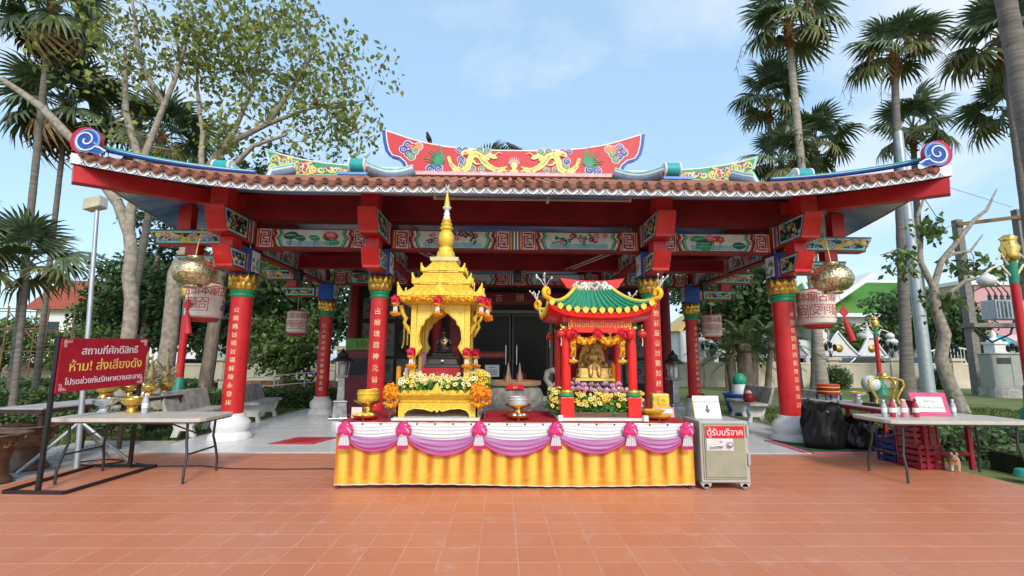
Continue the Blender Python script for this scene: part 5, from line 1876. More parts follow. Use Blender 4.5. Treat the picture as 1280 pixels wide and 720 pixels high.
# ------------------------------------------------------------------ safe with sign
t = thing('donation_safe', 'beige steel safe on wheels with red Thai donation sign', 'safe', (2.66, 5.93, 0))
SAFE = mat('safe_beige', (.42, .41, .36), .45, var=.05)
SAFEG = mat('safe_khaki', (.31, .30, .21), .5, var=.08, bump=.15, bscale=300)
bd = MB().box(-.29, .29, .0, .55, .085, .79).build('body', SAFE, t, bevel=.012)
dr = MB().box(-.245, .235, -.03, -.003, .15, .755).build('door', SAFEG, t, bevel=.006)
MB().tube([(-.255, -.012, .14), (-.255, -.012, .765), (.245, -.012, .765), (.245, -.012, .14), (-.255, -.012, .14)], .009, 6).build('door_seal', SAFE, dr)
for z in (.29, .62):
    MB().lathe([(.018, 0), (.018, .13)], 12, (.275, -.015, z)).build('hinge', SAFE, t)
sg = MB().box(-.235, .225, -.036, -.031, .6, .735).build('red_sign', mat('sign_red', (.62, .01, .02), .4), dr)
a = Art(flat(-.005, -.036, .668), .003); a.text('ตู้รับบริจาค', 0, -.005, .105, 1, 0, us=.95); a.build('lettering', WHITE, sg)
lp = MB().box(-.225, .09, -.036, -.031, .455, .593).build('lock_plate', mat('pale_plate', (.60, .58, .56), .4), dr)
MB().lathe([(0, 0), (.036, 0), (.036, .02), (.024, .026), (.02, .045), (0, .046)], 16).build('dial', SILVER, lp, loc=(.04, -.036, .525)).rotation_euler = (PI / 2, 0, 0)
MB().tube([(-.06, -.03, .52), (-.06, -.075, .52)], .016, 8).tube([(-.05, -.075, .525), (-.19, -.08, .515)], .013, 8).build('lever', SILVER, lp)
for z in (.565, .5):
    MB().lathe([(0, 0), (.015, 0), (.015, .012), (0, .013)], 10).build('keyhole', SILVER, lp, loc=(-.055, -.036, z)).rotation_euler = (PI / 2, 0, 0)
for x in (-.23, .23):
    MB().prism([(x - .07, .085), (x + .07, .085), (x + .045, .035), (x - .045, .035)], .02, .08, 'y').build('wheel_bracket', SAFE, t)
    for y in (.05, .48):
        MB().lathe([(0, -.02), (.035, -.02), (.035, .02), (0, .02)], 14).build('wheel', STEEL, t, loc=(x, y - .01, .036)).rotation_euler = (PI / 2, 0, 0)
t = thing('arrow_sign', 'white card with black arrow pointing down, standing on the safe', 'sign', (2.60, 6.2, .792))
tilt = lambda p: Vector((p.x, p.y + p.z * .3, p.z))
pn = MB(tilt).box(-.165, .165, -.004, .004, 0.005, .27).build('card', CARD, t)
MB().box(-.17, .17, -.02, .2, 0, .006).build('foot', CARD, t)
a = Art(lambda u, v, d: tilt(Vector((u, -.004 - d, v))), .001)
a.text('หยอดใส่ช่องด้านล่าง', 0, .2, .042, 1, 0)
a.rect(-.014, .014, .1, .155, 1, 0); a.poly([(-.04, .105), (.04, .105), (0, .055)], 1, 0)
a.build('print', mat('grey_ink', (.12, .12, .12), .6), pn)
MB(tilt).box(-.175, -.168, -.006, .006, .005, .25).build('yellow_edge', YELLOW, pn)

# ------------------------------------------------------------------ hanging lanterns
LP = mat('lantern_paper', (.74, .67, .59), .6, var=.1, scale=7)
LPR = mat('lantern_print_red', (.50, .03, .04), .6)
LPB = mat('lantern_print_blue', (.12, .2, .35), .6)
bp_ = MB().lathe([(.11, .235), (.12, .24), (.12, .265), (.1, .27)], 20).lathe([(.13, -.25), (.15, -.24), (.15, -.205), (.13, -.2)], 20)
prof_g = [(.13, -.2), (.26, -.175), (.345, -.11), (.385, -.02), (.385, .03), (.345, .12), (.26, .19), (.12, .24)]


def gold_lantern(x, y, z, label):
    t = thing('gold_lantern', label, 'lantern', (x, y, z), 0, 'gold bulb lanterns at the front corners')
    MB().lathe([(r * .87, z * 1.12) for r, z in prof_g], 36, (0, 0, 0), 0, .012, 12).build('bulb', OLDGOLD, t)
    MB().lathe([(.11, .262), (.12, .267), (.12, .3), (.05, .305), (.0, .31)], 20).build('top_cap', OLDGOLD, t)
    MB().lathe([(0, -.27), (.14, -.27), (.155, -.255), (.15, -.225), (.13, -.22)], 20).build('lower_rim', OLDGOLD, t)
    MB().tube([(0, 0, .32), (.0, .03, .5), (0, .12, .86)], .007, 6).build('cord', GOLDL, t)
    return t


gold_lantern(TX - 5.69, 8.55, 2.98, 'hammered gold bulb lantern hanging at the front left corner of the pavilion')
gold_lantern(TX + 5.70, 8.55, 2.98, 'hammered gold bulb lantern hanging at the front right corner of the pavilion')


def drum_lantern(x, y, z, r, h, top, label, tassel, rz=0.0):
    t = thing('drum_lantern', label, 'lantern', (x, y, z), rz, 'white drum lanterns')
    b = MB().lathe([(r * .8, 0), (r * .97, .03), (r, .1), (r, h - .1), (r * .97, h - .03), (r * .8, h)], 32).build('shade', LP, t, sharp=50)
    MB().lathe([(r * .6, -.07), (r * .72, -.06), (r * .8, 0)], 24).build('lower_rim', LPR, t)
    MB().lathe([(r * .8, h), (r * .7, h + .03), (0, h + .035)], 24).build('top_rim', LPR, t)
    for k, ro in enumerate((0, 2.1, 4.2)):
        a = Art(lambda u, v, d, ro=ro: ((r + d) * math.sin(u / r + ro), -(r + d) * math.cos(u / r + ro), v), .004)
        for i, ch in enumerate('廟古頭本'):
            a.text(ch, -.24 * r / .3 + .16 * r / .3 * i, h * .76, .2 * r / .3, 1, 0, us=.85)
        if k != 1:
            w_, v0, v1 = .30 * r / .3, h * .18, h * .56
            for (u0, u1, q0, q1) in ((-w_, w_, v0, v0 + .012), (-w_, w_, v1 - .012, v1), (-w_, -w_ + .012, v0, v1), (w_ - .012, w_, v0, v1)):
                for j in range(6):
                    a.rect(u0 + (u1 - u0) * j / 6, u0 + (u1 - u0) * (j + 1) / 6, q0, q1, 1, 0)
            for i, ch in enumerate('安平境合'):
                a.text(ch, -.21 * r / .3 + .14 * r / .3 * i, (v0 + v1) / 2, .19 * r / .3, 1, 0, us=.85)
        else:
            pts = [(-.02 + .07 * math.sin(q * 1.3), h * .12 + h * .4 * q / 8) for q in range(9)]
            a.stroke(pts, [.02 + .05 * math.sin(PI * q / 8) for q in range(9)], 1, 1)
            for q in range(6):
                a.spiral(.1 * math.sin(q * 2), h * .12 + h * .07 * q, .05, .015, 1, 1, 1.2, 1, q)
        a.build('lettering', [LPR, LPB], b)
    MB().tube([(0, 0, h + .03), (0, 0, top)], .01, 6).build('cord', PALEPINK, t)
    if tassel:
        dx, dz = tassel
        MB().prism([(0, -.11), (.1, 0), (0, .11), (-.1, 0)], -.012, .012, 'y').build('knot', LPR, t, loc=(dx, -r - .02, h * .34))
        MB().tube([(0, 0, -.1), (.02, 0, -.2), (.11, -.02, -.5 + dz)], [.012, .045, .06], 8).build('tassel', LPR, t, loc=(dx, -r - .02, h * .34))
        MB().tube([(0, 0, .1), (-.05, .03, .3)], .006, 5).build('tassel_cord', LPR, t, loc=(dx, -r - .02, h * .34))
    return t


drum_lantern(TX - 6.02, 9.5, 2.26, .33, .66, .96, 'white drum lantern with red characters hanging behind the left gold lantern', (-.02, -.05), -.3)
drum_lantern(TX + 5.98, 9.5, 2.22, .33, .68, 1.0, 'white drum lantern with a red diamond knot hanging behind the right gold lantern', (.3, -.05), .1)
drum_lantern(TX - 5.98, 13.7, 2.2, .27, .6, 1.02, 'smaller drum lantern hanging by the rear left column', None, 1.7)
drum_lantern(TX + 5.70, 13.7, 2.18, .27, .6, 1.04, 'smaller drum lantern hanging by the rear right column', None, 1.2)

# ------------------------------------------------------------------ things in the pavilion
t = thing('incense_urn', 'large round stone incense urn with curled dragon handles before the doors', 'incense urn', (TX + .02, 10.7, .014))
t.scale = (1.13, 1.13, 1.06)
MB().lathe([(.2, .3), (.38, .36), (.52, .5), (.56, .66), (.5, .82), (.42, .88), (.44, .9)], 32, (0, 0, 0), 0, .01, 14).build('bowl', STONE, t)
MB().lathe([(.43, .89), (.50, .9), (.51, .93), (.51, .98), (.45, .985), (.42, .93), (0, .92)], 32).build('rim', mat('worn_copper', (.36, .20, .11), .5, var=.2, bump=.3), t, sharp=40)
for i in range(3):
    a_ = -PI / 2 + .6 + i * 2 * PI / 3
    MB().tube([(.34 * math.cos(a_), .34 * math.sin(a_), .42), (.42 * math.cos(a_), .42 * math.sin(a_), .26), (.36 * math.cos(a_), .36 * math.sin(a_), .1), (.4 * math.cos(a_), .4 * math.sin(a_), .0)], [.13, .1, .07, .1], 10).build('leg', STONE, t)
for sx in (-1, 1):
    MB().tube([(sx * .5, 0, .62), (sx * .66, 0, .6), (sx * .76, 0, .74), (sx * .68, 0, .9), (sx * .6, 0, 1.02), (sx * .64, 0, 1.16), (sx * .74, 0, 1.2), (sx * .8, 0, 1.13)], [.07, .08, .075, .06, .055, .065, .06, .03], 10).build('handle', STONE, t)
    MB().tube([(sx * .7, 0, .86), (sx * .82, 0, .96), (sx * .8, 0, 1.06)], [.03, .04, .015], 8).build('handle_curl', STONE, t)
sg = MB().box(-.16, .16, -.53, -.515, .84, .93).build('red_label', MATS['sign_red'], t)
a = Art(flat(0, -.53, .885), .003); a.text('ธูป', 0, 0, .07, 1, 0); a.build('lettering', YELLOW, sg)
for x in (-.12, .1):
    MB().lathe([(.07, .97), (.05, 1.08), (.03, 1.16), (.012, 1.3), (0, 1.36)], 12, (x, 0, 0)).build('incense_cone', mat('incense_clay', (.30, .20, .13), .8, var=.2), t)
for i in range(9):
    a_ = i * .7
    MB().tube([(.2 * math.cos(a_), .2 * math.sin(a_), .92), (.22 * math.cos(a_), .22 * math.sin(a_), 1.14)], .005, 5).build('joss_stick', DRED, t)


def lamp_stand(x, y, label, s=1.0):
    t = thing('metal_lantern', label, 'lantern', (x, y, .014), .3, 'metal standing lanterns in the pavilion')
    CHR = mat('tarnished_chrome', (.30, .30, .31), .25, metal=.85, var=.3, scale=9)
    b = MB(); frust(b, .26, 0, .26, .06); frust(b, .18, .06, .15, .42); frust(b, .17, .42, .17, .46); b.build('base', CHR, t, bevel=.01)
    b = MB(); frust(b, .095, .46, .075, 1.02); frust(b, .13, 1.02, .16, 1.08); b.build('post', CHR, t, bevel=.01)
    b = MB()
    for i in range(6):
        a_ = i * PI / 3
        MB().tube([(.14 * math.cos(a_), .14 * math.sin(a_), 1.08), (.17 * math.cos(a_), .17 * math.sin(a_), 1.42)], .014, 6).build('cage_bar', CHR, t)
    MB().lathe([(.09, 1.08), (.11, 1.2), (.1, 1.36), (.04, 1.4)], 12).build('lamp_glass', mat('frosted_glass', (.5, .5, .48), .3), t)
    MB().lathe([(.27, 1.41), (.28, 1.43), (.14, 1.53), (.12, 1.58), (.15, 1.6), (.06, 1.66), (.03, 1.72), (0, 1.76)], 6).build('roof', BLACK, t)
    return t


lamp_stand(-4.0, 12.5, 'metal standing lantern with black roof beside the rear left column')
lamp_stand(4.22, 12.0, 'metal standing lantern with black roof beside the rear right column')
t = thing('kiosk', 'maroon cabinet with a green lettered header behind the left metal lantern', 'cabinet', (-3.95, 13.6, .014))
MB().box(-.36, .36, 0, .5, 0, 1.72).build('body', mat('kiosk_maroon', (.16, .02, .035), .45), t, bevel=.015)
hd = MB().box(-.34, .34, -.02, .5, 1.725, 2.05).build('header', mat('kiosk_green', (.10, .22, .035), .5), t, bevel=.01)
a = Art(flat(.1, -.02, 1.89), .003); a.text('LO', 0, 0, .22, 1, 0); a.build('lettering', INK, hd)
MB().box(-.26, .26, -.012, 0.0, 1.05, 1.5).build('screen', BLACK, t)
t = thing('plastic_stool', 'pale teal plastic stool behind the right inner column', 'stool', (3.72, 11.4, .014))
TP = mat('teal_plastic', (.16, .36, .34), .4)
MB().box(-.15, .15, -.15, .15, .42, .46).build('seat', TP, t, bevel=.015)
for sx in (-1, 1):
    for sy in (-1, 1):
        MB().bar((sx * .12, sy * .12, .42), (sx * .17, sy * .17, 0), .05, .03).build('leg', TP, t)


def bench(x, y, rz, label, group='weathered concrete benches'):
    t = thing('concrete_bench', label, 'bench', (x, y, .0), rz, group)
    MB().box(-.85, .85, -.24, .2, .40, .47).build('seat', CONC, t, bevel=.02)
    MB(lambda p: Vector((p.x, p.y + .3 * (p.z - .47), p.z))).box(-.85, .85, .2, .27, .44, .86).build('backrest', CONC, t, bevel=.02)
    for sx in (-.58, .58):
        MB().prism([(-.22, 0), (-.12, 0), (-.1, .12), (.06, .12), (.1, 0), (.22, 0), (.17, .16), (.22, .3), (.22, .4), (-.22, .4), (-.2, .28), (-.15, .18)], sx - .05, sx + .05, 'x').build('leg', OFFWHITE, t, bevel=.01)
    return t


bench(-6.1, 10.3, PI / 2 + .1, 'concrete bench just behind the left front column')
bench(-6.0, 12.6, PI / 2 + .12, 'concrete bench farther back, near the rear left column')
bench(6.75, 11.0, -PI / 2 - .08, 'concrete bench just behind the right front column')
bench(6.45, 12.95, -PI / 2 - .1, 'concrete bench farther back with a red jar on it')
t = thing('lidded_jar', 'red plastic jar with a pale lid standing on the far right bench', 'jar', (6.32, 12.55, .472))
MB().lathe([(.09, 0), (.13, .04), (.14, .12), (.11, .2), (.08, .22)], 16).build('body', DRED, t)
MB().lathe([(.08, .22), (.085, .23), (.06, .28), (0, .3)], 14).build('lid', PALEPINK, t)
t = thing('blue_tub', 'round blue plastic tub on the ground behind the right benches', 'tub', (7.05, 14.6, 0))
MB().lathe([(.3, 0), (.42, .5), (.46, .52), (.46, .56), (.4, .56), (.28, .06), (0, .05)], 24).build('body', mat('blue_plastic', (.02, .13, .42), .4), t)
t = thing('water_cooler', 'white container with a green lid standing in the blue tub', 'container', (7.1, 14.6, .05))
MB().lathe([(.2, .0), (.24, .5), (.19, .75), (.16, .78)], 18).build('body', mat('milky_plastic', (.62, .66, .66), .4), t)
MB().lathe([(.17, .78), (.19, .8), (.18, .98), (.1, 1.08), (0, 1.1)], 18).build('lid', mat('green_plastic', (.02, .32, .20), .4), t)


def rubbish_bag(x, y, rx, h, label, seed, knot=True):
    t = thing('rubbish_bag', label, 'bag', (x, y, .026), 0, 'black rubbish bags')
    rr = random.Random(seed)
    ph = [rr.uniform(0, 6) for _ in range(8)]
    PLB = mat('black_plastic_film', (.006, .006, .007), .32, var=.2, bump=.6, bscale=14, spec=.35)

    def f(u, v):
        a_ = u * 2 * PI
        prof = [(0, .86), (.06, 1.0), (.3, 1.04), (.6, 1.0), (.85, .93), (.93, .88), (1.0, .95)]
        for (v0, r0), (v1, r1) in zip(prof, prof[1:]):
            if v <= v1 + 1e-9:
                r = r0 + (r1 - r0) * (v - v0) / (v1 - v0); break
        r *= rx * (1 + .09 * math.sin(2 * a_ + ph[0] + 2.5 * v) + .05 * math.sin(5 * a_ + ph[1] + 5 * v) - .12 * (v - .35) ** 2 + .025 * math.sin(13 * a_ + ph[2] - 9 * v) + .03 * math.sin(9 * v + ph[3] + 2 * a_))
        return (r * math.cos(a_), r * .9 * math.sin(a_), h * v + .05 * math.sin(2 * a_ + ph[4]) * v * v + .02 * math.sin(11 * a_ + ph[5]) * v)
    MB().grid(56, 22, f).build('bag', PLB, t)

    def g_(u, v):
        a_ = u * 2 * PI
        r = rx * (.93 - .12 * v) * (1 + .06 * math.sin(5 * a_ + ph[6]))
        return (r * math.cos(a_), r * .9 * math.sin(a_), h * (1.0 - .2 * v) - .03 * math.sin(6 * a_) * v)
    MB().grid(40, 5, g_).build('folded_rim', PLB, t)
    b = MB()
    for i in range(16):
        a_ = rr.uniform(0, 6.28); q = rr.uniform(0, .6) * rx
        b.ell((q * math.cos(a_), q * math.sin(a_), h * .8), (rx * .3, rx * .3, h * .12), 7, 5)
    b.build('rubbish', PLB, t)
    return t


rubbish_bag(5.62, 8.62, .31, .76, 'tall open black rubbish bag beside the right front column', 3)
rubbish_bag(6.2, 8.65, .3, .5, 'low slumped black rubbish bag next to the tall one', 8)
t = rubbish_bag(5.55, 13.9, .3, .5, 'black rubbish bag on the pale floor behind the rear right column', 15)

# ------------------------------------------------------------------ folding tables
TTOP = mat('table_laminate', (.52, .47, .40), .45, var=.08, scale=4)
TGREY = mat('grey_table_top', (.40, .39, .37), .5, var=.12)


def folding_table(x0, y0, ln, dp, rz, label, top=TTOP, zt=.77):
    t = thing('folding_table', label, 'table', (x0, y0, 0), rz, 'folding tables at the sides of the altar')
    c = .1
    poly = [(c, 0), (ln - c, 0), (ln - c * .3, c * .3), (ln, c), (ln, dp - c), (ln - c * .3, dp - c * .3), (ln - c, dp), (c, dp), (c * .3, dp - c * .3), (0, dp - c), (0, c), (c * .3, c * .3)]
    MB().prism(poly, zt - .045, zt, 'z').build('tabletop', top, t, bevel=.008)
    MB().prism([(p * .985 + ln * .0075, q * .97 + dp * .015) for p, q in poly], zt - .06, zt - .046, 'z').build('apron', DSTEEL, t)
    for ex, sg in ((.22, -1), (ln - .22, 1)):
        for y in (.1, dp - .1):
            sgn = 1 if y > dp / 2 else -1
            MB().tube([(ex, y, zt - .06), (ex, y - sgn * .02, zt - .3), (ex + sg * .03, y + sgn * .0, .33), (ex + sg * .04, y + sgn * .05, .16), (ex + sg * .04, y + sgn * .05, 0.0)], .016, 8).build('leg', DSTEEL, t)
        MB().tube([(ex + sg * .03, .1, .33), (ex + sg * .03, dp - .1, .33)], .012, 6).build('cross_bar', DSTEEL, t)
        MB().tube([(ex + .0, dp / 2, .42 + .1), (ex - sg * .5, dp / 2, zt - .07)], .01, 6).build('brace', DSTEEL, t)
    return t


folding_table(-5.47, 6.12, 1.84, .82, .02, 'long pale folding table on the left with silver and gold bowls')
folding_table(4.92, 6.22, 1.86, .8, -.05, 'long pale folding table on the right with red bottles and a pink sign')


def steel_table(x0, x1, y0, y1, zt, col, top, label):
    t = thing('steel_table', label, 'table', (x0, y0, 0))
    ln, dp = x1 - x0, y1 - y0
    MB().box(0, ln, 0, dp, zt - .02, zt).build('tabletop', top, t, bevel=.004)
    MB().box(0.0, ln, -.012, .02, zt - .075, zt - .021).box(-.012, .02, .02, dp, zt - .075, zt - .021).box(.02, ln, dp - .02, dp, zt - .075, zt - .021).box(ln - .02, ln, .02, dp - .02, zt - .075, zt - .021).build('frame', col, t)
    for y in (.03, dp * .5, dp - .07):
        for x in (.04, ln - .04):
            MB().box(x - .028, x + .028, y, y + .05, 0.0, zt - .076).build('leg', col, t)
        MB().box(.07, ln - .07, y + .01, y + .04, .2, .245).build('stretcher', col, t)
    return t


steel_table(-7.0, -6.3, 7.0, 10.0, .80, mat('brown_steel', (.055, .025, .022), .5), TGREY, 'long grey topped steel table behind the left folding table, carrying leaf cones')
steel_table(6.0, 6.72, 6.98, 10.1, .77, mat('red_steel', (.30, .015, .03), .45), TGREY, 'long red steel table with grey top behind the right folding table')


def bowl_stand(label, loc, m, s=1.0, name='footed_bowl', cat='bowl', group='footed bowls on the left tables'):
    t = thing(name, label, cat, loc, 0, group)
    MB().lathe([(.075 * s, 0), (.08 * s, .012 * s), (.055 * s, .04 * s), (.05 * s, .06 * s), (.06 * s, .075 * s), (.045 * s, .085 * s), (.09 * s, .1 * s), (.125 * s, .13 * s), (.135 * s, .17 * s), (.14 * s, .19 * s), (.13 * s, .192 * s), (.118 * s, .15 * s), (0, .12 * s)], 26).build('bowl', m, t, sharp=60)
    MB().lathe([(.133 * s, .165 * s), (.142 * s, .17 * s), (.142 * s, .18 * s), (.135 * s, .185 * s)], 26, (0, 0, 0), 0, .02, 13).build('rim_band', m, t)
    return t


bowl_stand('embossed silver footed bowl at the left end of the left folding table', (-5.25, 6.72, .771), SILVER, 1.0)
bowl_stand('gold footed bowl beside the silver bowl on the left folding table', (-4.93, 6.78, .771), BRASS, 1.05)


def bottle(label, loc, group, cols, s=1.0):
    t = thing('drink_bottle', label, 'bottle', loc, 0, group)
    liquid, labm, capm_ = cols
    MB().lathe([(.03 * s, 0), (.033 * s, .01 * s), (.033 * s, .13 * s), (.028 * s, .155 * s), (.014 * s, .19 * s), (.013 * s, .205 * s)], 16).build('body', liquid, t)
    MB().lathe([(.0335 * s, .06 * s), (.0342 * s, .062 * s), (.0342 * s, .115 * s), (.0335 * s, .117 * s)], 16).build('label', labm, t)
    MB().lathe([(.0145 * s, .2 * s), (.016 * s, .203 * s), (.016 * s, .225 * s), (0, .226 * s)], 12).build('cap', capm_, t)
    return t


PBL = mat('pale_bottle_plastic', (.42, .47, .49), .15, var=.05, spec=.6)
SYR = mat('red_syrup', (.50, .015, .03), .15, spec=.6)
bottle('clear water bottle beside the gold bowl on the left folding table', (-4.72, 6.72, .771), 'drink bottles', (PBL, CARD, PLASW), 1.15)
for i, (x, y, c, lab) in enumerate(((5.17, 6.62, (PBL, CARD, PLASW), 'clear bottle at the left end of the bottle row'), (5.25, 6.58, (SYR, CARD, DRED), 'red drink bottle second from the left in the row'),
                               (5.33, 6.64, (PBL, CARD, PLASW), 'clear bottle in the middle of the bottle row'), (5.40, 6.58, (mat('pink_syrup', (.62, .2, .28), .2), CARD, PLASW), 'pink drink bottle in the middle of the row'),
                               (5.49, 6.66, (PBL, CARD, YELLOW), 'clear bottle with yellow cap right of the pink bottle'), (5.57, 6.58, (SYR, CARD, DRED), 'red drink bottle at the right end of the row'))):
    bottle(lab, (x, y, .771), 'drink bottles', c, 1.0 + .06 * (i % 2))
bottle('white capped bottle just right of the pink framed sign', (6.24, 6.75, .771), 'drink bottles', (PBL, CARD, PLASW), 1.0)
t = thing('pink_sign', 'pink framed card with two lines of Thai writing on the right table', 'sign', (5.93, 6.72, .771), -.12)
tl2 = lambda p: Vector((p.x, p.y + p.z * .28, p.z))
PKF = mat('pink_frame', (.62, .06, .16), .5)
MB(tl2).box(-.235, .235, 0, .012, .0, .31).build('frame', PKF, t, bevel=.004)
pn = MB(tl2).box(-.17, .17, -.004, -.001, .055, .255).build('card', CARD, t)
MB().box(-.235, -.22, .02, .2, 0, .2).build('prop', DRED, t)
a = Art(lambda u, v, d: tl2(Vector((u, -.004 - d, v))), .001)
a.text('ให้ทาน', -.01, .195, .055, 1, 0); a.text('น้ำอัดลม-น้ำแดง', 0, .115, .05, 1, 0)
a.build('print', INK, pn)
t = thing('tissue_box', 'low white box lying behind the bottles on the right table', 'box', (5.62, 6.9, .771))
MB().box(-.13, .13, -.06, .06, 0, .1).build('box', OFFWHITE, t, bevel=.006)

# leaf cones in bowls on the far left table
CONE_M = mat('dried_leaf_cone', (.30, .24, .13), .8, var=.35, scale=12, island=.4)


def leaf_cone(label, loc, m, s=1.0):
    t = bowl_stand(label, loc, m, .85 * s, 'leaf_cone_bowl', 'offering', 'leaf cone offerings on the far left table')
    MB().lathe([(.06 * s, .12 * s), (.05 * s, .25 * s), (.03 * s, .4 * s), (.006 * s, .58 * s)], 10).build('cone', CONE_M, t)
    b = MB()
    rr = random.Random(int(loc[1] * 100))
    for i in range(46):
        a_ = i * 2.4; z = .12 + .26 * rr.random()
        r0 = .05 * (1 - z)
        c = Vector((r0 * math.cos(a_), r0 * math.sin(a_), z)) * s
        d = Vector((math.cos(a_) * .7, math.sin(a_) * .7, rr.uniform(.3, 1.2))).normalized()
        q = d.orthogonal().normalized()
        L_ = rr.uniform(.1, .2) * s
        b.add([c, c + d * L_ * .5 + q * .016, c + d * L_ + Vector((0, 0, -.02)), c + d * L_ * .5 - q * .016], [(0, 1, 2, 3)], 0)
    kind(b.build('leaves', CONE_M, t), 'stuff')
    MB().ell((0, 0, .6 * s), (.012, .012, .03), 6, 5).build('tip', DRED, t)
    return t


for i, (x, y, m_, s_, lab) in enumerate(((-6.9, 8.9, BRASS, 1.3, 'leaf cone in a gold bowl, first from the red sign on the far table'), (-6.78, 9.2, BRASS, 1.2, 'leaf cone in a gold bowl, second from the red sign on the far table'),
                                (-6.62, 9.35, SILVER, 1.4, 'leaf cone in a silver bowl on the far left table'), (-6.9, 9.7, BRASS, 1.35, 'tall leaf cone behind the silver bowl on the far table'),
                                (-6.55, 9.8, BRASS, 1.4, 'leaf cone at the far end of the left steel table'), (-6.42, 9.2, BRASS, 1.2, 'leaf cone in a gold bowl at the near edge of the far left table'))):
    leaf_cone(lab, (x, y, .801), m_, s_)
bowl_stand('empty gold footed bowl on the far left table by the red sign', (-6.75, 8.6, .801), BRASS, 1.2)

# right table goods
t = thing('tray_stack', 'stack of red and orange round trays on the red steel table', 'trays', (6.42, 9.6, .771))
for i in range(5):
    MB().lathe([(.17, .1 + .04 * i), (.2, .105 + .04 * i), (.2, .13 + .04 * i), (.17, .135 + .04 * i)], 20).build('tray', (DRED, ORANGE, DRED, MARI, RED)[i], t)
for sx in (-1, 1):
    for sy in (-1, 1):
        MB().box(sx * .14 - .015, sx * .14 + .015, sy * .14 - .015, sy * .14 + .015, 0, .1).build('stand_leg', DSTEEL, t)
pedestal_tray('silver_stand', 'silver pedestal with a yellow wrapped gift on the red steel table', 'tray', (6.45, 8.85, .771), 1, SILVER, None, .16, .14, (YPL, .12, .05))
t = thing('gold_stand', 'gold carved stand with three curving legs on a dark base on the red table', 'stand', (6.45, 8.2, .771))
MB().box(-.27, .27, -.2, .2, 0, .05).build('base', mat('dark_bronze', (.10, .06, .02), .4, metal=.5), t, bevel=.01)
GG = mat('bright_gilt', (.66, .44, .07), .25, metal=.7, var=.25, scale=20, bump=.4)
for k, (sx, sy) in enumerate(((-1, -.2), (.05, -1), (1, -.2))):
    MB().tube([(sx * .19, sy * .15, .05), (sx * .17, sy * .14, .13), (sx * .22, sy * .17, .22), (sx * .3, sy * .22, .34), (sx * .28, sy * .2, .42), (sx * .18, sy * .12, .46), (sx * .05, sy * .03, .47)], [.026, .016, .024, .018, .024, .02, .028], 8).build('leg', GG, t)
MB().lathe([(.1, .45), (.12, .47), (.1, .49), (.05, .51), (.06, .53), (0, .55)], 14).build('crown', GG, t)


def crate(x, y, z, m, label, rz=0.0, L_=.42, W_=.3, H_=.34):
    t = thing('plastic_crate', label, 'crate', (x, y, z), rz, 'plastic crates under the right table')
    b = MB()
    b.box(-L_ / 2, L_ / 2, -W_ / 2, W_ / 2, 0, .015)
    b.build('floor_panel', m, t)
    for k in range(4):
        MB().box(-L_ / 2, L_ / 2, -W_ / 2, -W_ / 2 + .02, .03 + k * .085, .03 + k * .085 + .055).build('slat', m, t)
        MB().box(-L_ / 2, L_ / 2, W_ / 2 - .02, W_ / 2, .03 + k * .085, .03 + k * .085 + .055).build('slat', m, t)
        for sx in (-1, 1):
            MB().box(min(sx * L_ / 2, sx * (L_ / 2 - .02)), max(sx * L_ / 2, sx * (L_ / 2 - .02)), -W_ / 2 + .021, W_ / 2 - .021, .03 + k * .085, .03 + k * .085 + .055).build('slat', m, t)
    for x_ in (-L_ / 2, -L_ / 6, L_ / 6, L_ / 2):
        for sy in (-1, 1):
            MB().box(x_ - .014, x_ + .014, sy * W_ / 2 - .012, sy * W_ / 2 + .012, .0, H_ + .02).build('rib', m, t)
    return t


RPL = mat('dark_red_plastic', (.28, .012, .03), .35, spec=.6)
BPL = mat('dark_blue_plastic', (.012, .03, .12), .4)
crate(6.08, 7.2, .001, RPL, 'lower dark red slatted crate under the right tables', .12, .36, .34, .3)
crate(6.07, 7.21, .325, RPL, 'upper dark red slatted crate stacked under the right tables', .06, .34, .32, .26)
crate(6.06, 7.62, .001, BPL, 'dark blue slatted crate behind the red crates', .1, .3, .3, .4)

# the cat
t = thing('cat', 'small white and ginger cat standing by the leg of the red table', 'cat', (6.36, 6.96, .0), -.72)
CATM = mat('cat_fur', (.62, .58, .52), .9, scale=9, col2=(.55, .30, .14), bump=.3, bscale=120)
skin_figure('body', [(0, .1, .155), (0, .0, .16), (0, -.1, .16), (0, -.16, .19), (0, -.205, .215), (0, -.245, .205),
                     (.04, .1, .1), (.045, .085, .05), (.045, .07, .012), (-.04, .1, .1), (-.045, .085, .05), (-.045, .07, .012),
                     (.035, -.11, .1), (.035, -.11, .05), (.035, -.12, .012), (-.035, -.11, .1), (-.035, -.11, .05), (-.035, -.12, .012),
                     (0, .16, .17), (0, .22, .14), (.02, .28, .08)],
            [(0, 1), (1, 2), (2, 3), (3, 4), (4, 5), (0, 6), (6, 7), (7, 8), (0, 9), (9, 10), (10, 11), (2, 12), (12, 13), (13, 14), (2, 15), (15, 16), (16, 17), (0, 18), (18, 19), (19, 20)],
            [.062, .06, .058, .042, .048, .026, .032, .018, .017, .032, .018, .017, .026, .018, .017, .026, .018, .017, .022, .018, .012], CATM, t)
for sx in (-1, 1):
    MB().lathe([(.02, 0), (.012, .022), (0, .04)], 8, (sx * .028, -.205, .248)).build('ear', CATM, t)
    MB().ell((sx * .017, -.247, .225), .006, 6, 5).build('eye', INK, t)
t = thing('plastic_basin', 'small teal plastic basin upside down at the right edge of the terrace', 'basin', (7.0, 6.62, 0))
MB().lathe([(.14, 0), (.14, .02), (.12, .03), (.11, .09), (.09, .1), (0, .1)], 20).build('basin', mat('teal_basin', (.03, .34, .25), .4), t)

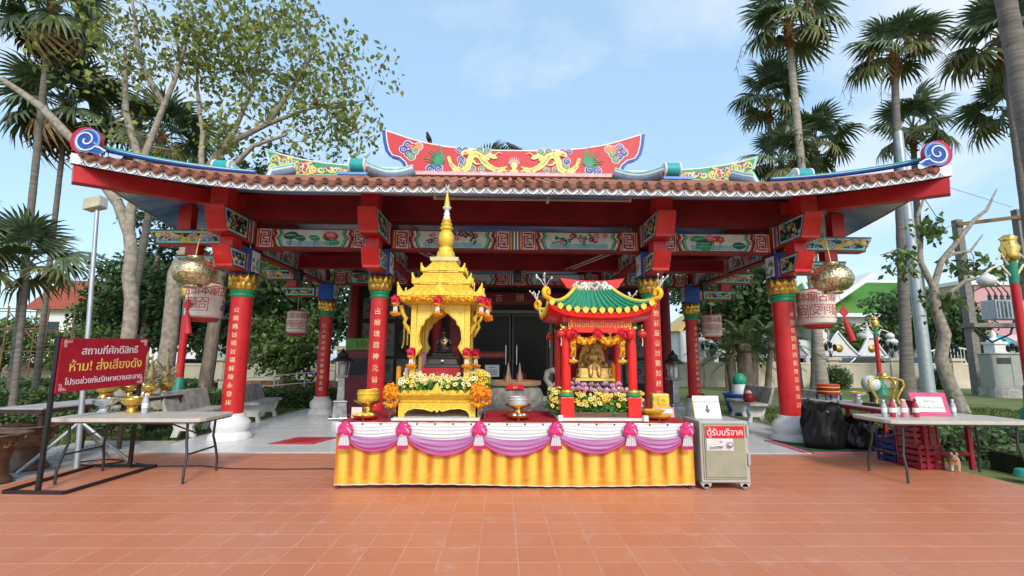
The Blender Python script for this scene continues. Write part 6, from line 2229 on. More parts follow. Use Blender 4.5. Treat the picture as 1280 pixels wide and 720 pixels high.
# ------------------------------------------------------------------ left: sign, flood light, pots, cable
dv_ = Vector((.12, 1.37, 0)).normalized()
sgn_ = thing('warning_sign', 'red Thai notice board on a black steel floor frame, asking for quiet', 'sign', (-5.17, 5.83, 0))
MB().bar((0, 0, 0.02), (0, 0, 1.74), .04, .04).build('post', BLACK, sgn_)
e_ = dv_ * 1.22
MB().bar((e_.x, e_.y, 0.02), (e_.x, e_.y, 1.8), .04, .04).build('post', mat('brown_black_steel', (.03, .015, .014), .5), sgn_)
fr = MB()
for (a_, b2) in (((-.33, -.05), (.36, -.08)), ((.36, -.08), (.40, 1.3)), ((-.33, -.05), (-.45, 1.3)), ((-.45, 1.3), (.40, 1.3))):
    fr.bar((a_[0], a_[1], .02), (b2[0], b2[1], .02), .035, .035)
fr.build('floor_frame', BLACK, sgn_)
nrm_ = Vector((dv_.y, -dv_.x, 0))
BL_, bz0, bz1 = 1.24, 1.085, 1.715
pnl = MB()
p0 = Vector((0, 0, 0)) + nrm_ * .024
c_ = [p0, p0 + dv_ * BL_, p0 + dv_ * BL_ + nrm_ * .02, p0 + nrm_ * .02]
pnl.add([(q.x, q.y, bz0 + .05 * (q.y > .7)) for q in c_] + [(q.x, q.y, bz1 + .05 * (q.y > .7)) for q in c_], [(0, 3, 2, 1), (4, 5, 6, 7), (0, 1, 5, 4), (1, 2, 6, 5), (2, 3, 7, 6), (3, 0, 4, 7)])
pn = pnl.build('board', mat('notice_red', (.40, .012, .03), .35, var=.1, scale=5), sgn_)
pf = p0 + nrm_ * .02
a = Art(lambda u, v, d: tuple(pf + dv_ * u + nrm_ * d + Vector((0, 0, bz0 + v + .05 * u / BL_))), .003)
a.text('สถานที่ศักดิ์สิทธิ์', BL_ * .54, .475, .13, 1, 0, us=1.0)
a.text('ห้าม! ส่งเสียงดัง', BL_ * .52, .29, .165, 1, 1, us=1.0)
a.text('โปรดช่วยกันรักษาความสะอาด', BL_ * .52, .115, .1, 1, 0, us=.95)
a.build('lettering', [WHITE, mat('sign_yellow', (.84, .62, .12), .4), PALEPINK], pn)
a = Art(a.mp, .003)
for (u, v, su, sv) in ((.045, .035, 1, 1), (BL_ - .045, .035, -1, 1), (.045, .595, 1, -1), (BL_ - .045, .595, -1, -1)):
    for k in range(3):
        a.spiral(u + su * .03 * k, v, .02, .006, 1, 2, 1.2, su * sv, k)
        a.spiral(u, v + sv * .025 * k, .02, .006, 1, 2, 1.2, -su * sv, k + 1)
a.build('scroll_border', [WHITE, YELLOW, PALEPINK], pn)

t = thing('flood_light', 'slim grey pole with a boxy floodlight on top behind the red sign', 'lamp post', (-5.78, 7.05, 0))
MB().tube([(0, 0, 0.0), (-.17, .1, 1.9), (-.36, .2, 3.72)], [.036, .032, .028], 10).build('pole', STEEL, t)
for (x, y) in ((.72, .12), (-.5, -.3), (-.1, .7)):
    MB().tube([(-.05, .03, .62), (x, y, .0)], .022, 8).build('tripod_leg', STEEL, t)
hd = MB(lambda p: Vector((p.x, p.y, p.z + .25 * p.x))).box(-.13, .1, -.09, .09, 0, .17).build('lamp_head', mat('lamp_cream', (.50, .46, .32), .5), t, bevel=.008, loc=(-.38, .2, 3.72))
b = MB(lambda p: Vector((p.x, p.y, p.z + .25 * p.x)))
for i in range(3):
    b.box(.101, .106, -.08 + .055 * i, -.035 + .055 * i, .02, .15)
b.build('lamp_glass', PLASW, hd)
POT = mat('brown_glazed_pot', (.115, .06, .035), .45, var=.35, scale=8, bump=.25)
POTD = mat('pot_ochre_relief', (.26, .16, .07), .6)
for (x, y, s_, lab) in ((-6.16, 6.25, .9, 'large brown glazed pot with frilled rim, nearest at the left edge'), (-6.45, 7.05, .92, 'brown glazed pot standing behind the nearest one at the left edge')):
    t = thing('glazed_pot', lab, 'pot', (x, y, -.012), 0, 'brown glazed pots at the left edge')
    MB().lathe([(.24 * s_, 0), (.26 * s_, .03), (.2 * s_, .1), (.19 * s_, .26), (.2 * s_, .3), (.215 * s_, .31), (.21 * s_, .34), (.25 * s_, .4), (.3 * s_, .52), (.31 * s_, .55)], 40).build('body', POT, t)
    MB().lathe([(.31 * s_, .55), (.36 * s_, .575), (.4 * s_, .57), (.4 * s_, .585), (.35 * s_, .595), (.29 * s_, .57), (.26 * s_, .45), (0, .42)], 48, (0, 0, 0), 0, .022, 12).build('frilled_rim', POT, t)
    a = Art(lambda u, v, d, s_=s_: ((.285 * s_ + d + .1 * (v - .46)) * math.sin(u / .285), -(.285 * s_ + d + .1 * (v - .46)) * math.cos(u / .285), v), .006)
    for k in range(5):
        for j in range(4):
            a.spiral(-.7 + .35 * k + .05 * j, .46 + .015 * (j % 2), .03, .018, 1, 0, .8, (-1, 1)[j % 2], j)
    a.build('relief', POTD, t)
t = thing('power_cable', 'thin black cable lying across the terracotta tiles', 'cable', (0, 0, .006))
MB().tube([(-5.6, 7.1, 0), (-5.2, 7.35, 0), (-4.78, 7.16, 0), (-4.2, 7.2, 0), (-3.7, 7.02, 0), (-3.0, 6.98, 0), (-2.4, 7.02, 0), (-1.8, 6.9, 0)], .008, 6).build('cable', BLACK, t)
t = thing('power_cable', 'coiled black cable on the paving under the left tables', 'cable', (-5.75, 7.4, .0))
MB().tube([(.28 * math.cos(i * .5) * (1 + .1 * math.sin(i)), .2 * math.sin(i * .5), .006 + .002 * (i % 5)) for i in range(30)], .008, 6).build('cable', BLACK, t)

# ------------------------------------------------------------------ plants


def grow_tree(name, label, cat, loc, limbs, ells, ncl, npl, size, leafm, bark, seed, group=None, crad=.55, twig=.03, droop=.25, surf=.35):
    """limbs: hand laid trunk and branches; leaf clumps fill the ellipsoids and are joined to the nearest wood by twigs"""
    rr = random.Random(seed)
    t = thing(name, label, cat, loc, rr.uniform(0, .01), group)
    b = MB()
    nodes = []
    for pts, rs in limbs:
        fine, fr_ = [], []
        for i in range(len(pts) - 1):
            p, q = Vector(pts[i]), Vector(pts[i + 1])
            k = max(1, int((q - p).length / .7))
            for j in range(k):
                f = j / k
                wob = Vector((rr.uniform(-1, 1), rr.uniform(-1, 1), rr.uniform(-.4, .4))) * (.05 if (i or j) else 0)
                fine.append(p.lerp(q, f) + wob); fr_.append(rs[i] + (rs[i + 1] - rs[i]) * f)
        fine.append(Vector(pts[-1])); fr_.append(rs[-1])
        b.tube(fine, fr_, 10 if rs[0] > .15 else 7)
        nodes += list(zip(fine, fr_))
    trunk = b.build('trunk', bark, t)
    cl = []
    tot = sum(e[1][0] * e[1][1] * e[1][2] for e in ells)
    for c, r in ells:
        for _ in range(int(ncl * r[0] * r[1] * r[2] / tot) + 1):
            d = Vector((rr.gauss(0, 1), rr.gauss(0, 1), rr.gauss(0, 1))).normalized()
            q = rr.random() ** surf
            cl.append(Vector((c[0] + d.x * r[0] * q, c[1] + d.y * r[1] * q, c[2] + d.z * r[2] * q)))
    b = MB()
    root = Vector(limbs[0][0][-1])
    cl.sort(key=lambda p: min((p - n_[0]).length for n_ in nodes))
    if twig:
        for p in cl:
            base, br = min(nodes, key=lambda n_: (n_[0] - p).length + .25 * max(0, n_[0].z - p.z))
            r0 = min(br * .7, twig)
            L_ = (p - base).length
            mid = base.lerp(p, .5) + Vector((rr.uniform(-1, 1), rr.uniform(-1, 1), rr.uniform(-.1, .9))) * L_ * .13
            b.tube([base, mid, p], [r0, r0 * .75, r0 * .4], 5, 0, False)
            nodes.append((mid, r0 * .8)); nodes.append((p, r0 * .55))
            for _ in range(4):
                q = p + Vector((rr.uniform(-1, 1), rr.uniform(-1, 1), rr.uniform(-.4, 1))).normalized() * crad * rr.uniform(.7, 1.2)
                b.tube([p, (p + q) / 2 + Vector((0, 0, .05)), q], [r0 * .4, r0 * .3, r0 * .15], 4, 0, False)
        kind(b.build('twigs', bark, t), 'stuff')
    b = MB()
    for p in cl:
        for _ in range(npl):
            d = Vector((rr.gauss(0, 1), rr.gauss(0, 1), rr.gauss(0, .75)))
            c = p + d.normalized() * crad * rr.random() ** .5
            a = Vector((rr.uniform(-1, 1), rr.uniform(-1, 1), rr.uniform(-1, .5) - droop)).normalized()
            q = (a.orthogonal().normalized() * math.cos(rr.uniform(0, 6)) + a.cross(a.orthogonal()).normalized() * math.sin(rr.uniform(0, 6))).normalized()
            s = size * rr.uniform(.6, 1.3)
            n_ = a.cross(q)
            b.add([c, c + a * s * .45 + q * s * .3 + n_ * s * .06, c + a * s, c + a * s * .45 - q * s * .3 + n_ * s * .06], [(0, 1, 2), (0, 2, 3)])
    kind(b.build('crown', leafm, t), 'stuff')
    return t


def frond_mesh(name, m, droop, seed, nseg=24, R=1.0, pet=.9):
    rr = random.Random(seed)
    b = MB()
    b.tube([(0, 0, 0), (pet * .5, 0, .03), (pet, 0, -.02)], [.03, .022, .016], 5)
    for i in range(nseg):
        a = rad(-128 + 256 * i / (nseg - 1)) + rr.uniform(-.03, .03)
        L_ = R * (.78 + .22 * math.cos(a * .6)) * rr.uniform(.88, 1.06)
        d = Vector((math.cos(a), math.sin(a), 0)); n = Vector((-d.y, d.x, 0))
        o = Vector((pet, 0, -.02))
        z1, z2, z3 = .05, .02 - droop * .18, -droop * .42 - rr.uniform(0, .12) - .1 * abs(math.sin(a))
        w1, w2 = .046, .056
        up = Vector((0, 0, 1))
        vs = [o, o + d * L_ * .35 - n * w1 * 1.2 + up * (z1 - .012), o + d * L_ * .35 + up * (z1 + .014), o + d * L_ * .35 + n * w1 * 1.2 + up * (z1 - .012),
              o + d * L_ * .7 - n * w2 * .8 + up * (z2 - .014), o + d * L_ * .7 + up * (z2 + .012), o + d * L_ * .7 + n * w2 * .8 + up * (z2 - .014), o + d * L_ * .95 + up * z3,
              ]
        b.add(vs, [(0, 1, 2), (0, 2, 3), (1, 4, 5, 2), (2, 5, 6, 3), (4, 7, 5), (5, 7, 6)])
    return b.mesh(name, m)


FR_ME = [frond_mesh('frond', FROND, .5, 1), frond_mesh('frond', FROND, .9, 2), frond_mesh('frond', FRONDY, 1.1, 3), frond_mesh('frond', FRONDD, 1.6, 4, 18, .8)]


def palm(label, base, crown, r0, r1, n, s, bark=PALMB, seed=1, bend=.0, dead=3, fibre=True, group='fan palms', lo=-50, stalks=0):
    rr = random.Random(seed)
    t = thing('fan_palm', label, 'palm', (base[0], base[1], -.08), 0, group)
    c = Vector((crown[0] - base[0], crown[1] - base[1], crown[2] + .08))
    pts, rs = [], []
    K_ = 30
    for i in range(K_ + 1):
        f = i / K_
        p = Vector((c.x * (f + bend * math.sin(PI * f)), c.y * f, c.z * f))
        pts.append(p); rs.append((r0 + (r1 - r0) * f) * (1 + (.35 * (1 - f * 8) if f < .125 else 0)) * (1.03 if i % 2 else .97))
    tr = MB().tube(pts, rs, 14).build('trunk', bark, t)
    if fibre:
        d = (pts[-1] - pts[-5]).normalized()
        b = MB()
        for i in range(26):
            a = i * 2.4
            f = (i / 26)
            q = pts[-1] - d * (1.6 * f + .1) + Vector((math.cos(a), math.sin(a), 0)) * r1 * .9
            b.bar(q, q + Vector((math.cos(a) * .18, math.sin(a) * .18, rr.uniform(-.1, .3))), .1, .06)
        b.tube([pts[-1] - d * 1.7, pts[-1] - d * .8, pts[-1]], [r1 * 1.05, r1 * 1.5, r1 * 1.2], 10)
        kind(b.build('fibre_sheath', FIBRE, t), 'stuff')
    for i in range(n):
        f = i / (n - 1)
        elv = rad(84 - (84 - lo) * f ** .9 + rr.uniform(-8, 8))
        az_ = i * 2.39996 + rr.uniform(-.25, .25)
        me = FR_ME[0] if f < .45 else (FR_ME[1] if f < .82 else FR_ME[2])
        if i >= n - dead:
            me = FR_ME[3]
        o = place('frond', me, t)
        mt = Matrix.Translation(c + Vector((0, 0, -.25 * f))) @ Matrix.Rotation(az_, 4, 'Z') @ Matrix.Rotation(-elv, 4, 'Y') @ Matrix.Rotation(rr.uniform(-.5, .5), 4, 'X')
        o.location, o.rotation_euler = mt.to_translation(), mt.to_euler()
        o.scale = (s * rr.uniform(.85, 1.1),) * 3
    for i in range(stalks):
        a = i * 2 * PI / stalks + .4
        b = MB()
        e = Vector((math.cos(a), math.sin(a), 0))
        pp = [c + Vector((0, 0, -.3)), c + e * s * .9 + Vector((0, 0, .1)), c + e * s * 1.5 + Vector((0, 0, -.5 * s)), c + e * s * 1.75 + Vector((0, 0, -1.3 * s))]
        b.tube(pp, [.03, .022, .015, .008], 5)
        for k in range(26):
            f = rr.uniform(.2, 1) * 3
            j = min(2, int(f)); q = pp[j].lerp(pp[j + 1], f - j)
            b.tube([q, q + Vector((rr.uniform(-.3, .3), rr.uniform(-.3, .3), rr.uniform(-.55, -.05))) * s * .7], [.012, .004], 4)
        b.build('flower_stalk', mat('dry_stalk', (.24, .15, .06), .9, var=.3), t)
    return t


# right hand palms
palm('tallest fan palm on the right, pale trunk rising behind the right eave, rusty collar', (14.6, 22.2), (14.27, 22, 18.6), .22, .15, 19, 1.45, PALMP, 3, -.03, 0, True, lo=-36, stalks=3)
palm('fan palm just left of the tallest one with a thin trunk', (14.5, 25.2), (14.75, 25, 16.2), .15, .11, 16, 1.25, PALMB, 5, .0, 0, lo=-34)
palm('low fan palm behind the tallest palm, right above the eave', (16.0, 25), (17.2, 25, 13.6), .16, .12, 18, 1.3, PALMB, 7, .0, 0, lo=-38)
palm('fan palm with hanging flower stalks beside the grey street light', (18.0, 21.6), (19.2, 21.6, 16.7), .25, .14, 18, 1.3, PALMB, 9, .0, 0, lo=-22, stalks=8)
palm('shorter fan palm right behind the grey street light', (23.6, 27), (24.6, 27, 15.5), .2, .14, 16, 1.45, PALMB, 11, .0, 0, lo=-30)
palm('fan palm with crown at the upper right edge behind the big ringed trunk', (22.9, 20.2), (23.2, 20.2, 16.6), .22, .16, 18, 1.5, PALMB, 13, .0, 0, lo=-25)
palm('second fan palm half hidden behind the big ringed trunk', (25.6, 22.3), (25.6, 22.3, 14.2), .22, .16, 16, 1.35, PALMB, 15, .0, 0, lo=-25)
palm('nearest palm, big grey ringed trunk cut by the right edge', (10.95, 9.2), (10.45, 9.0, 13.2), .2, .16, 22, 1.7, PALMB, 17, .0, 2, lo=-40)
# left hand palms
palm('tall leaning fan palm at the upper left with dead fronds', (-15.6, 16.2), (-16.1, 16, 14.0), .115, .09, 26, 1.25, PALMB, 21, -.02, 5, True, lo=-70)
palm('second fan palm at the upper left standing behind the leaning one', (-16.9, 18.4), (-16.9, 18, 11.2), .1, .08, 26, 1.3, PALMB, 23, .0, 4, True, lo=-60)
palm('fan palm behind the left spiral of the roof', (-15.2, 20), (-14.6, 20, 11.0), .15, .13, 22, 1.3, PALMB, 25, .0, 2, True, lo=-50)
palm('low fan palm with glossy fronds on the left lawn', (-13.6, 14.2), (-13.6, 14, 4.2), .085, .07, 16, .95, PALMB, 27, .0, 0, False, lo=-16)
palm('low fan palm at the left edge of the lawn', (-14.7, 13.4), (-15.0, 13.2, 4.6), .08, .07, 16, .95, PALMB, 29, .0, 0, False, lo=-16)
palm('far fan palm peeping over the central ridge', (-1.0, 30), (-1.0, 30, 13.0), .22, .2, 18, 1.5, PALMB, 31, .0, 1, False, lo=-20)
palm('thin fan palm trunk just right of the right front column', (14.3, 23.5), (14.3, 23.5, 11.9), .16, .14, 22, 1.2, PALMB, 33, .0, 1, False, lo=-45)

# big thin crowned tree on the left
grow_tree('shade_tree', 'big thinly leaved tree with forked pale trunks behind the left roof corner', 'tree', (-10.5, 15.5, -.08),
          [([(0, 0, 0), (.25, -.2, 2.2), (.35, -.3, 4.2), (.6, -.1, 6.4), (.6, 0, 7.5)], [.28, .235, .21, .18, .15]),
           ([(.6, 0, 7.5), (1.3, .2, 8.8), (2.4, .3, 9.5), (3.6, .4, 10.1), (5.0, .3, 10.4)], [.14, .11, .08, .055, .03]),
           ([(.6, 0, 7.5), (1.0, .8, 9.4), (1.3, 1.2, 11.2), (1.6, 1.0, 13.4)], [.13, .09, .06, .03]),
           ([(.6, 0, 7.5), (.2, .4, 9.2), (-.3, .6, 11), (-.2, .4, 13.2)], [.11, .08, .05, .025]),
           ([(2.4, .3, 9.5), (3.2, .6, 11.2), (3.8, .5, 12.8)], [.12, .08, .05]),
           ([(.4, -.2, 5.2), (1.4, -.6, 7.0), (2.6, -.8, 8.2), (3.6, -.8, 8.6)], [.14, .1, .07, .04])],
          [((3.6, .4, 11.2), (3.0, 2.4, 2.6)), ((.6, .6, 12.8), (3.4, 2.6, 2.6)), ((4.6, 0, 9.0), (1.7, 1.6, 1.6)), ((1.2, -.3, 9.2), (1.6, 1.4, 1.2))], 290, 17, .22, LEAFY, BARKP, 5, None, .62, .03, .5, .6)
grow_tree('shade_tree', 'leaning pale trunked tree whose bough passes behind the left roof spiral', 'tree', (-11.1, 14.8, -.08),
          [([(0, 0, 0), (.05, 0, 2.6), (-.45, .1, 5.4), (-1.0, .2, 6.4)], [.23, .2, .17, .15]),
           ([(-1.0, .2, 6.4), (-2.4, .3, 8.2), (-4.0, .4, 9.7), (-5.4, .4, 10.6)], [.16, .14, .12, .09]),
           ([(-.45, .1, 5.4), (-.5, .3, 7.6), (-.1, .5, 9.8), (.5, .6, 13.2)], [.15, .12, .085, .035]),
           ([(-.5, .3, 7.6), (-1.4, .6, 9.6), (-1.8, .7, 12)], [.14, .1, .05]),
           ([(-.1, .5, 9.8), (-1.0, .3, 11.4), (-1.4, .2, 13.5)], [.1, .08, .04])],
          [((-2.4, .4, 12.2), (2.6, 2.0, 2.2)), ((.2, .5, 12), (2.2, 1.8, 2.2)), ((-1, .4, 8.6), (1.6, 1.2, 1.0))], 100, 14, .21, LEAFY, BARKP, 9, None, .55, .026, .5, .6)
grow_tree('shade_tree', 'straight grey trunked tree just left of the left front column', 'tree', (-10.1, 17.2, -.08),
          [([(0, 0, 0), (.1, 0, 3.4), (.2, .1, 6)], [.24, .2, .16]), ([(.2, .1, 6), (1.0, .6, 8), (1.5, 1, 9.5)], [.12, .08, .04]), ([(.2, .1, 6), (-.8, .8, 8.3)], [.14, .07])],
          [((.6, 1.2, 8.6), (2.6, 2.0, 1.6)), ((1.2, .6, 5.2), (1.5, 1.4, 1.2))], 80, 24, .24, LEAFM, BARK, 13, None, .6, .03, .3, .6)

DT = 'dark evergreen trees beyond the left lawn'
for i, (x, y, h, r, lab) in enumerate(((-24.6, 33, 9.6, 2.8, 'round dark evergreen at the left end of the tree mass'), (-21.6, 30, 11.2, 3.2, 'tallest dark evergreen in the left tree mass'),
                                  (-18.4, 31, 9.0, 3.4, 'dark evergreen behind the forked pale trunks'), (-14.6, 29, 8.4, 3.2, 'dark evergreen seen between the left columns and the tree trunks'),
                                  (-11.2, 30, 8.0, 3.0, 'bushy evergreen seen through the left side of the pavilion'))):
    grow_tree('evergreen_tree', lab, 'tree', (x, y, -.08), [([(0, 0, 0), (.1, 0, h * .35), (.2, .1, h * .7)], [.32, .26, .14]), ([(.1, 0, h * .3), (r * .5, .2, h * .55)], [.16, .07]), ([(.1, 0, h * .3), (-r * .5, -.2, h * .55)], [.16, .07])],
              [((0, 0, h * .62), (r, r * .8, h * .36)), ((r * .55, -.4, h * .42), (r * .6, r * .6, h * .24)), ((-r * .5, -.4, h * .4), (r * .6, r * .6, h * .22))], 105, 62, .34, LEAFD, BARK, 40 + i, DT, .78, .05, .2, .42)
for i, (x, y, h, r, m_, lab) in enumerate(((-19.8, 24, 3.2, 1.9, LEAFM, 'low yellowish tree behind the red notice board'), (-25, 25, 3.8, 2.2, LEAFM, 'low leafy tree by the scaffold at the left'),
                                      (-8.6, 19.5, 3.6, 1.5, LEAFM, 'small leafy tree framed by the left columns'),
                                      (12.2, 26, 9.2, 3.3, LEAFD, 'big dark tree framed between the right columns'), (38.2, 45, 9.0, 4.0, LEAFD, 'round dark tree in front of the green roofed building'),
                                      (42.6, 45.5, 7.8, 3.4, LEAFD, 'smaller round dark tree right of the leaning plumeria'), (33.0, 46, 5.6, 2.4, LEAFM, 'greyish tree left of the round dark tree'))):
    grow_tree('leafy_tree', lab, 'tree', (x, y, -.08), [([(0, 0, 0), (.1, 0, h * .3), (.15, .1, h * .65)], [.05 * h ** .8, .04 * h ** .8, .1]), ([(.1, 0, h * .28), (r * .5, .2, h * .55)], [.12, .05]), ([(.1, 0, h * .28), (-r * .5, -.2, h * .5)], [.12, .05])],
              [((0, 0, h * .62), (r, r * .8, h * .36)), ((r * .5, -.3, h * .45), (r * .6, r * .6, h * .25))], 70 if h < 6 else 120, 52, .2 if h < 5 else .36, m_, BARK, 60 + i, None, .5 if h < 5 else .85, .04, .2, .42)

# bare branched tree on the right lawn
PLUM = [([(0, 0, 0), (-.25, 0, .9), (-.42, .1, 1.7), (-.2, 0, 2.5), (-.5, 0, 3.2), (-.42, 0, 4.0)], [.24, .2, .18, .17, .15, .13]),
        ([(-.42, 0, 4.0), (-.7, .1, 4.9), (-.5, .2, 5.6), (-.6, .1, 6.4)], [.1, .085, .07, .05]),
        ([(-.42, 0, 4.0), (-.1, -.1, 4.9), (.5, -.2, 5.6), (1.1, -.2, 6.3), (1.6, -.1, 6.6), (2.2, 0, 7.4)], [.11, .09, .075, .06, .05, .02]),
        ([(-.1, -.1, 4.9), (.6, .3, 5.2), (1.3, .4, 5.3), (1.9, .4, 5.9)], [.07, .06, .045, .02]),
        ([(-.7, .1, 4.9), (-1.3, .2, 5.3), (-1.9, .2, 5.1)], [.06, .05, .02]),
        ([(-.2, 0, 3.6), (.4, -.2, 4.2), (1.1, -.3, 4.3), (1.7, -.2, 4.0)], [.07, .06, .04, .02]), ([(-.6, .1, 6.4), (-.2, .2, 7.2), (.4, .2, 7.6)], [.05, .035, .015])]
grow_tree('plumeria_tree', 'small twisted pale tree with nearly bare branches on the right lawn', 'tree', (14.5, 15.4, -.08), PLUM,
          [((-1.4, .1, 5.0), (.8, .6, .5)), ((1.3, 0, 4.7), (1.1, .7, .6)), ((-.2, 0, 5.9), (.8, .6, .6)), ((-.3, 0, 3.6), (.8, .5, .5))], 30, 15, .24, LEAFM, BARKP, 77, None, .4, .018, .5, .6)

# date palm like cycads behind the right bench
t = thing('cycad_clump', 'clump of feathery cycads with several dark trunks behind the right benches', 'cycad', (8.6, 17.2, -.08))
rr = random.Random(6)
for k, (x, y, h, r_) in enumerate(((0, 0, 2.2, .26), (.42, .2, 1.9, .2), (-.45, .2, 1.8, .17), (.9, -.2, 2.3, .1))):
    MB().tube([(x * .6, y, 0), (x * .8, y, h * .5), (x, y, h)], [r_ * 1.2, r_, r_ * .9], 10).build('trunk', BARK, t)
    for i in range(17):
        az_ = i * 2.4; el_ = rad(75 - 95 * (i / 17))
        d = Vector((math.cos(az_) * math.cos(el_), math.sin(az_) * math.cos(el_), math.sin(el_)))
        b = MB()
        L_ = 1.7
        pts = [Vector((x, y, h)) + d * L_ * f + Vector((0, 0, -.75 * f * f)) for f in [j / 7 for j in range(8)]]
        b.tube(pts, [.02 - .002 * j for j in range(8)], 4)
        sd_ = Vector((-math.sin(az_), math.cos(az_), 0))
        for j in range(26):
            f = .15 + .85 * j / 26
            q = Vector((x, y, h)) + d * L_ * f + Vector((0, 0, -.75 * f * f))
            for sg_ in (-1, 1):
                e = (sd_ * sg_ + d * .5 + Vector((0, 0, .15))).normalized() * .3 * (1.1 - .6 * f)
                b.add([q, q + e * .5 + d * .02, q + e + Vector((0, 0, -.05)), q + e * .5 - d * .02], [(0, 1, 2, 3)])
        b.build('frond', mat('cycad_green', (.10, .14, .045), .5, var=.25, island=.35, trans=.2), t)


def hedge(label, x0, x1, y0, y1, h, seed, n, group='clipped hedges', size=.09):
    t = thing('hedge', label, 'hedge', (x0, y0, -.08), 0, group)
    rr = random.Random(seed)
    b = MB()
    W_, D_ = x1 - x0, y1 - y0
    for i in range(n):
        s_ = rr.random()
        x, y = rr.uniform(0, W_), rr.uniform(0, D_)
        z = h * (1 + .06 * math.sin(5 * x + seed) + .05 * math.sin(11 * y))
        if s_ < .5:
            p = Vector((x, y, z + rr.uniform(-.06, .05)))
        else:
            p = Vector((x, rr.choice((0, 0, D_)) + rr.uniform(-.04, .04), z * rr.random()))
        a = Vector((rr.uniform(-1, 1), rr.uniform(-1, 1), rr.uniform(-.2, 1))).normalized()
        q = a.orthogonal().normalized(); s = size * rr.uniform(.6, 1.4)
        b.add([p, p + a * s * .5 + q * s * .32, p + a * s, p + a * s * .5 - q * s * .32], [(0, 1, 2, 3)])
    kind(b.build('foliage', LEAFH, t), 'stuff')
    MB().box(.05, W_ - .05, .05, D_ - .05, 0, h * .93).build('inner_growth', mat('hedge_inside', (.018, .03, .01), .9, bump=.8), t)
    return t


hedge('low clipped hedge beside the pink path, nearest on the left', -17, -7.4, 10.6, 11.6, .36, 1, 5200)
hedge('clipped hedge beyond the pink path on the left lawn', -26, -8.0, 15.4, 16.8, .5, 2, 5200, size=.12)
hedge('farthest clipped hedge in front of the left wall', -34, -12.5, 20.5, 22.3, .55, 3, 4200, size=.16)
hedge('clipped hedge beside the rear left column', -8.6, -5.2, 16.2, 17.2, .5, 4, 2600, size=.1)
hedge('low dark hedge behind the right folding table', 6.9, 14, 8.0, 9.3, .42, 5, 5200)
hedge('low straggly hedge at the right edge of the terrace', 7.3, 11.5, 6.9, 7.5, .3, 6, 2600)
for i, (x, y, r, lab) in enumerate(((19.6, 28.5, .75, 'round clipped bush by the right wall, left of the street light'), (26.0, 29, .7, 'round clipped bush by the right wall near the utility pole'))):
    t = thing('round_bush', lab, 'bush', (x, y, -.08), 0, 'round bushes by the right wall')
    b = MB(); rr = random.Random(i)
    for k in range(1500):
        d = Vector((rr.gauss(0, 1), rr.gauss(0, 1), rr.gauss(0, 1))).normalized()
        p = Vector((0, 0, r * .8)) + d * r * rr.uniform(.75, 1.05)
        a = (d + Vector((rr.uniform(-1, 1), rr.uniform(-1, 1), rr.uniform(-1, 1)))).normalized(); q = a.orthogonal().normalized(); s = .13
        b.add([p, p + a * s * .5 + q * s * .3, p + a * s, p + a * s * .5 - q * s * .3], [(0, 1, 2, 3)])
    kind(b.build('foliage', LEAFH, t), 'stuff')
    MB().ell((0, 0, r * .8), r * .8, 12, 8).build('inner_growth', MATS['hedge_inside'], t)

# grass blades on the near lawns
GR = mat('grass_blade', (.085, .125, .022), .7, var=.35, scale=.6, island=.45, trans=.2)
rr = random.Random(2)
for (x0, x1, y0, y1, n, hh) in ((-16, -6.6, 6.0, 10.6, 16000, .075), (7.0, 17, 9.0, 17, 20000, .09), (-7.5, -6.3, 9.4, 16, 3000, .08)):
    b = MB()
    for i in range(n):
        x = rr.uniform(x0, x1); y = y0 + (y1 - y0) * rr.random() ** 1.3
        a = rr.uniform(0, 6.28); h = hh * rr.uniform(.5, 1.4); w_ = .012
        dx, dy = math.cos(a), math.sin(a)
        b.v += [(x - dx * w_, y - dy * w_, -.08), (x + dx * w_, y + dy * w_, -.08), (x + dy * h * .5, y - dx * h * .5, -.08 + h)]
        k = len(b.v); b.f.append([k - 3, k - 2, k - 1])
    b.m = [0] * len(b.f); b.s = [False] * len(b.f)
    o = b.build('grass', GR); kind(o, 'stuff'); o['label'] = 'short lawn grass growing beside the terrace'

# ------------------------------------------------------------------ walls, street, far buildings
WALLC = mat('cream_wall', (.60, .53, .40), .75, var=.1, scale=.8, bump=.1)


def garden_wall(label, x0, x1, y, h, n, lamps, y1=None):
    t = thing('garden_wall', label, 'wall', (x0, y, -.08))
    ln = x1 - x0
    MB().box(0, ln, 0, .25, 0, h).build('wall', WALLC, t)
    MB().box(0, ln, -.04, .29, h, h + .1).box(0, ln, -.05, -.001, 0, .35).build('coping', CREAM, t)
    for i in range(n):
        x = ln * (i + .5) / n
        b = MB().box(x - .3, x + .3, -.12, .37, 0, h + .25).box(x - .42, x + .42, -.24, .49, h + .25, h + .42).box(x - .4, x + .4, -.2, .45, 0, .3)
        p = b.build('pillar', WALLC, t)
        if lamps:
            b = MB()
            for k in (-1, 0, 1):
                b.tube([(x, .12, h + .42), (x + .12 * k, .12, h + .8), (x + .28 * k, .12, h + .85)], .025, 5)
                b.lathe([(.0, .0), (.09, .05), (.12, .2), (.1, .3), (.14, .33), (.0, .48)], 8, (x + .28 * k, .12, h + .82 + .15 * (k == 0)))
            b.build('iron_lamp', BLACK, p)
    return t


garden_wall('long cream garden wall with pillars and iron lamps across the right lawn', 7.0, 46, 30.2, 1.42, 10, True)
garden_wall('long cream garden wall along the street behind the left lawn', -46, -8.5, 26, 1.2, 9, False)

CARM = {}


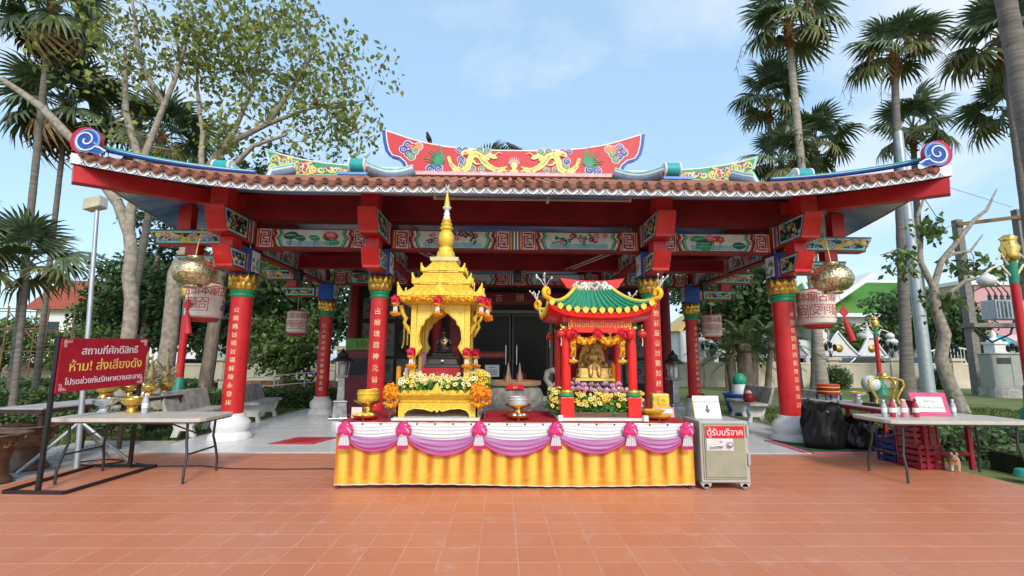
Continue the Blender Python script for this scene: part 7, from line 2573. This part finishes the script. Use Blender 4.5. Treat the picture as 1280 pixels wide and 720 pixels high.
def car(label, x, y, col, rz=0.0, z=-.05):
    t = thing('parked_car', label, 'car', (x, y, z), rz, 'cars parked along the street')
    m = mat('car_paint_%s' % col[0], col[1], .25, var=.02, coat=.6, spec=.5)
    body = [(-2.1, .35), (-2.1, .75), (-1.9, .88), (-1.2, .95), (1.1, .95), (1.95, .82), (2.12, .7), (2.12, .35)]
    MB().prism(body, -.82, .82, 'y').build('body', m, t, bevel=.06)
    cab = [(-1.7, .951), (-1.15, 1.42), (-.9, 1.48), (.35, 1.48), (.6, 1.42), (1.2, .951)]
    MB().prism(cab, -.72, .72, 'y').build('cabin', mat('car_glass', (.015, .018, .02), .08, spec=.6), t, bevel=.04)
    MB().prism([(-1.1, 1.43), (-.9, 1.5), (.35, 1.5), (.55, 1.43)], -.7, .7, 'y').build('roof', m, t, bevel=.03)
    for px in ((-1.5, -1.0), (-.3, -.28), (.6, 1.15)):
        MB().bar((px[0] if px[0] != .6 else 1.17, -.735, .96), (px[1] if px[0] != .6 else .55, -.735, 1.44), .07, .03).build('window_pillar', m, t)
    for wx in (-1.3, 1.35):
        for sy in (-.84, .68):
            w_ = MB().lathe([(0, 0), (.3, 0), (.32, .03), (.32, .15), (.3, .18), (0, .18)], 18).build('wheel', BLACK, t, loc=(wx, sy + .17, .32))
            w_.rotation_euler = (PI / 2, 0, 0)
            q = MB().lathe([(0, .18), (.2, .18), (.2, .19), (0, .2)], 14).build('rim', SILVER, w_)
    for sy in (-.6, .6):
        MB().box(2.08, 2.13, sy - .15, sy + .15, .62, .76).build('headlight', CARD, t, bevel=.01)
    return t


car('dark car parked behind the left wall, nearest the tree trunks', -17.0, 29, ('dark', (.03, .03, .035)))
car('silver car parked behind the left wall, right of the tree trunks', -12.0, 29, ('silver', (.4, .42, .44)))
car('white car parked behind the left wall at the far left', -23.5, 29.2, ('white', (.7, .7, .7)))
car('dark blue car parked beside the silver one behind the left wall', -7.4, 29.3, ('navy', (.02, .035, .08)))
car('blue grey car behind the right wall in front of the white gables', 24.6, 33.5, ('bluegrey', (.12, .2, .34)), PI, .36)
car('dark grey car behind the right wall, right of the blue grey car', 29.6, 33.6, ('grey', (.05, .05, .055)), PI, .36)

# a passer-by behind the wall
t = thing('person', 'person in a pale pink shirt standing behind the right garden wall', 'person', (26.6, 32.0, .36))
SKIN = mat('skin', (.42, .26, .18), .6)
skin_figure('body', [(0, 0, .92), (0, 0, 1.15), (0, 0, 1.36), (0, 0, 1.46), (0, 0, 1.56), (0, -.01, 1.66), (-.1, 0, .86), (-.11, -.02, .47), (-.11, .03, .06), (-.11, -.1, .03), (.1, 0, .86), (.11, -.02, .47), (.11, .03, .06), (.11, -.1, .03),
                     (-.19, 0, 1.36), (-.24, .02, 1.1), (-.22, -.1, .9), (-.21, -.13, .8), (.19, 0, 1.36), (.25, .02, 1.1), (.2, -.12, .95), (.18, -.18, .88)],
            [(0, 1), (1, 2), (2, 3), (3, 4), (4, 5), (0, 6), (6, 7), (7, 8), (8, 9), (0, 10), (10, 11), (11, 12), (12, 13), (2, 14), (14, 15), (15, 16), (16, 17), (2, 18), (18, 19), (19, 20), (20, 21)],
            [.14, .12, .14, .055, .085, .07, .09, .06, .045, .035, .09, .06, .045, .035, .06, .045, .036, .03, .06, .045, .036, .03], SKIN, t)
MB().lathe([(.17, .82), (.16, 1.05), (.18, 1.25), (.2, 1.36), (.15, 1.43), (.07, 1.46)], 16, (0, 0, 0), 0, 0, 0, .7).tube([(-.18, 0, 1.38), (-.25, .01, 1.2)], .075, 8).tube([(.18, 0, 1.38), (.25, .01, 1.2)], .075, 8).build('shirt', mat('pale_pink_cloth', (.68, .42, .44), .8), t)
MB().lathe([(.17, .84), (.19, .7), (.16, .5), (.2, .15), (.18, .08)], 12, (0, 0, 0), 0, 0, 0, .7).build('trousers', mat('dark_cloth', (.03, .03, .045), .9), t)
MB().ell((0, .015, 1.655), (.088, .095, .1), 10, 7).build('hair', INK, t)
for sx in (-1, 1):
    MB().ell((sx * .03, -.082, 1.63), .009, 6, 4).build('eye', INK, t)

# white temple gate range with gables
GW = mat('gate_white', (.72, .71, .67), .6, var=.05)
gt = thing('temple_gate', 'long white temple gate range with pointed gables and gold emblems behind the right wall', 'gate', (17.0, 38, -.05))
for i, (x, hg_, w_) in enumerate(((1.2, 3.7, 3.0), (5.4, 3.6, 3.0), (9.4, 3.8, 3.0), (12.0, 3.7, 2.1))):
    u = MB()
    u.prism([(x - w_ / 2, 2.0), (x + w_ / 2, 2.0), (x + w_ / 2 - .2, 2.35), (x + w_ * .3, 2.6), (x + w_ * .2, 2.95), (x + .18, hg_ - .25), (x, hg_), (x - .18, hg_ - .25), (x - w_ * .2, 2.95), (x - w_ * .3, 2.6), (x - w_ / 2 + .2, 2.35)], -.25, .1, 'y')
    g_ = u.build('gable', GW, gt, bevel=.02)
    MB().tube([(x - w_ / 2, -.28, 2.1), (x - w_ * .33, -.28, 2.62), (x - w_ * .22, -.28, 3.0), (x, -.28, hg_ + .1), (x + w_ * .22, -.28, 3.0), (x + w_ * .33, -.28, 2.62), (x + w_ / 2, -.28, 2.1)], .09, 6).build('bargeboard', WHITE, g_)
    MB().lathe([(0, 0), (.3, 0), (.3, .05), (.12, .08), (0, .09)], 14).build('emblem', GOLD, g_, loc=(x, -.26, 2.6)).rotation_euler = (PI / 2, 0, 0)
    if i == 3:
        MB().lathe([(.45, 0), (.36, .25), (.26, .28), (.24, .5), (.15, .55), (.12, .75), (.04, 1.0), (0, 1.4)], 12, (x, 0, 3.4)).build('spire', GW, gt)
    for dx in (-w_ / 2, w_ / 2):
        MB().box(x + dx - .16, x + dx + .16, -.2, .12, 0, 2.0).build('pier', GW, gt)
MB().box(-.5, 14.5, -.12, 0, 1.85, 2.02).build('lintel', GW, gt)
MB().box(-.5, 14.5, .3, .4, .9, 1.85).build('dark_window_band', BLACK, gt)
MB().box(-.5, 14.5, .28, .42, 0, .9).build('low_wall', GW, gt)
for x in (-1.2, 13.8):
    MB().lathe([(.42, 0), (.42, 3.0), (.5, 3.05), (.5, 3.25), (.3, 3.35), (.12, 3.6), (.15, 3.75), (0, 3.9)], 4, (x, -.1, 0)).build('gate_post', GW, gt)
gf = thing('lattice_gate', 'white arched lattice gate between square posts behind the right wall', 'gate', (32.6, 38, -.05))
for i in range(22):
    x = .2 + .27 * i
    h_ = 2.0 + .7 * math.sin(PI * i / 21)
    MB().bar((x, 0, .3), (x, 0, h_), .04, .04).build('bar', GW, gf)
MB().tube([(.2 + 5.67 * j / 16, 0, 2.0 + .72 * math.sin(PI * j / 16)) for j in range(17)], .07, 6).build('top_rail', GW, gf)
MB().tube([(.2 + 5.67 * j / 16, 0, 1.4 - .5 * math.sin(PI * j / 16)) for j in range(17)], .05, 6).build('curved_rail', GW, gf)
MB().box(.2, 5.9, -.04, .04, .25, .32).build('bottom_rail', GW, gf)
for k, x in enumerate((6.5, 9.0)):
    gp = thing('gate_post', 'square white gate post with pointed cap, %s of the pair by the utility pole' % ('left' if k == 0 else 'right'), 'post', (32.6 + x, 38, -.05), 0, 'white gate posts')
    MB().box(-.45, .45, -.45, .45, 0, 3.0).box(-.55, .55, -.55, .55, 3.0, 3.2).build('post', GW, gp)
    MB().lathe([(.5, 3.2), (.35, 3.4), (.15, 3.55), (.2, 3.8), (0, 4.2)], 10).build('cap', GW, gp)
fw = thing('boundary_wall', 'white boundary wall with painted round emblems right of the lattice gate', 'wall', (40.0, 38.3, -.05))
MB().box(0, 16, 0, .3, 0, 2.3).build('wall', WALLC, fw)
MB().box(0, 16, -.06, .36, 2.3, 2.45).build('coping', GW, fw)
for i in range(6):
    MB().lathe([(0, 0), (.38, 0), (.34, .05), (0, .06)], 14).build('emblem', TEAL if i % 2 == 0 else ORANGE, fw, loc=(1.4 + 2.4 * i, -.01, 1.25)).rotation_euler = (PI / 2, 0, 0)
yt = thing('white_shrine_hall', 'white and gold shrine hall seen between the right columns', 'temple', (16.0, 44, -.05))
MB().box(0, 8, 0, 5, 0, 4.2).build('wall', GW, yt)
MB().prism([(-.5, 4.2), (8.5, 4.2), (4, 7.2)], -.4, 5.4, 'y').build('roof', mat('gold_roof', (.62, .40, .10), .5), yt)
for i in range(5):
    MB().lathe([(.28, 0), (.28, 4.2)], 12, (.3 + 1.85 * i, -.5, 0)).build('column', GW, yt)
    if i < 4:
        MB().box(.8 + 1.85 * i, 1.7 + 1.85 * i, -.02, .0, 1.0, 3.0).build('window', mat('window_dark', (.03, .035, .04), .15), yt)
cn = thing('canopy', 'reddish awning on posts beyond the right garden wall', 'canopy', (20.0, 35.5, -.05))
MB().grid(12, 3, lambda u, v: (4.2 * u, -1 + 2 * v, 4.4 + .5 * math.sin(PI * u) - .3 * v)).build('awning', mat('faded_red_cloth', (.42, .10, .11), .8), cn)
for x in (.1, 4.1):
    MB().tube([(x, 0, 0), (x, 0, 4.4)], .05, 6).build('post', STEEL, cn)

GRN = mat('green_roof', (.14, .34, .07), .5, var=.1, scale=2, stretch=(6, .2, 1))
gb = thing('green_roofed_building', 'large building with a green roof and white gable trim behind the trees', 'building', (44, 66, -.05))
MB().box(0, 22, 0, 16, 0, 8.0).build('wall', GW, gb)
MB().prism([(-1.5, 8.0), (-.6, 8.0), (8, 13.6), (7.2, 13.9)], -1, 17, 'y').build('roof_edge', GW, gb)
rf = MB().add([(-1, -1, 8.1), (24, -1, 8.1), (20, 8, 13.9), (3, 8, 13.9), (-1, 17, 8.1), (24, 17, 8.1)], [(0, 1, 2, 3), (4, 3, 2, 5), (0, 3, 4), (1, 5, 2)])
b = MB(); b.add([(-1, -1, 8.1), (24, -1, 8.1), (20, 8, 13.9), (3, 8, 13.9), (-1, 17, 8.1), (24, 17, 8.1)], [(0, 1, 2, 3), (4, 3, 2, 5), (0, 3, 4), (1, 5, 2)])
for i in range(60):
    x = -.8 + .41 * i
    x2 = 3 + (x + 1) * 17 / 25
    b.bar((x, -1, 8.16), (x2, 8, 13.95), .07, .08)
b.build('roof', GRN, gb)
MB().bar((-1.1, -1.1, 8.0), (3, 8, 13.95), .4, .5).bar((24.1, -1.1, 8.0), (20, 8, 13.95), .4, .5).bar((3, 8, 14), (20, 8, 14), .4, .4).build('roof_trim', GW, gb)
MB().box(-1.2, 24.2, -1.3, -.9, 7.6, 8.1).build('fascia', GW, gb)
lowr = MB().add([], []) if False else None
b = MB(); b.prism([(-8, 4.6), (-8, 4.9), (.5, 8.6), (.5, 8.2)], 2, 14, 'y'); b.build('side_roof', GRN, gb)
MB().prism([(-8.2, 4.5), (-8.2, 5.1), (.4, 8.9), (.4, 8.3)], 1.6, 1.99, 'y').build('side_trim', GW, gb)
MB().box(-7.5, 0, 2.5, 13.5, 0, 4.6).build('side_wall', GW, gb)
for i in range(8):
    MB().box(1 + 2.6 * i, 2.4 + 2.6 * i, -.06, -.0, 4.6, 6.4).build('window', MATS['window_dark'], gb)
pb = thing('pink_building', 'pink building with white roof edge at the far right', 'building', (62, 64, -.05))
MB().box(0, 30, 0, 14, 0, 12.0).build('wall', mat('pink_wall', (.56, .30, .31), .7, var=.06), pb)
MB().box(-.3, 30.3, -.3, 14.3, 12.0, 12.5).build('parapet', GW, pb)
for i in range(6):
    for j in range(2):
        MB().box(12 + 3 * i, 13.8 + 3 * i, -.06, -.0, 1.8 + 4.2 * j, 3.8 + 4.2 * j).build('window', MATS['window_dark'], pb)
st_ = thing('shop_row', 'row of small shops with slanting teal and grey awnings under the transformer', 'building', (46.5, 52, -.05))
MB().box(0, 16, 0, 6, 0, 4.2).build('wall', GW, st_)
for i in range(4):
    MB().prism([(-2.2, 3.1), (-2.2, 3.25), (0, 4.6), (0, 4.4)], 4 * i + .1, 4 * i + 3.8, 'x').build('awning', (STEEL, TEAL, PALEPINK, STEEL)[i], st_)
    MB().box(4 * i + .5, 4 * i + 3.4, -.05, 0, .3, 2.9).build('shutter', (STEEL, CREAM, MATS['window_dark'], STEEL)[i], st_)

# left far buildings
hb_ = thing('house', 'white house with red tiled roof beyond the left trees', 'house', (-62, 66, -.05))
MB().box(0, 13, 0, 8, 0, 7.8).build('wall', GW, hb_)
MB().prism([(-1, 7.8), (14, 7.8), (9.5, 11.6), (3.5, 11.6)], -1, 9, 'y').build('roof', mat('red_tile_roof', (.36, .09, .06), .7, var=.15, scale=3), hb_)
for i in range(3):
    f_ = MB().box(1.2 + 4 * i, 3.2 + 4 * i, -.06, 0, 4.2, 6.2).build('window', MATS['window_dark'], hb_)
    MB().box(1.1 + 4 * i, 3.3 + 4 * i, -.1, -.061, 4.05, 4.2).build('sill', GW, f_)
ob = thing('orange_roofed_house', 'low house with an orange roof left of the dark evergreens', 'house', (-46, 62, -.05))
MB().box(0, 8, 0, 6, 0, 6.0).build('wall', WALLC, ob)
MB().prism([(-.8, 6.0), (8.8, 6.0), (6, 8.8), (2, 8.8)], -.8, 6.8, 'y').build('roof', mat('orange_tile_roof', (.55, .19, .06), .7, var=.1), ob)
gh = thing('grey_roofed_shed', 'long shed with a sloping grey roof behind the red notice board', 'shed', (-44, 50, -.05))
MB().box(0, 14, 0, 6, 0, 3.4).build('wall', GW, gh)
MB().prism([(-.5, 3.3), (6.5, 6.8), (6.5, 7.1), (-.5, 3.6)], -.5, 14.5, 'x').build('roof', mat('grey_roof', (.16, .16, .17), .7, var=.15), gh)
sc_ = thing('scaffold', 'rusty scaffold tower standing on the left lawn by the palm trunk', 'scaffold', (-21.5, 20.0, -.08))
RUST = mat('rusty_pipe', (.20, .11, .06), .8)
for x in (0, 1.6, 3.2):
    for y in (0, 1.2):
        MB().tube([(x, y, 0), (x, y, 3.6)], .03, 6).build('upright', RUST, sc_)
for z in (.9, 1.8, 2.7, 3.5):
    for y in (0, 1.2):
        MB().tube([(0, y, z), (3.2, y, z)], .022, 6).build('ledger', RUST, sc_)
for x0 in (0, 1.6):
    MB().tube([(x0, 0, .2), (x0 + 1.6, 0, 1.8)], .02, 6).build('brace', RUST, sc_)
    MB().tube([(x0 + 1.6, 0, 1.8), (x0, 0, 3.4)], .02, 6).build('brace', RUST, sc_)
pl_ = thing('stone_plinth', 'squat grey stone plinth on the left lawn behind the red notice board', 'plinth', (-15.2, 18.6, -.08))
MB().box(-.6, .6, 0, .9, 0, .5).box(-.42, .42, .15, .75, .5, .95).build('plinth', CONC, pl_, bevel=.02)
rp = thing('brick_planter', 'low orange brown brick planter seen through the left side of the pavilion', 'planter', (-11.0, 20.0, -.08))
BRK = mat('orange_brick', (.36, .16, .08), .85, var=.25, scale=3)
bm_ = MB().box(-.24, .24, -.1, .1, -.045, .045).mesh('brick', BRK)
for j in range(7):
    for i in range(9):
        place('brick', bm_, rp, (.3 + .5 * i + .25 * (j % 2), 0, .05 + .1 * j))
MB().box(0.02, 4.9, -.085, .085, 0, .7).build('mortar', CONC, rp)
hr_ = thing('handrail', 'grey steel ramp handrail seen through the left side of the pavilion', 'railing', (-10.5, 18.3, -.08))
for i in range(5):
    MB().tube([(1.1 * i, 0, 0), (1.1 * i, 0, .75 + .1 * i)], .025, 6).build('post', STEEL, hr_)
for z in (.4, .75):
    MB().tube([(0, 0, z), (4.4, 0, z + .4)], .022, 6).build('rail', STEEL, hr_)
for k, x in enumerate((-9.6, -7.6)):
    gp = thing('gate_post', 'cream gate post seen through the left side of the pavilion, %s one' % ('left' if k == 0 else 'right'), 'post', (x, 24.5, -.08), 0, 'cream gate posts')
    MB().box(-.45, .45, -.3, .3, 0, 2.0).box(-.55, .55, -.4, .4, 2.0, 2.2).build('post', WALLC, gp)

# ------------------------------------------------------------------ posts, poles, wires
t = thing('street_light', 'tall grey street light pole in front of the flower stalk palm', 'lamp post', (17.2, 19.6, -.08))
MB().tube([(0, 0, 0), (.0, 0, .4)], .3, 14).build('base', STEEL, t)
MB().tube([(0, 0, .4), (.08, .1, 6), (.18, .2, 11.6)], [.24, .2, .16], 14).build('pole', STEEL, t)


def red_lamp(x, y, h, label, arms=True, s=1.0):
    t = thing('red_lamp_post', label, 'lamp post', (x, y, -.08), 0, 'red lamp posts with gold tops')
    MB().lathe([(.34 * s, 0), (.3 * s, .15), (.24 * s, .3), (.26 * s, .42), (.16 * s, .5), (.13 * s, 1.0 * s), (.1 * s, 1.05 * s)], 14).build('green_base', mat('lamp_green', (.02, .22, .13), .45), t)
    MB().lathe([(.1 * s, 1.05 * s), (.095 * s, h * .74)], 12).build('red_shaft', RED, t)
    MB().lathe([(.1 * s, h * .74), (.1 * s, h * .86)], 12).build('green_shaft', MATS['lamp_green'], t)
    MB().lathe([(.12 * s, h * .86), (.2 * s, h * .88), (.16 * s, h * .9), (.22 * s, h * .93), (.17 * s, h * .95), (.15 * s, h * .97), (.19 * s, h * .985), (.1 * s, h), (0, h * 1.005)], 12).build('gold_top', BRASS, t)
    if arms:
        for sx in (-1, 1):
            ar = MB().tube([(sx * .08, 0, h * .78), (sx * .3, 0, h * .84), (sx * .55, 0, h * .82), (sx * .7, 0, h * .8)], .03, 6).tube([(sx * .1, 0, h * .84), (sx * .25, 0, h * .9), (sx * .38, 0, h * .87)], .025, 6).build('arm', CREAM, t)
            MB().ell((sx * .72, 0, h * .755), (.2, .2, .16), 14, 9).lathe([(.06, h * .785), (.08, h * .79), (.0, h * .8)], 10, (sx * .72, 0, 0)).build('globe', PLASW, ar)
    return t


red_lamp(13.1, 12.0, 4.85, 'nearest red lamp post with gold top at the right edge')
red_lamp(18.7, 24, 3.8, 'red lamp post with two white globes on the right lawn')
red_lamp(-8.85, 13.8, 3.75, 'red lamp post with flared green base behind the left gold lantern', False)
t = thing('globe_lamp', 'white globe garden lamp on a short black post behind the gold stand', 'lamp', (8.95, 11.8, -.08))
MB().lathe([(.1, 0), (.06, .06), (.05, .8), (.09, .86)], 10).build('post', BLACK, t)
MB().ell((0, 0, 1.06), .2, 16, 10).build('globe', PLASW, t)
up = thing('utility_pole', 'pair of concrete utility poles carrying a transformer on a crossbeam', 'utility pole', (23.9, 24.3, -.08))
CPOLE = mat('pole_concrete', (.22, .20, .18), .85, var=.2, bump=.3)
b = MB(); frust(b, .2, 0, .16, 9.0); b.build('pole', CPOLE, up)
b = MB(); frust(b, .2, 0, .16, 9.6); b.v = [(v[0] + 3.3, v[1], v[2]) for v in b.v]; b.build('pole', CPOLE, up)
for z0, z1 in ((8.7, 9.2), (6.2, 6.25)):
    MB().bar((-.2, -.22, z0), (3.6, -.22, z1), .12, .18).build('cross_arm', RUST, up)
MB().box(-.3, 3.7, -.5, .3, 3.35, 3.55).build('platform', CPOLE, up)
tr = MB().box(1.0, 2.5, -.45, .35, 3.75, 4.75).build('transformer', STEEL, up, bevel=.04)
for i in range(7):
    MB().box(1.08 + .2 * i, 1.16 + .2 * i, -.52, -.455, 3.85, 4.65).build('cooling_fin', STEEL, tr)
for i in range(4):
    MB().lathe([(.06, 0), (.09, .08), (.06, .14), (.09, .22), (.05, .3), (.02, .42)], 8, (1.2 + .33 * i, 0, 4.75)).build('insulator', DSTEEL, tr)
    MB().tube([(1.2 + .33 * i, 0, 5.15), (1.0 + .3 * i, 0, 5.5), (.4, 0, 5.2 + .1 * i), (0.0, -.1, 3.0)], .03, 6).build('lead', BLACK, up)
MB().tube([(0, -.2, 3.2), (.6, -.4, 2.6), (1.6, -.4, 3.0), (2.0, -.3, 3.7)], .05, 6).build('lead', BLACK, up)
cb = thing('electric_cabinet', 'grey steel electric cabinet standing on the lawn by the utility pole', 'cabinet', (22.6, 22.2, .35), -.2)
MB().box(0, 1.55, 0, .8, 0, 1.55).build('body', mat('cabinet_grey', (.36, .37, .33), .55, var=.06), cb, bevel=.015)
MB().box(.03, .74, -.02, -.001, .08, 1.46).box(.78, 1.5, -.02, -.001, .08, 1.46).build('door', MATS['cabinet_grey'], cb)
MB().box(.2, .75, -.03, -.021, 1.1, 1.38).build('meter_window', DSTEEL, cb)
MB().box(-.06, 1.61, -.06, .86, 1.551, 1.6).build('top', STEEL, cb)
MB().box(-.1, 1.65, -.1, .9, -.45, -.005).build('base', CONC, cb)
wr = thing('overhead_wire', 'thin overhead wire crossing the sky from the right palms', 'wire', (0, 0, 0))
MB().tube([(18, 21, 12.6), (24, 26, 11.8), (40, 36, 13.6)], .015, 5).build('wire', DSTEEL, wr)
wr = thing('overhead_wire', 'lower thin wire between the street light and the utility pole', 'wire', (0, 0, 0))
MB().tube([(17.9, 19.8, 9.0), (21, 22, 7.8), (24, 24.2, 8.8)], .015, 5).build('wire', DSTEEL, wr)

# pigeons on the ridge
PIG = mat('pigeon_grey', (.05, .05, .06), .6, var=.3)
for (x, rz_, lab) in ((TX - 2.12, 1.4, 'dark pigeon perched upright on the left part of the ridge crest'), (TX - .02, .2, 'dark pigeon leaning forward on the middle of the ridge crest')):
    t = thing('pigeon', lab, 'bird', (x, 11.5, 6.63 if x > 0 else 6.81), rz_, 'pigeons on the ridge')
    skin_figure('body', [(0, 0, .12), (-.07, 0, .15), (-.12, 0, .2), (-.16, 0, .22), (-.185, 0, .215), (.08, 0, .1), (.17, 0, .08), (.25, 0, .07)], [(0, 1), (1, 2), (2, 3), (3, 4), (0, 5), (5, 6), (6, 7)],
                [.065, .06, .036, .032, .01, .055, .03, .022], PIG, t)
    for sy in (-.025, .025):
        MB().tube([(0, sy, .07), (-.01, sy, .0), (-.04, sy, .0)], .008, 5).build('leg', PINK, t)
    for sy in (-1, 1):
        MB().ell((-.165, sy * .026, .23), .006, 6, 4).build('eye', ORANGE, t)
